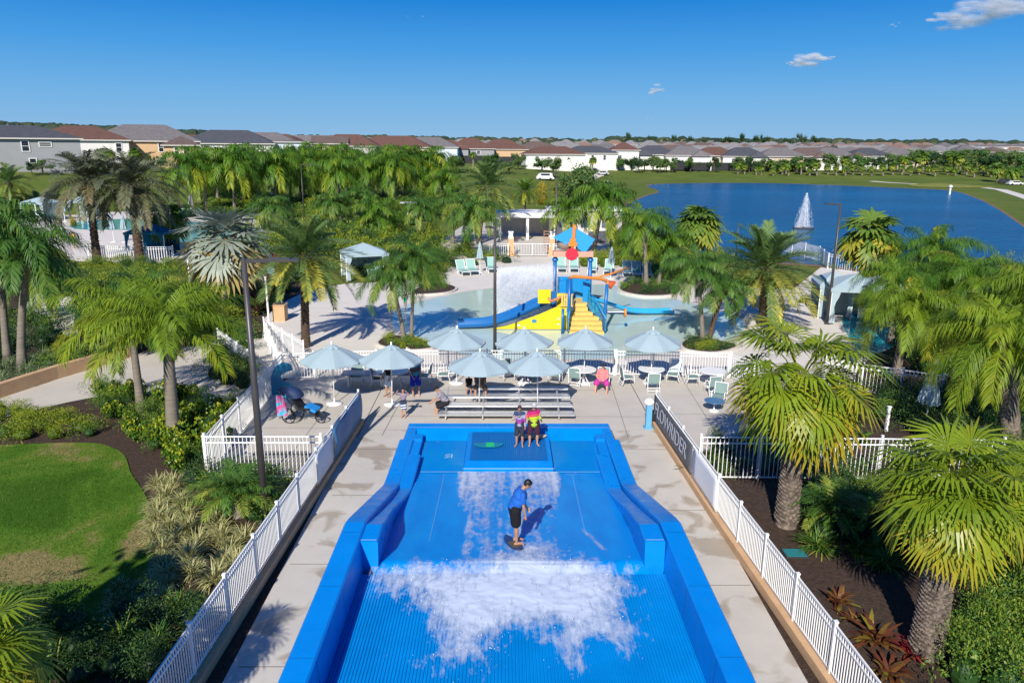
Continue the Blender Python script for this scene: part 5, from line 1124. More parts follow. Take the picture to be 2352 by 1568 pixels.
person('person in pink top, magenta shorts and dark visor sitting in a white chair', (4.52, 31.95, .014), R(165), 1.66, lean=-12, hips=.50, legs=[((-8,-22),(-84,-10)),((-10,18),(-80,0))], arms=[((-58,-30),(-25,40)),((-58,30),(-25,-40))], head=(5,0), skin=mat('fair_skin', (.62,.34,.24), .55),
    shirt=cl('pink_top', (.75,.24,.24), (.68,.20,.20), 5), sleeve=1.1, shorts=cl('magenta_shorts', (.50,.05,.30)), short_len=.85, hair=HAIRB, hat=cl('navy_visor', (.03,.03,.05)), fat=1.42)
person('small child in black top sitting on the top row of the bleachers', (-1.42, 29.92, .014), R(180), 1.12, lean=4, hips=.90, legs=[((-8,-8),(-82,0)),((-8,8),(-82,0))], arms=[((-70,-20),(-40,20)),((-70,20),(-40,-20))], head=(8,0), skin=SKIN2,
    shirt=cl('kid_black', (.03,.015,.025)), shorts=mat('kid_shorts', (.46,.27,.18), .8), short_len=.9, hair=HAIRB)
person('adult in brown top sitting beside the small child, head under the umbrella', (-.95, 29.95, .014), R(184), 1.72, lean=12, hips=.93, legs=[((-6,-16),(-84,-4)),((-6,16),(-84,4))], arms=[((-60,-20),(-20,35)),((-60,20),(-20,-35))], head=(0,0), skin=SKIN2,
    shirt=cl('brown_top', (.20,.12,.08)), sleeve=.5, shorts=mat('khaki_shorts', (.30,.19,.11), .85), short_len=.9, fat=1.15)
person('person in black tank top and pale blue trunks behind the umbrella pole', (-5.0, 31.2, .014), R(140), 1.76, lean=3, legs=[((-86,-30),(-90,0)),((-80,20),(-88,0))], arms=[((-80,-60),(-60,-10)),((-80,60),(-60,10))], head=(5,0), skin=SKIN2,
    shirt=cl('black_tank', (.012,.012,.014)), sleeve=0, shorts=cl('pale_trunks', (.30,.44,.62), (.75,.80,.85), 7), short_len=1.0)
person('person in teal top and royal blue shorts standing in the umbrella shade', (-3.85, 31.25, .014), R(200), 1.74, lean=2, legs=[((-84,-70),(-90,0)),((-82,40),(-86,0))], arms=[((-80,-60),(-40,20)),((-80,60),(-40,-20))], head=(8,0), skin=SKIN,
    shirt=bands('teal_top', ((0,(.03,.26,.40)),(.70,(.06,.04,.05)),(.82,(.03,.20,.32)))), sleeve=.6, shorts=cl('royal_shorts', (.01,.03,.42)), short_len=.9, fat=1.2)
q = at(404,928,0); person('small figure with red brown hair walking on the garden path behind the palm trunk', (q.x, q.y, .012), R(-60), 1.45, lean=6, legs=[((-70,0),(-95,0)),((-100,0),(-110,0))], skin=SKIN2, shirt=cl('rust_top', (.22,.07,.03)), shorts=cl('rust_shorts', (.30,.12,.07)), short_len=.6, hair=mat('red_hair', (.16,.04,.02), .6), hair_style='long')
q = at(172,570,0); person('person in a yellow shirt by the far turquoise pool', (q.x, q.y, .02), R(150), 1.75, shirt=cl('yellow_tee', (.72,.42,.04)), shorts=cl('buff_shorts', (.55,.4,.2)), skin=SKIN2, vox=.02, hair=HAIRB)
q = at(932,716,0); person('small child in green at the left edge of the splash pool', (q.x, q.y, .02), R(120), 1.2, shirt=cl('green_tee', (.02,.45,.15)), sleeve=1.5, shorts=cl('grey_kid_shorts', (.25,.25,.28)), skin=SKIN, vox=.016)
for i, (px, lab) in enumerate(((378,'dark stroller with blue cover by the teal cabana, left one'),(392,'dark stroller with blue cover by the teal cabana, right one'))):
    o = copy_tree(st); q = at(px, 580, 0); o.location = (q.x, q.y, .02); o.scale = (1.2,)*3; o.rotation_euler.z = R(150+30*i); tag(o, lab, 'stroller', 'strollers by the teal cabana')
# ---------------------------------------------------------------- plants
LM = {
 'date': leafmat('date_leaf', (0.056,0.121,0.032), (0.151,0.252,0.070), (0.564,0.483,0.060), .25),
 'grey': leafmat('grey_date_leaf', (0.065,0.081,0.043), (0.155,0.179,0.098), (0.260,0.195,0.098), .2),
 'queen': leafmat('queen_leaf', (0.032,0.108,0.012), (0.123,0.263,0.021), (0.595,0.542,0.035), .35),
 'queend': leafmat('queen_leaf_dark', (0.031,0.099,0.018), (0.099,0.219,0.031), (0.438,0.438,0.065), .3),
 'fan': leafmat('fan_leaf', (.085,.165,.012), (.25,.345,.022), (.58,.42,.04), .38, .35),
 'silver': leafmat('silver_leaf', (0.170,0.210,0.160), (0.340,0.390,0.310), (0.400,0.300,0.100), .15),
 'sabal': leafmat('sabal_leaf', (0.052,0.114,0.021), (0.149,0.254,0.038), (0.525,0.455,0.052), .3),
 'oak': leafmat('tree_leaf', (0.046,0.095,0.025), (0.126,0.199,0.046), (0.274,0.294,0.084), .2),
 'shrub': leafmat('shrub_leaf', (0.030,0.085,0.016), (0.101,0.212,0.029), (0.343,0.402,0.040), .25),
 'lime': leafmat('lime_shrub_leaf', (0.071,0.129,0.011), (0.230,0.316,0.022), (0.489,0.475,0.029), .3),
 'deep': leafmat('deep_shrub_leaf', (0.013,0.038,0.011), (0.033,0.090,0.019), (0.093,0.168,0.028), .2),
 'gold': leafmat('golden_leaf', (0.160,0.140,0.010), (0.420,0.320,0.020), (0.550,0.360,0.020), .3),
 'red': leafmat('red_leaf', (0.050,0.008,0.010), (0.240,0.020,0.030), (0.400,0.080,0.040), .25),
 'seag': leafmat('sea_grape_leaf', (0.025,0.077,0.010), (0.088,0.194,0.020), (0.562,0.525,0.025), .25, .35),
 'flax': leafmat('variegated_leaf', (0.125,0.188,0.037), (0.500,0.475,0.200), (0.688,0.625,0.325), .25),
 'liri': leafmat('pale_strap_leaf', (0.050,0.100,0.030), (0.200,0.270,0.120), (0.340,0.380,0.200), .25),
 'brom': leafmat('bronze_leaf', (0.060,0.016,0.012), (0.170,0.055,0.022), (0.220,0.220,0.020), .2, .4),
 'dead': leafmat('dead_leaf', (.16,.10,.05), (.26,.17,.09), (.34,.24,.13), .15),
 'royal': leafmat('royal_leaf', (.075,.155,.010), (.24,.36,.022), (.55,.46,.03), .4),
 'lil': leafmat('lilac_leaf', (.10,.06,.09), (.22,.14,.19), (.3,.2,.22), .2)}
def frond(t, rnd, az, e0, L, droop, ns, ll, lw, stiff, hang, plum, tint, wr=.012, base=(0,0,0)):
    h = Vector((math.sin(az), math.cos(az), 0)); S = Vector((math.cos(az), -math.sin(az), 0)); p = Vector(base); n = 14; P = [p.copy()]; Tn = []
    for i in range(n):
        s_ = i/n; e = e0-droop*s_**1.25; T = h*math.cos(e)+Vector((0,0,1))*math.sin(e); Tn.append(T); p = p+T*(L/n); P.append(p.copy())
    Tn.append(T); tw = rnd.uniform(-.25,.25)
    for i in range(0, n, 2): a, b_ = P[i], P[min(i+2,n)]; w0 = wr*(1-.8*i/n); t.poly([a-S*w0, a+S*w0, b_+S*w0*.8, b_-S*w0*.8], .62 if tint < .7 else .8)
    for k in range(ns):
        s_ = .14+.85*(k+rnd.random()*.6)/ns; x = s_*n; i = min(int(x), n-1); q = P[i].lerp(P[i+1], x-i); T = Tn[i]; N = S.cross(T)*-1
        if N.z < 0: N = -N
        prof = math.sin(math.pi*min(1, .12+.80*s_))**.55; l = ll*prof*rnd.uniform(.85,1.1); A = R(38+14*s_)
        for sd in (-1, 1):
            u_ = stiff+rnd.uniform(-plum, plum)+tw*sd; d = (S*sd*math.cos(A)+T*math.sin(A)+N*u_).normalized(); w_ = lw*rnd.uniform(.8,1.2); wv = d.cross(N)
            wv = wv.normalized()*w_ if wv.length > .01 else T*w_
            m_ = q+d*l*.5+Vector((0,0,-hang*l*.10)); d2 = (d+Vector((0,0,-hang))).normalized(); e_ = m_+d2*l*.5; ti = max(0,min(1, tint+rnd.uniform(-.16,.16)+.15*(s_-.5)))
            t.poly([q-wv*.5, q+wv*.5, m_+wv, m_-wv], ti); t.poly([m_-wv, m_+wv, e_], ti)
def feather_crown(seed, nf, e_hi, e_lo, droop, ns, ll, lw, stiff, hang, plum, old=.25, wr=.012, asym=0):
    rnd = random.Random(seed); t = MB()
    for i in range(nf):
        a = i/(nf-1); az = i*2.399963+rnd.uniform(-.2,.2); e0 = R(e_hi+(e_lo-e_hi)*a**.85+rnd.uniform(-7,7)); L = rnd.uniform(.85,1.08)*(.80+.25*min(1,a*2.2)); ti = .22+.35*rnd.random()+ (old*rnd.random() if a > .6 else 0)+(.35 if rnd.random() < .04 else 0)
        frond(t, rnd, az, e0, L, droop*rnd.uniform(.85,1.2), ns, ll, lw, stiff, hang, plum, ti, wr, base=(0,0,.02))
    return t
def fan_crown(seed, nl, pet, br, seg, droop, old=.3, wseg=1.0, tipdrop=.35, lo=None):
    rnd = random.Random(seed); t = MB()
    for i in range(nl):
        a = i/(nl-1); az = i*2.399963+rnd.uniform(-.25,.25); e0 = R(82-112*a**.8+rnd.uniform(-8,8)) if lo is None else R(lo[0]+lo[1]*a); h = Vector((math.sin(az), math.cos(az), 0)); S = Vector((math.cos(az), -math.sin(az), 0))
        T0 = h*math.cos(e0)+Vector((0,0,math.sin(e0))); Lp = pet*rnd.uniform(.8,1.15); e1 = e0-R(28+25*a); T1 = h*math.cos(e1)+Vector((0,0,math.sin(e1)))
        mid = T0*Lp*.5; hub = mid+(T0+T1).normalized()*Lp*.5; ti0 = .25+.35*rnd.random()+(old*rnd.random()**1.5 if a > .5 else 0)
        for (p, q) in ((Vector((0,0,0)), mid), (mid, hub)): t.poly([p-S*.012, p+S*.012, q+S*.010, q-S*.010], .7)
        N = S.cross(T1)*-1
        if N.z < 0: N = -N
        rr = br*rnd.uniform(.85,1.1); costa = (T1+Vector((0,0,-.25))).normalized()
        for k in range(seg):
            f = (k+.5)/seg; th = R(-150+300*f); l = rr*(.72+.28*math.cos(th*.5))*rnd.uniform(.9,1.05); d = (costa*math.cos(th)+S*math.sin(th)+N*(.22*abs(math.sin(th))+(.05 if k % 2 else -.05))).normalized()
            wv = (S*math.cos(th)-costa*math.sin(th)); wd = 2*math.pi*l*.83/seg*.5*.62*wseg; m_ = hub+d*l*.52; d2 = (d+Vector((0,0,-tipdrop-.25*a-.25*rnd.random()))).normalized(); e_ = m_+d2*l*.55; ti = max(0,min(1,ti0+rnd.uniform(-.1,.1)))
            t.poly([hub, m_+wv*wd+N*.004, m_-wv*wd], ti); q2 = m_.lerp(e_,.55); t.poly([m_-wv*wd, m_+wv*wd, q2+wv*wd*.6, q2-wv*wd*.6], ti+.02); t.poly([q2-wv*wd*.6, q2+wv*wd*.6, e_], min(1,ti+.12))
    return t
CR = {}
def crown_mesh(kind, v):
    key = (kind, v)
    if key in CR: return CR[key]
    S_ = 100*v+hash(kind) % 97 if False else 31*v+sum(map(ord, kind))
    P_ = {'date': lambda: feather_crown(S_, 58, 82, -38, .75, 46, .20, .0075, .42, .25, .18, .45),
      'dateS': lambda: feather_crown(S_, 40, 82, -30, .8, 24, .20, .014, .42, .25, .18, .4),
      'grey': lambda: feather_crown(S_, 52, 80, -25, 1.25, 44, .20, .0075, .30, .5, .25, .35),
      'queen': lambda: feather_crown(S_, 30, 80, -8, 1.75, 84, .27, .0044, .10, 1.3, .6, .30),
      'queenS': lambda: feather_crown(S_, 28, 80, -8, 1.75, 44, .28, .008, .10, 1.3, .6, .28),
      'queenL': lambda: feather_crown(S_, 26, 80, -10, 1.8, 20, .30, .020, .10, 1.2, .55, .3, .016),
      'royalc': lambda: feather_crown(S_, 19, 80, 14, 1.5, 92, .26, .0050, .16, 1.1, .5, .3),
      'skirt': lambda: fan_crown(S_, 12, .45, .40, 22, 1, 1.0, .7, .9, lo=(-30,-45)),
      'fan': lambda: fan_crown(S_, 36, .60, .52, 34, 1, .50, .78, .42),
      'silver': lambda: fan_crown(S_, 24, .52, .58, 26, 1, .6, 1.0, .08),
      'sabal': lambda: fan_crown(S_, 40, .45, .52, 18, 1, .5, 1.1, .45),
      'sabalL': lambda: fan_crown(S_, 26, .45, .52, 10, 1, .5, 1.4, .4),
      'areca': lambda: feather_crown(S_, 34, 84, 25, 1.5, 36, .24, .009, .2, .6, .35, .2),
      'low': lambda: feather_crown(S_, 30, 80, 10, 1.3, 30, .22, .010, .3, .5, .3, .15)}
    t = P_[kind](); o = t.build('crown', None); me = o.data; bpy.data.objects.remove(o); CR[key] = me; return me
MATMAP = {'royalc':'royal','skirt':'dead','date':'date','dateS':'date','grey':'grey','queen':'queen','queenS':'queen','queenL':'queen','fan':'fan','silver':'silver','sabal':'sabal','sabalL':'sabal','areca':'queend','low':'queend'}
def crown_obj(kind, v, parent, loc, rad, rz_, material=None, zs=1.0, name='crown'):
    me = crown_mesh(kind, v)
    if not me.materials: me.materials.append(LM[MATMAP[kind]])
    o = link(name, me, parent, loc); o.scale = (rad, rad, rad*zs); o.rotation_euler.z = rz_
    if material: o.material_slots[0].link = 'OBJECT'; o.material_slots[0].material = LM[material]
    return o
def palm(base, top, rad, kind, label, tr=.16, trunk='royal', group=None, material=None, boots=0, zs=1.0, v=None, cat='palm tree'):
    rnd = random.Random(label); base = Vector(base); top = Vector(top); root = empty('palm_tree', base, label, cat, group)
    t = MB(); d = top-base; n = 14 if boots or trunk != 'royal' else 9; pts = []; rads = []
    bend = Vector((d.x, d.y, 0))
    for i in range(n+1):
        f = i/n; p = bend*(f**1.4)+Vector((0,0,d.z*f)); pts.append(p); w_ = (1+.45*math.exp(-f*9)) if trunk == 'royal' else (1.0+.25*math.exp(-f*8)); taper = 1-.30*f if trunk == 'royal' else 1-.12*f
        rads.append(tr*w_*taper*(1+(.05*((i % 2)*2-1) if trunk != 'royal' else 0)))
    t.tube(pts, rads, 14)
    if boots:
        for i in range(boots):
            f = .02+.97*i/boots; a = i*2.399963; p = bend*(f**1.4)+Vector((0,0,d.z*f)); rr = tr*(1.0+.25*math.exp(-f*8))*(1-.12*f); o_ = Vector((math.cos(a), math.sin(a), 0)); sd = Vector((-math.sin(a), math.cos(a), 0)); w_ = tr*.42; hh = tr*.55
            q = p+o_*rr*.97; t.poly([q-sd*w_, q+sd*w_, q+o_*tr*.28+sd*w_*.4+Vector((0,0,hh)), q+o_*tr*.28-sd*w_*.4+Vector((0,0,hh))]); t.poly([q-sd*w_+Vector((0,0,hh*.9)), q-sd*w_, q+o_*tr*.28-sd*w_*.4+Vector((0,0,hh))]); t.poly([q+sd*w_, q+sd*w_+Vector((0,0,hh*.9)), q+o_*tr*.28+sd*w_*.4+Vector((0,0,hh))]); t.poly([q+o_*tr*.28-sd*w_*.4+Vector((0,0,hh)), q+o_*tr*.28+sd*w_*.4+Vector((0,0,hh)), q+sd*w_*.6+Vector((0,0,hh*1.05)), q-sd*w_*.6+Vector((0,0,hh*1.05))])
    t.build('trunk', M['bark_royal'] if trunk == 'royal' else M['bark_fan'] if trunk == 'fan' else M['bark_date'], root, smooth=not boots)
    if trunk == 'date':
        t = MB(); t.ell(d+Vector((0,0,-.10*rad)), (tr*1.9, tr*1.9, rad*.16), 12, 8); t.build('boot_head', M['bark_date'], root)
    if trunk == 'royal' and kind[:5] in ('queen','royal'):
        t = MB(); t.tube([d+Vector((0,0,-.28*rad)), d+Vector((0,0,.05*rad))], [tr*.82, tr*.45], 10); t.build('crownshaft', LM_shaft, root, smooth=True)
    if kind == 'fan': crown_obj('skirt', 0, root, d+Vector((0,0,-.05*rad)), rad*.85, rnd.uniform(0,6), None, 1.0, 'dead_leaves')
    crown_obj(kind, v if v is not None else rnd.randrange(3), root, d, rad, rnd.uniform(0,6.28), material, zs)
    return root
LM_shaft = mat('green_crownshaft', (.16,.22,.07), .5, (.30,.27,.12), 3)
def pp(bx, by, cx_, cy_, rp, kind, label, zb=0.0, **k):
    b_ = at(bx, by, 0); hz = hgt(b_.x, b_.y)
    if hz > .3:                                          # walk along the sight line to the raised ground
        for Yt in np.linspace(60, 1200, 800):
            q = atY(bx, by, float(Yt))
            if q.z <= hgt(q.x, q.y): b_ = Vector((q.x, q.y, 0)); hz = hgt(q.x, q.y); break
    c = atY(cx_, cy_, b_.y); dep = b_.y/.967; rad = rp*dep/1700*1.04
    return palm((b_.x, b_.y, hz+zb), (c.x, b_.y, max(c.z, hz+.6)), rad, kind, label, **k)
# near and middle palms -------------------------------------------------
pp(402,1026,385,768,205,'royalc','royal palm with stout grey trunk nearest the lawn, yellow green drooping crown', tr=.24, v=0, material='royal')
pp(325,942,300,742,175,'royalc','royal palm just behind and left of the stout grey trunk', tr=.17, v=1, material='royal')
pp(52,850,62,590,150,'queenS','palm with curved grey trunk near the left edge, beside the pale strap plants', tr=.20, material='queend')
pp(20,838,0,545,160,'queenS','leaning dark palm at the left edge of the picture', tr=.18, material='queend')
pp(300,810,335,690,130,'queen','bushy dark green palm behind the two royal palms', tr=.15, material='queend', v=2)
pp(130,730,100,640,100,'queenS','dark palm left of the big planting, before the turquoise pool', tr=.15, material='queend')
pp(520,728,518,565,112,'silver','silver blue fan palm left of the date palm', tr=.21, trunk='fan')
pp(703,797,700,590,128,'date','date palm with brown ringed trunk at the left of the splash pool', tr=.20, trunk='date', boots=260)
pp(928,785,898,640,92,'queen','dark green palm in the small round bed before the spray, front stem', tr=.13, material='queend')
pp(945,783,955,600,85,'queen','dark green palm in the small round bed before the spray, rear stem', tr=.10, material='queend')
pp(322,604,303,428,122,'grey','tall grey green date palm in front of the turquoise pool', tr=.36, trunk='date', boots=120)
pp(224,602,203,420,115,'grey','tall grey green date palm left of its twin, before the turquoise pool', tr=.32, trunk='date', boots=120)
pp(18,470,20,420,52,'dateS','green date palm at the far left edge below the grey house', tr=.3, trunk='date')
pp(397,575,385,505,62,'sabal','small dark fan palm at the right end of the turquoise pool', tr=.22, trunk='date')
ORD = 'first second third fourth fifth sixth seventh eighth ninth tenth eleventh twelfth thirteenth fourteenth fifteenth sixteenth seventeenth eighteenth nineteenth twentieth twenty-first twenty-second twenty-third twenty-fourth twenty-fifth twenty-sixth twenty-seventh twenty-eighth twenty-ninth thirtieth thirty-first thirty-second thirty-third thirty-fourth'.split()
ROW = [(446,496,430,388,62),(472,492,478,382,60),(540,492,533,380,64),(600,480,585,376,58),(634,484,630,380,64),(712,474,705,382,62),(668,470,668,372,54),(782,520,778,388,62),(745,470,745,378,55),(856,470,850,385,60),(822,465,818,382,54),(910,474,904,382,58),(986,446,985,380,62),(945,450,948,388,54),(866,562,866,492,62),(1010,460,1018,410,50),(500,470,505,372,56),(460,470,452,366,50),(560,466,560,362,52),(690,462,690,362,52),(722,462,728,364,50),(760,468,762,364,52),(800,466,800,366,54),(880,456,880,366,52),(925,452,925,366,52),(965,446,966,368,50)]
for i, (a, b_, c, d_, e) in enumerate(ROW):
    pp(a, b_, c, d_+3, e*1.16, 'queenS', '%s palm from the left in the back row behind the pools' % ORD[sorted(range(len(ROW)), key=lambda k: ROW[k][2]).index(i)] if i != 14 else 'single shorter palm standing before the back row, right of the mesh windscreen', tr=.24, zs=1.15, group='palms of the back row' if i != 14 else None)
pp(1108,592,1088,490,82,'queenS','dark green palm left of the gate pillars, lower of two', tr=.2, material='queend')
pp(1100,560,1120,430,82,'dateS','feathery grey green palm rising above the dark palm near the gate', tr=.25, trunk='date')
pp(1362,592,1385,470,98,'queenS','full green palm right of the slim lamp post', tr=.24)
pp(1330,584,1300,485,66,'queenS','green palm between the slim lamp post and its bigger neighbour', tr=.2)
pp(1205,492,1206,440,38,'dateS','small yellowish date palm on the lawn behind the pavilion', tr=.2, trunk='date', material='queen')
pp(1484,662,1478,520,92,'queen','palm in the curbed bed right of the loungers, left stem', tr=.17)
pp(1512,658,1535,560,70,'queenS','palm in the curbed bed right of the loungers, right stem', tr=.14)
pp(1600,640,1605,520,72,'sabal','round headed fan palm standing against the lake', tr=.2)
pp(1613,786,1600,620,95,'queen','leaning palm at the right splash pool bed, upright stem', tr=.13, material='queend')
pp(1628,788,1662,668,75,'queenS','leaning palm at the right splash pool bed, slanting dark stem', tr=.14, material='queend', trunk='date')
pp(1750,748,1757,618,138,'date','date palm spreading in front of the lake', tr=.22, trunk='date', boots=200, v=1)
pp(2010,700,2003,552,92,'sabal','dense round palm behind the right lamp post against the lake', tr=.2)
pp(2100,735,2140,590,125,'queen','wide feathery palm left of the lilac bush', tr=.2)
pp(2045,790,2060,650,105,'queen','green palm right of the pale cabanas', tr=.17)
pp(2220,780,2225,645,125,'queen','tall drooping palm below the lilac bush', tr=.2)
pp(2058,862,2085,715,135,'queen','palm with knobbly trunk behind the white fence and fan palm', tr=.20, trunk='fan', material='royal')
pp(2318,1045,2300,790,200,'queen','large drooping palm at the right edge with stout double trunk', tr=.32, trunk='fan', v=1, material='royal')
pp(2400,900,2400,700,190,'queen','palm cut by the right edge of the picture', tr=.2, v=2, material='royal')
pp(1805,1205,1835,884,192,'fan','large yellow green fan palm beside the right fence', tr=.26, trunk='fan', boots=420, v=0)
pp(2125,1500,2190,1130,205,'fan','large green fan palm near the lower right corner', tr=.27, trunk='fan', boots=420, v=1)
pp(2420,1420,2360,1140,175,'fan','fan palm cut by the right edge, beside its larger neighbour', tr=.25, trunk='fan', boots=200, v=2)
palm((-8.6,7.6,0), tuple(atY(-75,1530,8.6)), 1.15, 'fan', 'fan palm tip reaching into the lower left corner', tr=.2, trunk='fan', v=2)
pp(548,1185,545,1150,118,'areca','low feathery palm clump under the front left picket fence', tr=.15)
pp(1900,1215,1905,1175,105,'low','low dark palm between the two big fan palms', tr=.12)
pp(2010,1235,2010,1200,90,'low','low dark palm tucked under the right fan palm', tr=.12)
for i, (a, b_, r) in enumerate(((250,392,20),(232,390,17),(312,392,20))): pp(a, b_, a-2, b_-38, r, 'sabal', ['small round palm by the tan house, right of a pair','small round palm by the tan house, left of a pair','small round palm before the middle of the tan house wall'][i], tr=.25)
# far palms behind the lake and on the lawn
FP2 = [(1087,388,1087,355,11),(1805,400,1805,377,13),(1840,402,1840,378,14),(1876,405,1874,378,15),(1772,396,1772,374,12),(2120,400,2120,362,20),(2190,398,2190,362,20),(2204,400,2206,364,18),(2075,398,2078,366,15),(2290,420,2290,390,20),(2325,425,2325,395,22),(1940,400,1942,370,16),(1330,395,1330,370,14),(1360,392,1362,368,12)]
for i, (a, b_, c, d_, e) in enumerate(FP2): pp(a, b_, c, d_, e, 'sabalL' if i % 2 else 'queenL', '%s distant palm from the left between the far houses and the lake' % ORD[sorted(range(len(FP2)), key=lambda k: FP2[k][0]).index(i)], tr=.3, group='distant palms round the lake')
for i in range(30):
    rnd = random.Random(900+i); x = 1690+21*i+rnd.uniform(-5,5); y = 402+rnd.uniform(-3,3)+max(0,(x-2100)*.03); pp(x, y, x, y-rnd.uniform(13,21), rnd.uniform(9,13), 'sabalL' if i % 3 else 'queenL', '%s small round palm from the left in the row along the far lake path' % ORD[i], tr=.3, group='row of small palms along the far lake path')

# shrubs --------------------------------------------------------------
SH = {}
def shrub_mesh(kind, v):
    key = (kind, v)
    if key in SH: return SH[key]
    rnd = random.Random(v*17+sum(map(ord, kind))); t = MB()
    if kind in ('round', 'small', 'big', 'coarse'):
        n, ls = {'round': (1500,.075), 'small': (800,.11), 'big': (900,.17), 'coarse': (420,.17)}[kind]
        lob = [(Vector((rnd.gauss(0,.42), rnd.gauss(0,.42), rnd.uniform(.25,.75))), rnd.uniform(.32,.52)) for _ in range(11)]
        t.ell((0,0,.26), (.42,.42,.30), 10, 6, tint=0.0)  # inner core tinted darkest, standing in for shade inside the shrub
        for i in range(n):
            c, r = rnd.choice(lob); d = Vector((rnd.gauss(0,1), rnd.gauss(0,1), rnd.gauss(.35,1))).normalized(); p = c+d*r*rnd.uniform(.72,1.05)
            if p.z < .02: continue
            a = Vector((rnd.gauss(0,1), rnd.gauss(0,1), rnd.gauss(0,1))).normalized(); u = (d+a*.9).normalized(); s_ = u.cross(a).normalized(); f = ls*rnd.uniform(.7,1.3); w_ = .42 if kind != 'big' else .8
            ti = max(0,min(1,.22+.30*rnd.random()+.28*(p.z)+.12*rnd.gauss(0,1)+(.5 if rnd.random() < .03 else 0)))  # tint rises with height on the shrub
            t.poly([p-u*f*.5, p+s_*f*.5*w_, p+u*f*.5, p-s_*f*.5*w_], ti)
    else:
        n, L, wd, e_lo = {'tuft': (170,1.0,.020,15), 'broad': (34,1.0,.075,12), 'strap': (200,1.0,.016,8)}[kind]
        for i in range(n):
            az = rnd.uniform(0,6.283); e = R(rnd.uniform(e_lo,82)); h = Vector((math.sin(az), math.cos(az), 0)); S = Vector((math.cos(az), -math.sin(az), 0)); p = Vector((rnd.gauss(0,.10), rnd.gauss(0,.10), 0)); l = L*rnd.uniform(.6,1.05); ti = max(0,min(1, rnd.gauss(.5,.22))); q = p; k = 4
            for j in range(k):
                d = h*math.cos(e)+Vector((0,0,math.sin(e))); q2 = q+d*l/k; w0 = wd*math.sin(math.pi*(.22+.78*j/k))**.6; w1 = wd*math.sin(math.pi*(.22+.78*(j+1)/k))**.6 if j < k-1 else .001; t.poly([q-S*w0, q+S*w0, q2+S*w1, q2-S*w1], ti); q = q2; e -= R(rnd.uniform(10,24))
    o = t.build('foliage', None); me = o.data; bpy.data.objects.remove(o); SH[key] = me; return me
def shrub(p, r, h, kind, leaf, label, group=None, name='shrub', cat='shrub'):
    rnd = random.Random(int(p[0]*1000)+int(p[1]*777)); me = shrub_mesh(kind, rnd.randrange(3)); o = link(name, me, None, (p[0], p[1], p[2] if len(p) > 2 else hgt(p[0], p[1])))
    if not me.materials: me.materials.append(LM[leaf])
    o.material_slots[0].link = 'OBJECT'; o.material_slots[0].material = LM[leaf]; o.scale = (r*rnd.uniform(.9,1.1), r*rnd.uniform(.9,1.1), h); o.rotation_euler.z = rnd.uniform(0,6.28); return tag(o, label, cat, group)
def inpoly(px, x, y): return sdpoly(px, x, y) > 0
def fill(px_poly, n, r, h, kinds, label, group, name='shrub', cat='shrub', seed=1, mind=.55, ry=1.0, bulk=False):
    P = [at(a, b_, 0) for a, b_ in px_poly]; pl = [(p.x, p.y) for p in P]; xs = [p[0] for p in pl]; ys = [p[1] for p in pl]; rnd = random.Random(seed); got = []; made = []; tries = 0
    while len(got) < n and tries < n*60:
        tries += 1; x = rnd.uniform(min(xs), max(xs)); y = rnd.uniform(min(ys), max(ys))
        if not inpoly(pl, x, y): continue
        rr = rnd.uniform(*r)
        if any((x-a)**2+(y-b_)**2 < (mind*(rr+c))**2 for a, b_, c in got): continue
        got.append((x, y, rr)); k, lf = rnd.choice(kinds)
        if bulk: BULK.append((x, y, rr, rnd.uniform(*h), k, lf, rnd.uniform(0,6.28), rnd.randrange(3)))
        else: made.append(shrub((x, y), rr, rnd.uniform(*h), k, lf, label, group, name, cat))
    made.sort(key=lambda o: (o.location.x/o.location.y))
    if 1 < len(made) <= 34:
        for i, o in enumerate(made): o['label'] = label+', '+('leftmost' if i == 0 else 'rightmost' if i == len(made)-1 else ORD[i]+' from left')
    return got
BULK = []
FL = 'flax_clump'
fill([(345,1110),(400,1110),(425,1180),(500,1190),(560,1240),(560,1300),(500,1340),(420,1330),(365,1320),(350,1250),(358,1180)], 34, (.55,.80), (.6,.85), [('tuft','flax')], 'variegated strap leaved clump between the lawn and the left fence', 'variegated clumps by the lawn', 'grass_clump', 'plant', 2, .42)
fill([(280,1340),(400,1325),(410,1360),(340,1400),(262,1450),(240,1425)], 12, (.40,.55), (.42,.6), [('tuft','flax')], 'variegated strap leaved clump at the lower tip of the lawn', 'variegated clumps at the lawn tip', 'grass_clump', 'plant', 3, .45)
fill([(-60,930),(40,945),(150,955),(215,985),(230,1010),(60,1010),(-60,1010)], 22, (.55,.9), (.5,.75), [('round','lime'),('round','lime'),('round','shrub')], 'low yellow green shrub along the back edge of the lawn', 'yellow green shrubs behind the lawn', seed=4)
fill([(0,850),(110,820),(150,845),(60,890),(0,900)], 15, (.7,1.0), (.7,.95), [('strap','liri')], 'pale strap leaved clump above the tan wall', 'pale strap clumps above the tan wall', 'grass_clump', 'plant', 5, .45)
fill([(110,840),(260,760),(330,800),(250,828),(140,862)], 16, (.7,1.1), (.8,1.2), [('round','deep'),('strap','liri'),('round','shrub')], 'dark shrub between the tan wall and the palms', 'dark shrubs above the tan wall', seed=6, bulk=True)
fill([(230,905),(330,915),(440,925),(520,955),(490,990),(500,1040),(470,1080),(420,1090),(370,1060),(300,1000),(250,950)], 34, (.5,.8), (.6,1.0), [('big','seag'),('big','seag'),('round','shrub'),('round','deep')], 'large leaved sea grape shrub round the stout palm trunk', 'sea grape shrubs round the royal palms', seed=7, mind=.5)
fill([(225,890),(300,885),(330,905),(290,935),(235,925)], 8, (.5,.7), (.6,.8), [('tuft','queend'),('broad','queend')], 'dark spiky plant edging the garden path', 'dark spiky plants by the garden path', 'spiky_plant', 'plant', 8)
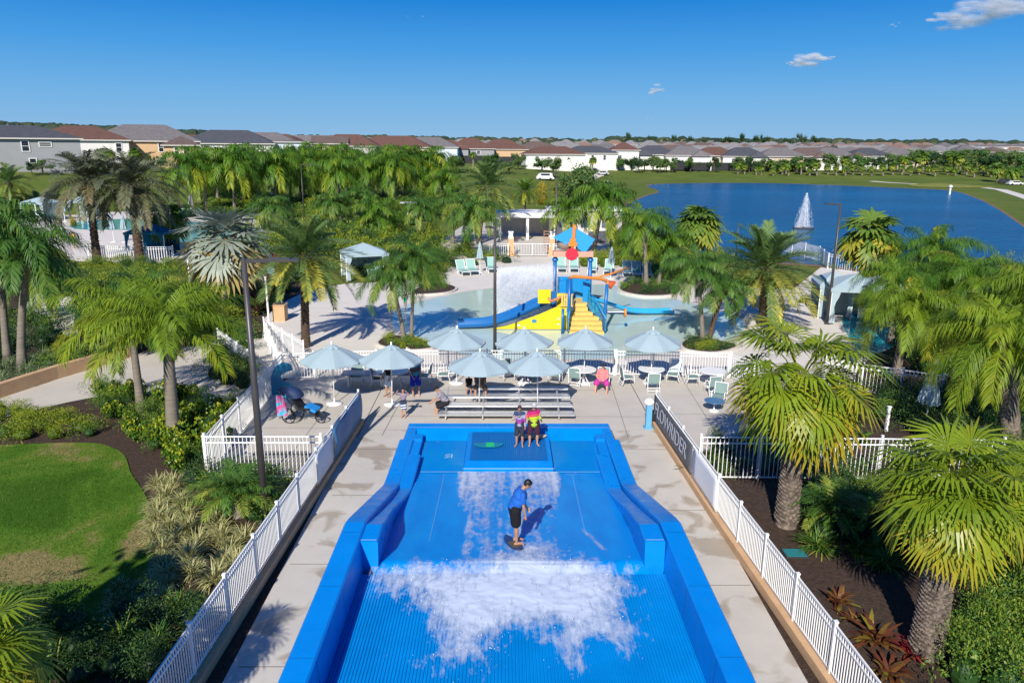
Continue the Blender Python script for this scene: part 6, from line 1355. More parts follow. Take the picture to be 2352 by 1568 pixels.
fill([(500,960),(545,925),(560,950),(490,1010)], 6, (.5,.7), (.5,.8), [('round','lime'),('round','shrub')], 'low shrub against the left terrace fence', 'shrubs against the left terrace fence', seed=9)
fill([(470,845),(560,800),(575,840),(560,900),(500,890),(468,870)], 14, (.7,1.1), (.9,1.4), [('round','shrub'),('round','deep'),('round','lime')], 'dense green shrub left of the ramp rail', 'shrubs left of the ramp rail', seed=10, bulk=True)
fill([(440,1095),(640,1090),(655,1150),(610,1215),(470,1190)], 20, (.6,1.0), (.6,1.1), [('round','deep'),('round','shrub'),('tuft','queend')], 'dark shrub under the front left fence by the lamp post', 'dark shrubs under the front left fence', seed=11)
fill([(-60,1430),(60,1405),(200,1445),(300,1420),(420,1400),(450,1440),(380,1560),(-60,1570)], 26, (.6,1.0), (.7,1.2), [('round','deep'),('tuft','queend'),('round','deep')], 'dark shrub in the shaded lower left bed', 'dark shrubs in the lower left bed', seed=12, bulk=True, mind=.45)
fill([(180,700),(330,690),(440,660),(560,690),(600,740),(560,790),(440,790),(300,760),(190,760)], 40, (.9,1.6), (1.1,2.2), [('round','shrub'),('round','queend') if False else ('round','shrub'),('round','deep'),('round','lime')], 'tall green shrub behind the royal palms', 'tall shrubs behind the royal palms', seed=13, bulk=True, mind=.45)
fill([(-40,610),(110,610),(200,648),(440,648),(440,670),(250,700),(60,670),(-40,690)], 60, (1.0,1.7), (1.0,1.6), [('round','shrub'),('round','deep'),('round','shrub'),('small','lime')], 'tall green shrub before the turquoise pool fence', 'tall shrubs before the turquoise pool fence', seed=14, bulk=True, mind=.42)
fill([(-60,760),(60,720),(140,780),(60,830),(-60,850)], 16, (.9,1.4), (.9,1.6), [('round','deep'),('round','shrub'),('strap','liri')], 'dark shrub at the far left walk', 'dark shrubs at the left walk', seed=15, bulk=True)
fill([(560,640),(690,610),(700,655),(620,700),(600,730),(560,720)], 20, (.8,1.4), (1.0,1.8), [('round','deep'),('round','shrub'),('round','red')], 'shrub behind the date palm left of the splash pool', 'shrubs behind the date palm', seed=16)
fill([(545,640),(600,660),(590,690),(545,680)], 5, (.7,1.0), (.9,1.3), [('round','red')], 'dark red leaved shrub behind the silver palm', 'red shrubs behind the silver palm', seed=17)
fill([(430,500),(560,500),(700,505),(800,520),(1000,520),(1040,480),(1000,455),(700,462),(430,478)], 130, (1.4,2.6), (1.1,2.1), [('small','shrub'),('small','deep'),('small','lime'),('small','shrub')], 'dense shrub under the back row of palms', 'shrubs under the back row palms', seed=18, bulk=True, mind=.42)
fill([(560,560),(780,540),(1000,560),(1010,600),(1000,640),(820,630),(700,590),(600,600)], 95, (1.2,2.2), (1.4,2.7), [('small','shrub'),('small','deep'),('small','lime')], 'dense shrub between the date palm and the splash pool loungers', 'shrubs left of the splash pool loungers', seed=19, bulk=True, mind=.45)
fill([(1000,600),(1060,560),(1110,590),(1170,600),(1160,612),(1050,612),(1010,650),(960,655)], 26, (.8,1.3), (.7,1.4), [('round','lime'),('round','shrub'),('round','deep')], 'clipped shrub behind the left loungers', 'shrubs behind the left loungers', seed=20, mind=.5)
fill([(868,790),(900,776),(960,782),(995,800),(960,806),(900,803)], 14, (.32,.50), (.40,.52), [('small','shrub'),('small','lime')], 'low ground plant in the small round bed', 'ground plants in the small round bed', seed=21)
fill([(1570,790),(1600,780),(1650,790),(1690,800),(1640,812),(1580,806)], 14, (.34,.52), (.42,.56), [('small','shrub'),('small','lime'),('small','deep')], 'low ground plant in the right splash pool bed', 'ground plants in the right pool bed', seed=22)
fill([(1425,668),(1440,652),(1500,650),(1560,660),(1555,676),(1480,680)], 18, (.45,.7), (.5,.75), [('small','shrub'),('small','deep')], 'low shrub in the curbed bed right of the loungers', 'shrubs in the curbed bed', seed=23)
fill([(960,660),(1000,655),(1040,662),(1010,672),(960,676)], 8, (.4,.6), (.48,.65), [('small','shrub'),('small','deep')], 'low shrub in the left curbed bed', 'shrubs in the left curbed bed', seed=24)
fill([(1335,600),(1420,595),(1500,610),(1640,640),(1700,650),(1690,668),(1560,650),(1430,616),(1340,612)], 36, (.8,1.5), (.8,1.6), [('round','lime'),('round','shrub'),('round','deep')], 'green shrub behind the right loungers', 'shrubs behind the right loungers', seed=25, bulk=True, mind=.45)
fill([(1420,560),(1560,590),(1700,610),(1760,650),(1700,660),(1520,620),(1430,600)], 26, (1.1,1.8), (1.2,2.2), [('small','shrub'),('small','lime'),('small','deep')], 'tall shrub on the near lake shore', 'shrubs on the near lake shore', seed=26, bulk=True, mind=.45)
fill([(1840,680),(1890,690),(1900,715),(1840,705)], 5, (.5,.7), (.4,.6), [('small','shrub'),('small','lime')], 'low shrub beside the right lamp post', 'shrubs beside the right lamp post', seed=27)
fill([(1980,640),(2352,650),(2480,720),(2480,900),(2200,900),(2090,860),(2060,760),(1990,700)], 75, (1.0,1.9), (1.2,2.6), [('round','shrub'),('round','lime'),('round','shrub'),('round','deep')], 'dense green shrub under the right hand palms', 'dense shrubs under the right palms', seed=28, bulk=True, mind=.42)
fill([(2260,650),(2400,640),(2420,680),(2280,680)], 9, (1.0,1.5), (1.2,1.8), [('small','lil')], 'lilac grey flowering bush at the right lake shore', 'lilac bushes at the right shore', seed=29)
fill([(1985,880),(2110,905),(2260,930),(2480,900),(2480,1180),(2300,1120),(2120,1000),(2010,960)], 45, (.7,1.2), (.7,1.5), [('round','deep'),('round','shrub'),('round','deep')], 'dark shrub right of the enclosed plant pit', 'dark shrubs at the right edge', seed=30, bulk=True, mind=.45)
fill([(1850,1120),(2080,1110),(2280,1150),(2450,1300),(2450,1380),(2250,1330),(2000,1300),(1870,1260)], 62, (.6,.95), (.6,1.05), [('round','deep'),('tuft','queend'),('round','deep'),('round','shrub')], 'dark shrub between the two big fan palms', 'dark shrubs between the fan palms', seed=31, mind=.42, bulk=True)
fill([(180,606),(440,604),(440,646),(200,648)], 44, (.7,1.2), (.6,1.0), [('round','shrub'),('round','lime'),('round','deep')], 'low shrub below the white fence of the turquoise pool', 'shrubs below the pool fence', seed=63, mind=.42, bulk=True)
fill([(2210,1450),(2330,1370),(2480,1340),(2480,1600),(2230,1600),(2170,1530)], 22, (.6,.95), (.8,1.3), [('round','shrub'),('small','shrub')], 'dense small leaved green shrub in the lower right corner', 'green shrubs in the lower right corner', seed=32, mind=.42)
fill([(1600,1085),(1990,1080),(2010,1005),(1850,990),(1700,1000),(1640,1015)], 26, (.45,.75), (.45,.95), [('round','deep'),('round','shrub'),('broad','queend'),('tuft','queend')], 'dark plant in the fenced pit behind the near fan palm', 'plants in the fenced pit', seed=61, mind=.5)
for (a, b_, r, lab) in ((1925,1385,.62,'bronze and green broad leaved plant by the right fence, upper one'),(2010,1470,.78,'bronze broad leaved plant by the right fence, middle one'),(1960,1425,.4,'small bronze plant between the larger bronze plants'),(2040,1545,.6,'bronze plant at the bottom edge by the right fence')):
    q = at(a, b_, 0); shrub((q.x, q.y), r, r*.85, 'broad', 'brom', lab, None, 'bronze_plant', 'plant')
q = at(2090,1500,0); shrub((q.x, q.y), .55, .5, 'broad', 'red', 'purple red leaved plant at the foot of the lower right fan palm', None, 'red_plant', 'plant')
for (a, b_, c, d_, r, lf, lab) in ((1247,470,1247,432,24,'gold','golden yellow shrub on the lawn behind the pavilion'),(1545,600,1545,500,28,'gold','yellow leaved bush against the near lake shore'),(170,520,168,500,14,'gold','yellow green cone shaped bush by the far left cabana')):
    q = at(a, b_, 0); shrub((q.x, q.y), r*q.y/1640, r*q.y/1640*1.9, 'round', lf, lab)
# broadleaf trees ------------------------------------------------------
TR = {}
def tree(base, h, r, leaf, label, group=None, v=0, name='broadleaf_tree'):
    base = Vector(base); root = empty(name, base, label, 'tree', group); rnd = random.Random(label+str(base.x))
    key = v
    if key not in TR:
        r2 = random.Random(40+v); t = MB(); t.tube([(0,0,0),(.02,.01,.25),(0,.03,.5)], [.045,.035,.028], 8)
        for k in range(7): a = k*.9; t.tube([(0,0,.3+.03*k),(.25*math.cos(a),.25*math.sin(a),.55+.04*k)], [.018,.007], 5)
        o1 = t.build('trunk', M['bark_tree']); m1 = o1.data; bpy.data.objects.remove(o1)
        t = MB(); lob = [(Vector((r2.gauss(0,.24), r2.gauss(0,.24), r2.uniform(.42,.86))), r2.uniform(.14,.25)) for _ in range(16)]
        for c, rr in lob: t.ell(c, (rr*.6,rr*.6,rr*.5), 7, 5, tint=0.0)  # lobe cores tinted darkest, standing in for shade inside the crown
        for i in range(1300):
            c, rr = r2.choice(lob); d = Vector((r2.gauss(0,1), r2.gauss(0,1), r2.gauss(.2,1))).normalized(); p = c+d*rr*r2.uniform(.6,1.12); u = Vector((r2.gauss(0,1), r2.gauss(0,1), r2.gauss(0,1))).normalized(); s_ = u.cross(d).normalized(); f = .055*r2.uniform(.7,1.4); t.poly([p-u*f*.5, p+s_*f*.3, p+u*f*.5, p-s_*f*.3], max(0,min(1,.25+.3*r2.random()+.3*(d.z*.5+.5)*r2.random())))  # tint rises on leaves at the top of each lobe
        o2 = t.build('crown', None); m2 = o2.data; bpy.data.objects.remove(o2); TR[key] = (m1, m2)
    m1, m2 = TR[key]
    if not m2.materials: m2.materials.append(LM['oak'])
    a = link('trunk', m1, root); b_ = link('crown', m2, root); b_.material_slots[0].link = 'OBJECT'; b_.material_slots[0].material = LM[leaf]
    for o in (a, b_): o.scale = (r*2, r*2, h); o.rotation_euler.z = rnd.uniform(0,6)
    return root
def tp(px, by, top, rp, leaf, label, group=None, v=0):
    q = at(px, by, 0); hz = hgt(q.x, q.y)
    if hz > .3:
        for Yt in np.linspace(60, 1500, 900):
            q2 = atY(px, by, float(Yt))
            if q2.z <= hgt(q2.x, q2.y): q = q2; hz = hgt(q2.x, q2.y); break
    tz = atY(px, top, q.y).z; r = rp*q.y/1640; return tree((q.x, q.y, hz), max(2.0, tz-hz), r, leaf, label, group, v)
tp(1335,475,378,48,'oak','airy olive green tree left of the path bend by the lake'); tp(1305,470,395,30,'oak','small tree between the slim lamp post and the airy olive tree', v=1)
tp(1270,410,358,20,'oak','dark small tree on the lawn right of the white van', v=2); tp(1245,395,362,22,'shrub','green tree in front of the white van', v=1)
tp(1168,400,370,26,'oak','round dark tree at the end of the screened porches', v=2)
for i, (x, b_, tpp, r) in enumerate(((1010,400,350,24),(1040,398,352,22),(1120,388,354,14),(1140,388,352,15),(1190,390,350,16),(1300,392,358,16),(1420,392,362,14),(1450,392,358,18),(1480,394,360,18),(1500,396,356,16),(1530,396,360,14),(1560,392,365,10),(1600,388,368,8),(1620,392,366,9),(1660,390,366,12),(1720,396,362,16),(1745,394,362,16),(1780,396,364,15),(1830,396,358,22),(1860,396,360,20),(1900,396,350,22),(1935,396,358,18),(1975,396,352,20),(2010,396,358,20),(2040,392,352,22),(2065,394,352,24),(2100,392,346,26),(2140,396,350,26),(2170,390,345,30),(2215,396,350,28),(2250,392,345,28),(2270,402,352,26),(2300,398,348,26),(2330,396,346,30),(2352,410,356,26),(1466,398,362,12),(1515,398,364,12),(1545,398,366,10),(1585,396,362,14),(1640,396,360,13),(1700,394,356,15),(1760,392,352,16),(1810,390,350,16),(1845,388,348,16),(1880,388,346,18),(1920,388,346,16),(1950,386,348,14),(2000,386,344,18),(2080,384,342,22),(2120,384,340,24),(2200,382,340,26),(2240,384,342,22),(2290,386,342,24),(2340,386,344,22),(100,402,366,18),(75,404,370,12),(372,398,352,12),(345,400,352,10),(480,410,350,20),(560,408,352,20),(640,405,350,20),(740,402,346,22),(830,398,348,22),(890,396,350,20),(940,396,348,22))):
    tp(x, b_, tpp, r, ['oak','oak','shrub','deep'][i % 4], 'dark green tree standing between the houses and the lawns', 'trees in front of the distant houses', i % 3)
# hedge-like ground cover at the foot of the far houses
fill([(20,400),(130,395),(230,398),(240,430),(60,440),(20,420)], 26, (1.6,2.8), (1.5,2.6), [('coarse','shrub'),('coarse','lime')], 'shrub on the slope below the grey house', 'shrubs below the grey house', seed=41, bulk=True)
fill([(0,440),(80,440),(200,450),(260,470),(60,470)], 16, (1.6,2.6), (1.6,2.6), [('coarse','shrub'),('coarse','lime')], 'shrub behind the far left cabana', 'shrubs behind the far left cabana', seed=42, bulk=True)

# everything too tangled to count: one mesh of undergrowth
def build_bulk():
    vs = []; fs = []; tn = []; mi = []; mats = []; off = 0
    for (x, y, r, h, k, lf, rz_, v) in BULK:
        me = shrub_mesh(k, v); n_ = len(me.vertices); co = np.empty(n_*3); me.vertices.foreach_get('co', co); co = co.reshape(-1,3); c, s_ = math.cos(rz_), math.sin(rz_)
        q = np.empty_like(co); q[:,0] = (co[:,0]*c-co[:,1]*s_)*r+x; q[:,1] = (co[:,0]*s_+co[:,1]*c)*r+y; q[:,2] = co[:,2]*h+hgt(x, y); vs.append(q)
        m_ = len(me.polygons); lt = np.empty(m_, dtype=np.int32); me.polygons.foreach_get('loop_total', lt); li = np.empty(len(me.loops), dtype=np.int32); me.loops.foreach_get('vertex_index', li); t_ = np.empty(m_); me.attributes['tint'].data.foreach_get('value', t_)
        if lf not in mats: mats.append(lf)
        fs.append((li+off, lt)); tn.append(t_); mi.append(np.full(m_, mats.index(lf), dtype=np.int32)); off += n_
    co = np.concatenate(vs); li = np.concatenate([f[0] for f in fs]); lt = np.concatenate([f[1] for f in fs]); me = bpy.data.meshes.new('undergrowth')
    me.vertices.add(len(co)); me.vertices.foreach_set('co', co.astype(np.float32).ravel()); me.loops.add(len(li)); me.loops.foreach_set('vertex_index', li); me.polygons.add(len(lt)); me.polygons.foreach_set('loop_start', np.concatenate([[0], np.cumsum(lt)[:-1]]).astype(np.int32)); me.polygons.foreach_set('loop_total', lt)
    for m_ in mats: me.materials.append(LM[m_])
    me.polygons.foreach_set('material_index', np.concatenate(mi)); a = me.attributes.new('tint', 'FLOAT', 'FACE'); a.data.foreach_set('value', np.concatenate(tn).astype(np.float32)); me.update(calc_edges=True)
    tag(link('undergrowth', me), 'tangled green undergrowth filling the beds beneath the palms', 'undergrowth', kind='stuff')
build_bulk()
tree((-11.8, 2.2, 0), 9.0, 4.2, 'deep', 'spreading broadleaf tree standing beside the camera position, left of the ride', v=1)

for (a, b_, c, d_, e) in ((620,560,620,480,60),(760,545,765,470,55),(960,560,965,480,58),(1040,560,1045,470,60),(820,540,822,455,50)):
    pp(a, b_, c, d_, e, 'queenS', '%s palm of the middle belt between the back row and the splash pool' % {620:'leftmost',760:'second',960:'fourth',1040:'rightmost',820:'third'}[a], tr=.2, material='queend', group='palms of the middle belt')

rt_ = random.Random(77)
for i in range(34):
    x = 1440+27*i+rt_.uniform(-8,8); b_ = rt_.uniform(352,372); tp(x, b_, b_-rt_.uniform(14,22), rt_.uniform(6,11), ['oak','shrub','deep'][i % 3], '%s tree from the left standing among the house rows beyond the lake' % ORD[i], 'trees among the far house rows', i % 3)
# ---------------------------------------------------------------- houses
W = {k: mat('stucco_'+k, c, .85, tuple(x*.93 for x in c), .4) for k, c in {'grey': (.32,.33,.34), 'white': (.78,.76,.72), 'tan': (.62,.42,.24), 'cream': (.70,.60,.42), 'blue': (.62,.70,.78), 'beige': (.60,.50,.38), 'pink': (.62,.46,.36)}.items()}
RF = {k: mat('roof_'+k, c, .9, tuple(x*.75 for x in c), 1.2) for k, c in {'slate': (.075,.08,.095), 'brown': (.15,.075,.055), 'grey': (.18,.165,.165), 'umber': (.15,.105,.09), 'ash': (.26,.25,.25), 'clay': (.27,.17,.13)}.items()}  # the two palest, for far rows only, carry distance haze in their colour
GL = mat('dark_window_glass', (.02,.025,.035), .1); TRM = mat('window_trim', (.75,.74,.70), .6); FAS = mat('fascia', (.66,.62,.56), .6)
def house(loc, rz_, w_, d_, eh, rh, wall, roof, label, group=None, wins=(), gable=False, wing=None, lanai=False):
    root = empty('house', loc, label, 'house', group, rz=rz_); t = MB(); t.box((0,0,eh/2-.5), (w_,d_,eh+1.0)); t.build('wall', W[wall], root); o_ = .6
    t = MB(); x, y = w_/2+o_, d_/2+o_; z = eh
    if gable: rid = [(-x,0,eh+rh),(x,0,eh+rh)]
    else:
        g = min(x, y) if x > y else x*.98; rid = [(-(x-g)-.01,0,eh+rh),((x-g)+.01,0,eh+rh)]
    c = [(-x,-y,z),(x,-y,z),(x,y,z),(-x,y,z)]; t.poly([c[0],c[1],rid[1],rid[0]]); t.poly([c[2],c[3],rid[0],rid[1]]); t.poly([c[1],c[2],rid[1]]); t.poly([c[3],c[0],rid[0]]); rf = t.build('roof', RF[roof], root)
    t = MB(); t.box((0,0,z-.12),(2*x-.04,2*y-.04,.22)); t.build('fascia', FAS, rf)
    for (wx, wz, ww, wh) in wins:
        t = MB(); t.box((wx,-d_/2-.04,wz),(ww,.06,wh)); p = t.build('window', GL, root)
        t = MB()
        for dx in (-1,1): t.box((wx+dx*(ww/2+.08),-d_/2-.07,wz),(.16,.08,wh+.3))
        for dz in (-1,1): t.box((wx,-d_/2-.07,wz+dz*(wh/2+.07)),(ww,.08,.14))
        t.box((wx,-d_/2-.085,wz),(ww,.03,.08)); t.build('frame', TRM, p)
    if wing:
        wx, ww, wd, weh, wrh = wing; t = MB(); t.box((wx,-d_/2-wd/2,weh/2-.5),(ww,wd,weh+1)); t.build('wing_wall', W[wall], root); t = MB(); a, b_ = ww/2+.5, wd+.5; y0 = -d_/2
        t.poly([(wx-a,y0-b_,weh),(wx+a,y0-b_,weh),(wx,y0-b_*.4,weh+wrh)]); t.poly([(wx+a,y0-b_,weh),(wx+a,y0-.02,weh),(wx,y0-.02,weh+wrh),(wx,y0-b_*.4,weh+wrh)]); t.poly([(wx-a,y0-.02,weh),(wx-a,y0-b_,weh),(wx,y0-b_*.4,weh+wrh),(wx,y0-.02,weh+wrh)]); t.build('wing_roof', RF[roof], root)
    if lanai: t = MB(); t.box((0,-d_/2-2.2,1.4),(w_*.8,4.2,2.8)); t.build('screen_porch', mat('porch_screen', (.025,.025,.03), .8), root)
    return root
def hx(px, Y): q = atY(px, 340, Y); return Vector((q.x, Y, hgt(q.x, Y)))
house(hx(-8,138), R(30), 26, 13, 5.7, 2.2, 'grey', 'slate', 'grey two storey house with dark slate roof at the left edge', wins=((4.6,4.3,1.0,1.7),(7.6,4.6,1.7,.6),(5.4,1.4,.9,1.5),(-1.5,4.3,1.0,1.7)))
house(hx(190,172), R(24), 19, 13, 5.8, 3.0, 'white', 'brown', 'white house with brown hip roof between the grey and tan houses', wins=((7.5,4.2,1.0,1.7),(-2,4.4,.8,.8)), wing=(-5.5,8.5,5,3.0,1.8))
house(hx(338,182), R(20), 23, 14, 5.8, 3.7, 'tan', 'grey', 'long tan two storey house with grey brown hip roof', wins=((-9,4.9,1.6,.5),(-6.3,4.3,.9,1.8),(3.5,4.3,.9,1.8),(5.6,4.9,1.5,.5),(7.6,4.3,.9,1.8),(3.4,1.9,1.6,.4)))
house(hx(418,172), R(20), 7, 8, 5.0, 1.9, 'tan', 'umber', 'gabled tan corner of the long tan house', wins=((-.9,3.8,.8,1.3),(.9,3.8,.8,1.3)))
house(hx(530,215), R(12), 24, 14, 5.6, 3.6, 'white', 'slate', 'white house with wide dark slate roof right of the tan house', wins=((-9,4,.9,1.3),(2,4,.9,1.4)))
house(hx(612,225), R(11), 20, 13, 5.4, 3.5, 'blue', 'grey', 'house with grey hip roof behind the back palms', wins=((-4,4,1,1.3),))
house(hx(674,222), R(10), 9, 9, 6.3, .5, 'blue', 'grey', 'pale blue flat topped house block with six pane windows', wins=((-1.2,4.6,.9,.8),(.1,4.6,.9,.8),(-1.2,3.3,.9,.9),(.1,3.3,.9,.9)))
house(hx(760,235), R(8), 10, 10, 6.0, 2.2, 'beige', 'umber', 'beige house with sloping side roof right of the pale blue block', gable=True, wins=((-.6,3.8,.9,1.6),(.8,3.8,.9,1.6)))
house(hx(800,262), R(0), 22, 14, 5.4, 3.8, 'white', 'brown', 'house with brown roof and small white dormer gable', wins=((-6,4,1,1.4),), wing=(-5,4,4,4.6,1.7))
house(hx(905,268), R(0), 26, 14, 5.4, 3.8, 'cream', 'brown', 'cream house under a long brown roof behind the back palms', wins=((3.5,3.9,.8,1.4),(8.0,3.9,.8,1.4)))
house(hx(985,285), R(0), 22, 14, 5.4, 3.6, 'blue', 'grey', 'pale house with grey roof at the right end of the back palms', wins=((0,4,1.0,1.4),))
house(hx(1080,300), R(4), 18, 14, 5.4, 4.0, 'grey', 'brown', 'grey gabled house with brown roof beside the dark screen porches', wins=((3,4,1.2,1.2),), lanai=True, wing=(-4,6,3,5.2,2.2))
house(hx(1152,305), R(0), 20, 14, 5.6, 3.8, 'tan', 'brown', 'tan house with a tall brown roof above dark screen porches', wins=((-5,4,.8,1.4),), lanai=True)
house(hx(1230,312), R(0), 17, 13, 5.6, 3.6, 'cream', 'umber', 'cream house with umber roof left of the white street houses', wins=((0,4,.9,1.3),), lanai=True)
house(hx(1270,270), R(6), 21, 12, 5.2, 2.6, 'white', 'brown', 'white house with brown roof behind the white van', wins=((-6.5,3.8,1.2,1.1),(-2.5,3.9,1.0,.6)))
house(hx(1352,288), R(4), 20, 12, 5.6, 2.6, 'white', 'slate', 'white row house with slate roof and tall windows at the street end', wins=((-7,4,.9,1.6),(-3.5,4,.9,1.6),(.5,4,.9,1.6),(5,4,.9,1.6)))
house(hx(1432,292), R(0), 10, 12, 7.0, 3.0, 'white', 'brown', 'tall white end house with reddish brown roof', wins=((-2,4.4,.9,1.2),))
rows = [(1500,300,'white','slate'),(1573,298,'white','grey'),(1640,305,'cream','brown'),(1705,302,'white','slate'),(1790,300,'beige','grey'),(1848,315,'white','umber'),(1905,318,'white','grey'),(1990,330,'white','slate'),(2055,340,'beige','grey')]
for i, (px, Y, a, b_) in enumerate(rows):
    house(hx(px, Y), R((i*7) % 9-4), 18+(i*5) % 5, 13, 5.4, 3.4, a, b_, 'two storey %s house with %s hip roof in the front row beyond the lake' % (a, b_) if i not in (3,7,0,8,4,5,6) else ['white house with slate roof farthest left in the row beyond the lake','','','white house with slate roof right of the cream one beyond the lake','beige house with grey roof behind the lake shore trees','white house with umber roof beyond the lake','white house with grey roof left of the small guard tower','white house with slate roof right of the small guard tower','beige house with grey roof at the right end of the lake row'][i], wins=((-5,3.8,1.1,1.3),(0,3.8,1.1,1.3),(5,3.8,1.1,1.3)), lanai=(1 <= i <= 4), wing=((4 if i % 2 else -4.5), 7, 2.5, 4.9, 2.4) if i in (0,1,3,5,6,8) else None)
house(hx(1973,300), 0, 6.0, 6.0, 5.6, 1.6, 'white', 'umber', 'small white guard tower with three dark windows on the lake shore', wins=((-1.5,3.8,.6,1.5),(0,3.8,.6,1.5),(1.5,3.8,.6,1.5)))
rnd = random.Random(11); wl = ['white','white','white','cream','beige','blue','tan','white']; rl = ['slate','brown','grey','umber','grey','brown']; k = 0
for (x0, x1, Y0, st_, Y1) in ((60,1000,235,88,300),(20,1050,290,70,330),(430,1060,345,60,375),(1050,1480,350,60,380),(1060,2000,420,52,450),(1480,2120,365,56,395),(1480,2300,440,54,470),(1500,2352,500,44,540),(1300,2352,600,38,650),(1200,2352,700,34,740),(2080,2352,420,70,460)):
    x = x0
    while x < x1:
        Y = rnd.uniform(Y0, Y1); w_ = rnd.uniform(17,23) if Y0 < 400 else rnd.uniform(12,17); k += 1
        if not (x < 450 and Y < 250):
            wi = ((-4,3.8,1.1,1.3),(2,3.8,1.1,1.3)) if Y < 330 else ()
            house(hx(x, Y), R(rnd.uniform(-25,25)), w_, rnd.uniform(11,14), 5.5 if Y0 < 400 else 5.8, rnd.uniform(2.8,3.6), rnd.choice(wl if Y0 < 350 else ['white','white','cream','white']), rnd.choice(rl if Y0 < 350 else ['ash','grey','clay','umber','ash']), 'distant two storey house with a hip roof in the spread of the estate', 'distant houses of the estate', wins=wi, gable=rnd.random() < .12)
        x += st_*rnd.uniform(.8,1.25)
for (px, Y, w_, a, b_, lab) in ((2270,430,50,'tan','umber','long low tan building with brown roof at the far right'),(2310,520,90,'white','grey','very long pale grey roofed building on the right skyline')):
    house(hx(px, Y), R(3), w_, 16, 4.6 if Y < 500 else 8, 1.2, a, b_, lab, wins=tuple((dx,3,1.6,1.4) for dx in range(-20,21,8)))
# far woods
wm = leafmat('far_wood_leaf', (.025,.042,.018), (.040,.062,.026), (.06,.075,.03), .0)
def wood(x0, x1, Y0, Y1, n, hmin, hmax, label, seed):
    t = MB(); r3 = random.Random(seed)
    for i in range(n):
        px = r3.uniform(x0, x1); Y = r3.uniform(Y0, Y1); q = hx(px, Y); h = r3.uniform(hmin, hmax); r = h*r3.uniform(.4,.75); b0 = len(t.v); t.ell((q.x, q.y, q.z+h*.55), (r*1.2, r, h*.5), 9, 6, tint=r3.random())
        for j in range(b0, len(t.v)): v = t.v[j]; nz_ = mnoise.noise(Vector(v)*.18)*2.2+mnoise.noise(Vector(v)*.5)*.9; t.v[j] = (v[0]+nz_, v[1], v[2]+nz_*.8)
    tag(t.build('wood', wm), label, 'wood', kind='stuff')
wood(-120, 520, 620, 950, 900, 8, 13, 'dark wood on the hill at the left skyline', 1); wood(430, 1500, 700, 1000, 1000, 6, 10, 'dark tree line behind the roofs in the middle', 2); wood(1400, 2480, 900, 1500, 1700, 9, 15, 'long dark tree line on the right horizon', 3)
for i in range(16):
    x = 1440+i*30+rnd.uniform(-12,12); q = hx(x, 760); tree((q.x, q.y, q.z), rnd.uniform(11,18), rnd.uniform(3.5,6), 'deep', '%s tree from the left rising above the right middle skyline' % ORD[i], 'skyline trees', i % 3)
# vehicles and small far things
def car(loc, rz_, c, label, van=False):
    root = empty('parked_car', loc, label, 'car', rz=rz_); H_ = 2.0 if van else 1.45; L = 5.2 if van else 4.5; t = MB()
    prof = [(-L/2,.35),(-L/2,.85),(-L*.36,H_*.62 if not van else H_*.9),(-L*.2,H_),(L*.2 if not van else L*.38,H_),(L*.33 if not van else L*.42,.9),(L/2,.8),(L/2,.35)]
    t.poly([(x,-.9,z) for x, z in prof]); t.poly([(x,.9,z) for x, z in prof][::-1])
    for i in range(len(prof)): a = prof[i]; b_ = prof[(i+1)%len(prof)]; t.poly([(a[0],-.9,a[1]),(a[0],.9,a[1]),(b_[0],.9,b_[1]),(b_[0],-.9,b_[1])][::-1])
    t.build('body', mat('car_paint', c, .25), root)
    for s_ in (-1,1):
        t = MB(); t.box((0,s_*.905,H_*.78),(L*.5,.02,H_*.26)); t.build('window', GL, root)
        for x in (-L*.3,L*.3): t = MB(); t.tube([(x,s_*.80,.33),(x,s_*.95,.33)], .33, 14); t.build('wheel', M['black'], root)
    return root
q = at(1253,392,0); car(hx(1253,222)+Vector((0,0,.03)), R(3), (.75,.75,.75), 'white van parked before the white house beyond the lawn', True)
q = hx(170,150); car(q, R(-20), (.7,.7,.72), 'white car half hidden right of the grey house'); 
for i, (px, Y, c, lab) in enumerate(((2365-20,236,(.7,.7,.7),'white car at the right end of the lake path'),(1385,262,(.5,.5,.52),'silver car at the end of the street'),(2320,250,(.05,.05,.06),'dark car among the trees at the far right'))): car(hx(px, Y), R(10*i), c, lab)
wl_ = [at(a, b_, 0) for a, b_ in ((1795,409),(1900,409),(2010,411),(2070,413),(2100,409))]
t = MB()
for i in range(len(wl_)-1): t.bar(wl_[i]+Vector((0,0,.5)), wl_[i+1]+Vector((0,0,.5)), .4, 1.0)
tag(t.build('retaining_wall', mat('pale_far_wall', (.55,.50,.42), .8)), 'long pale low wall along the far lake lawn', 'wall')
gl_ = MB()
sheet('flower_bed', [(p.x,p.y) for p in [at(a,b_,0) for a,b_ in ((2080,424),(2160,421),(2250,427),(2300,431),(2200,432),(2100,429))]], .06, mat('yellow_ground_cover', (.32,.28,.02), .9, (.10,.16,.02), .5), 'yellow flowering bed beside the far lake path', 'flower bed')
q = at(2181,447,0); t = MB(); t.tube([(0,0,0),(0,0,1.6)], .22, 10); t.ell((0,0,1.9),(.45,.45,.4),10,8); tag(t.build('marker_post', M['white'], loc=(q.x,q.y,.03)), 'white marker post in the lake near the far right shore', 'post')
q = at(1401,405,0); t = MB(); t.tube([(0,0,0),(0,0,2.2)], .12, 8); tag(t.build('marker_post', M['white'], loc=(q.x,q.y,.03)), 'white post on the lawn beside the path bend', 'post')
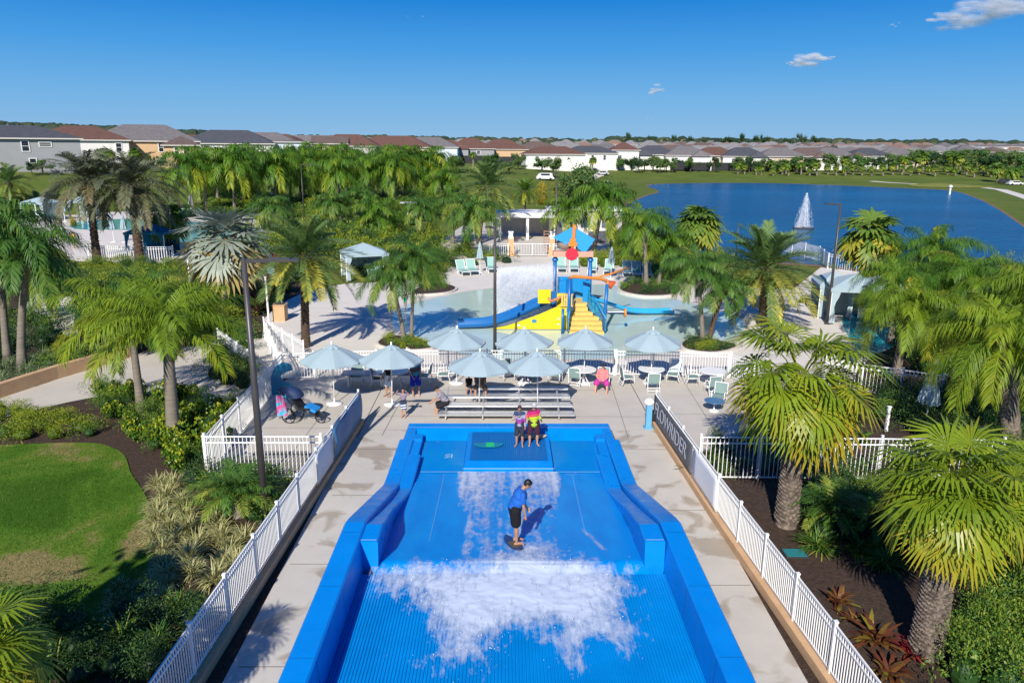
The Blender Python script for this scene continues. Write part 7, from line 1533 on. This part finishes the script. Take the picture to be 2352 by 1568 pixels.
# ---------------------------------------------------------------- clouds: real puffs high above the estate
m, n, b = newmat('cloud'); b.inputs['Base Color'].default_value = (.85,.86,.90,1); b.inputs['Roughness'].default_value = 1; b.inputs['Specular IOR Level'].default_value = 0
lw_ = n.nodes.new('ShaderNodeLayerWeight'); lw_.inputs[0].default_value = .5; rp = n.nodes.new('ShaderNodeValToRGB'); rp.color_ramp.elements[0].position = .0; rp.color_ramp.elements[0].color = (1,1,1,1); rp.color_ramp.elements[1].position = .60; rp.color_ramp.elements[1].color = (0,0,0,1)
n.links.new(lw_.outputs['Facing'], rp.inputs[0]); ml = n.nodes.new('ShaderNodeMath'); ml.operation = 'MULTIPLY'; ml.inputs[1].default_value = .30; n.links.new(rp.outputs[0], ml.inputs[0]); n.links.new(ml.outputs[0], b.inputs['Alpha']); CM = m
tb = n.nodes.new('ShaderNodeBsdfTranslucent'); tb.inputs[0].default_value = (.95,.95,.97,1); b.inputs['Alpha'].default_value = 1; [n.links.remove(l) for l in list(b.inputs['Alpha'].links)]; mxa = n.nodes.new('ShaderNodeMixShader'); mxa.inputs[0].default_value = .5; n.links.new(b.outputs[0], mxa.inputs[1]); n.links.new(tb.outputs[0], mxa.inputs[2])
trp = n.nodes.new('ShaderNodeBsdfTransparent'); mxb = n.nodes.new('ShaderNodeMixShader'); n.links.new(ml.outputs[0], mxb.inputs[0]); n.links.new(trp.outputs[0], mxb.inputs[1]); n.links.new(mxa.outputs[0], mxb.inputs[2]); n.links.new(mxb.outputs[0], n.nodes['Material Output'].inputs[0])
def cloud(px, py, wpx, hpx, n_, label, seed, tilt=0, thin=1.0):
    r3 = random.Random(seed); Y = 5200; c = atY(px, py, Y); sc_ = Y/1644; root_pts = MB()
    for i in range(n_):
        u = r3.uniform(-1,1); e = (1-abs(u)**1.6)+.12; x = u*wpx*.5*sc_; z = r3.gauss(0,.20)*hpx*sc_*e-u*tilt*sc_; r = hpx*sc_*r3.uniform(.16,.34)*e*thin
        root_pts.ell((x, r3.uniform(-1,1)*r*2, z), (r*1.9, r*1.5, r*.75), 14, 9)
    o = root_pts.build('cloud', CM, smooth=True, loc=c); tag(o, label, 'cloud'); o.visible_shadow = True
cloud(2280,22,270,62,60,'largest cloud at the upper right corner',1,-22); cloud(1862,138,105,30,40,'small bright cloud left of the corner cloud',2,-7); cloud(1508,211,38,18,16,'tiny white puff above the lake palms',3,-2)
cloud(2055,57,28,12,8,'faint wisp between the two bigger clouds',4,-4,.6); cloud(960,38,80,9,8,'faint thin wisp near the top middle',5,0,.4); cloud(1490,272,26,8,7,'faint wisp low above the houses',6,0,.5)
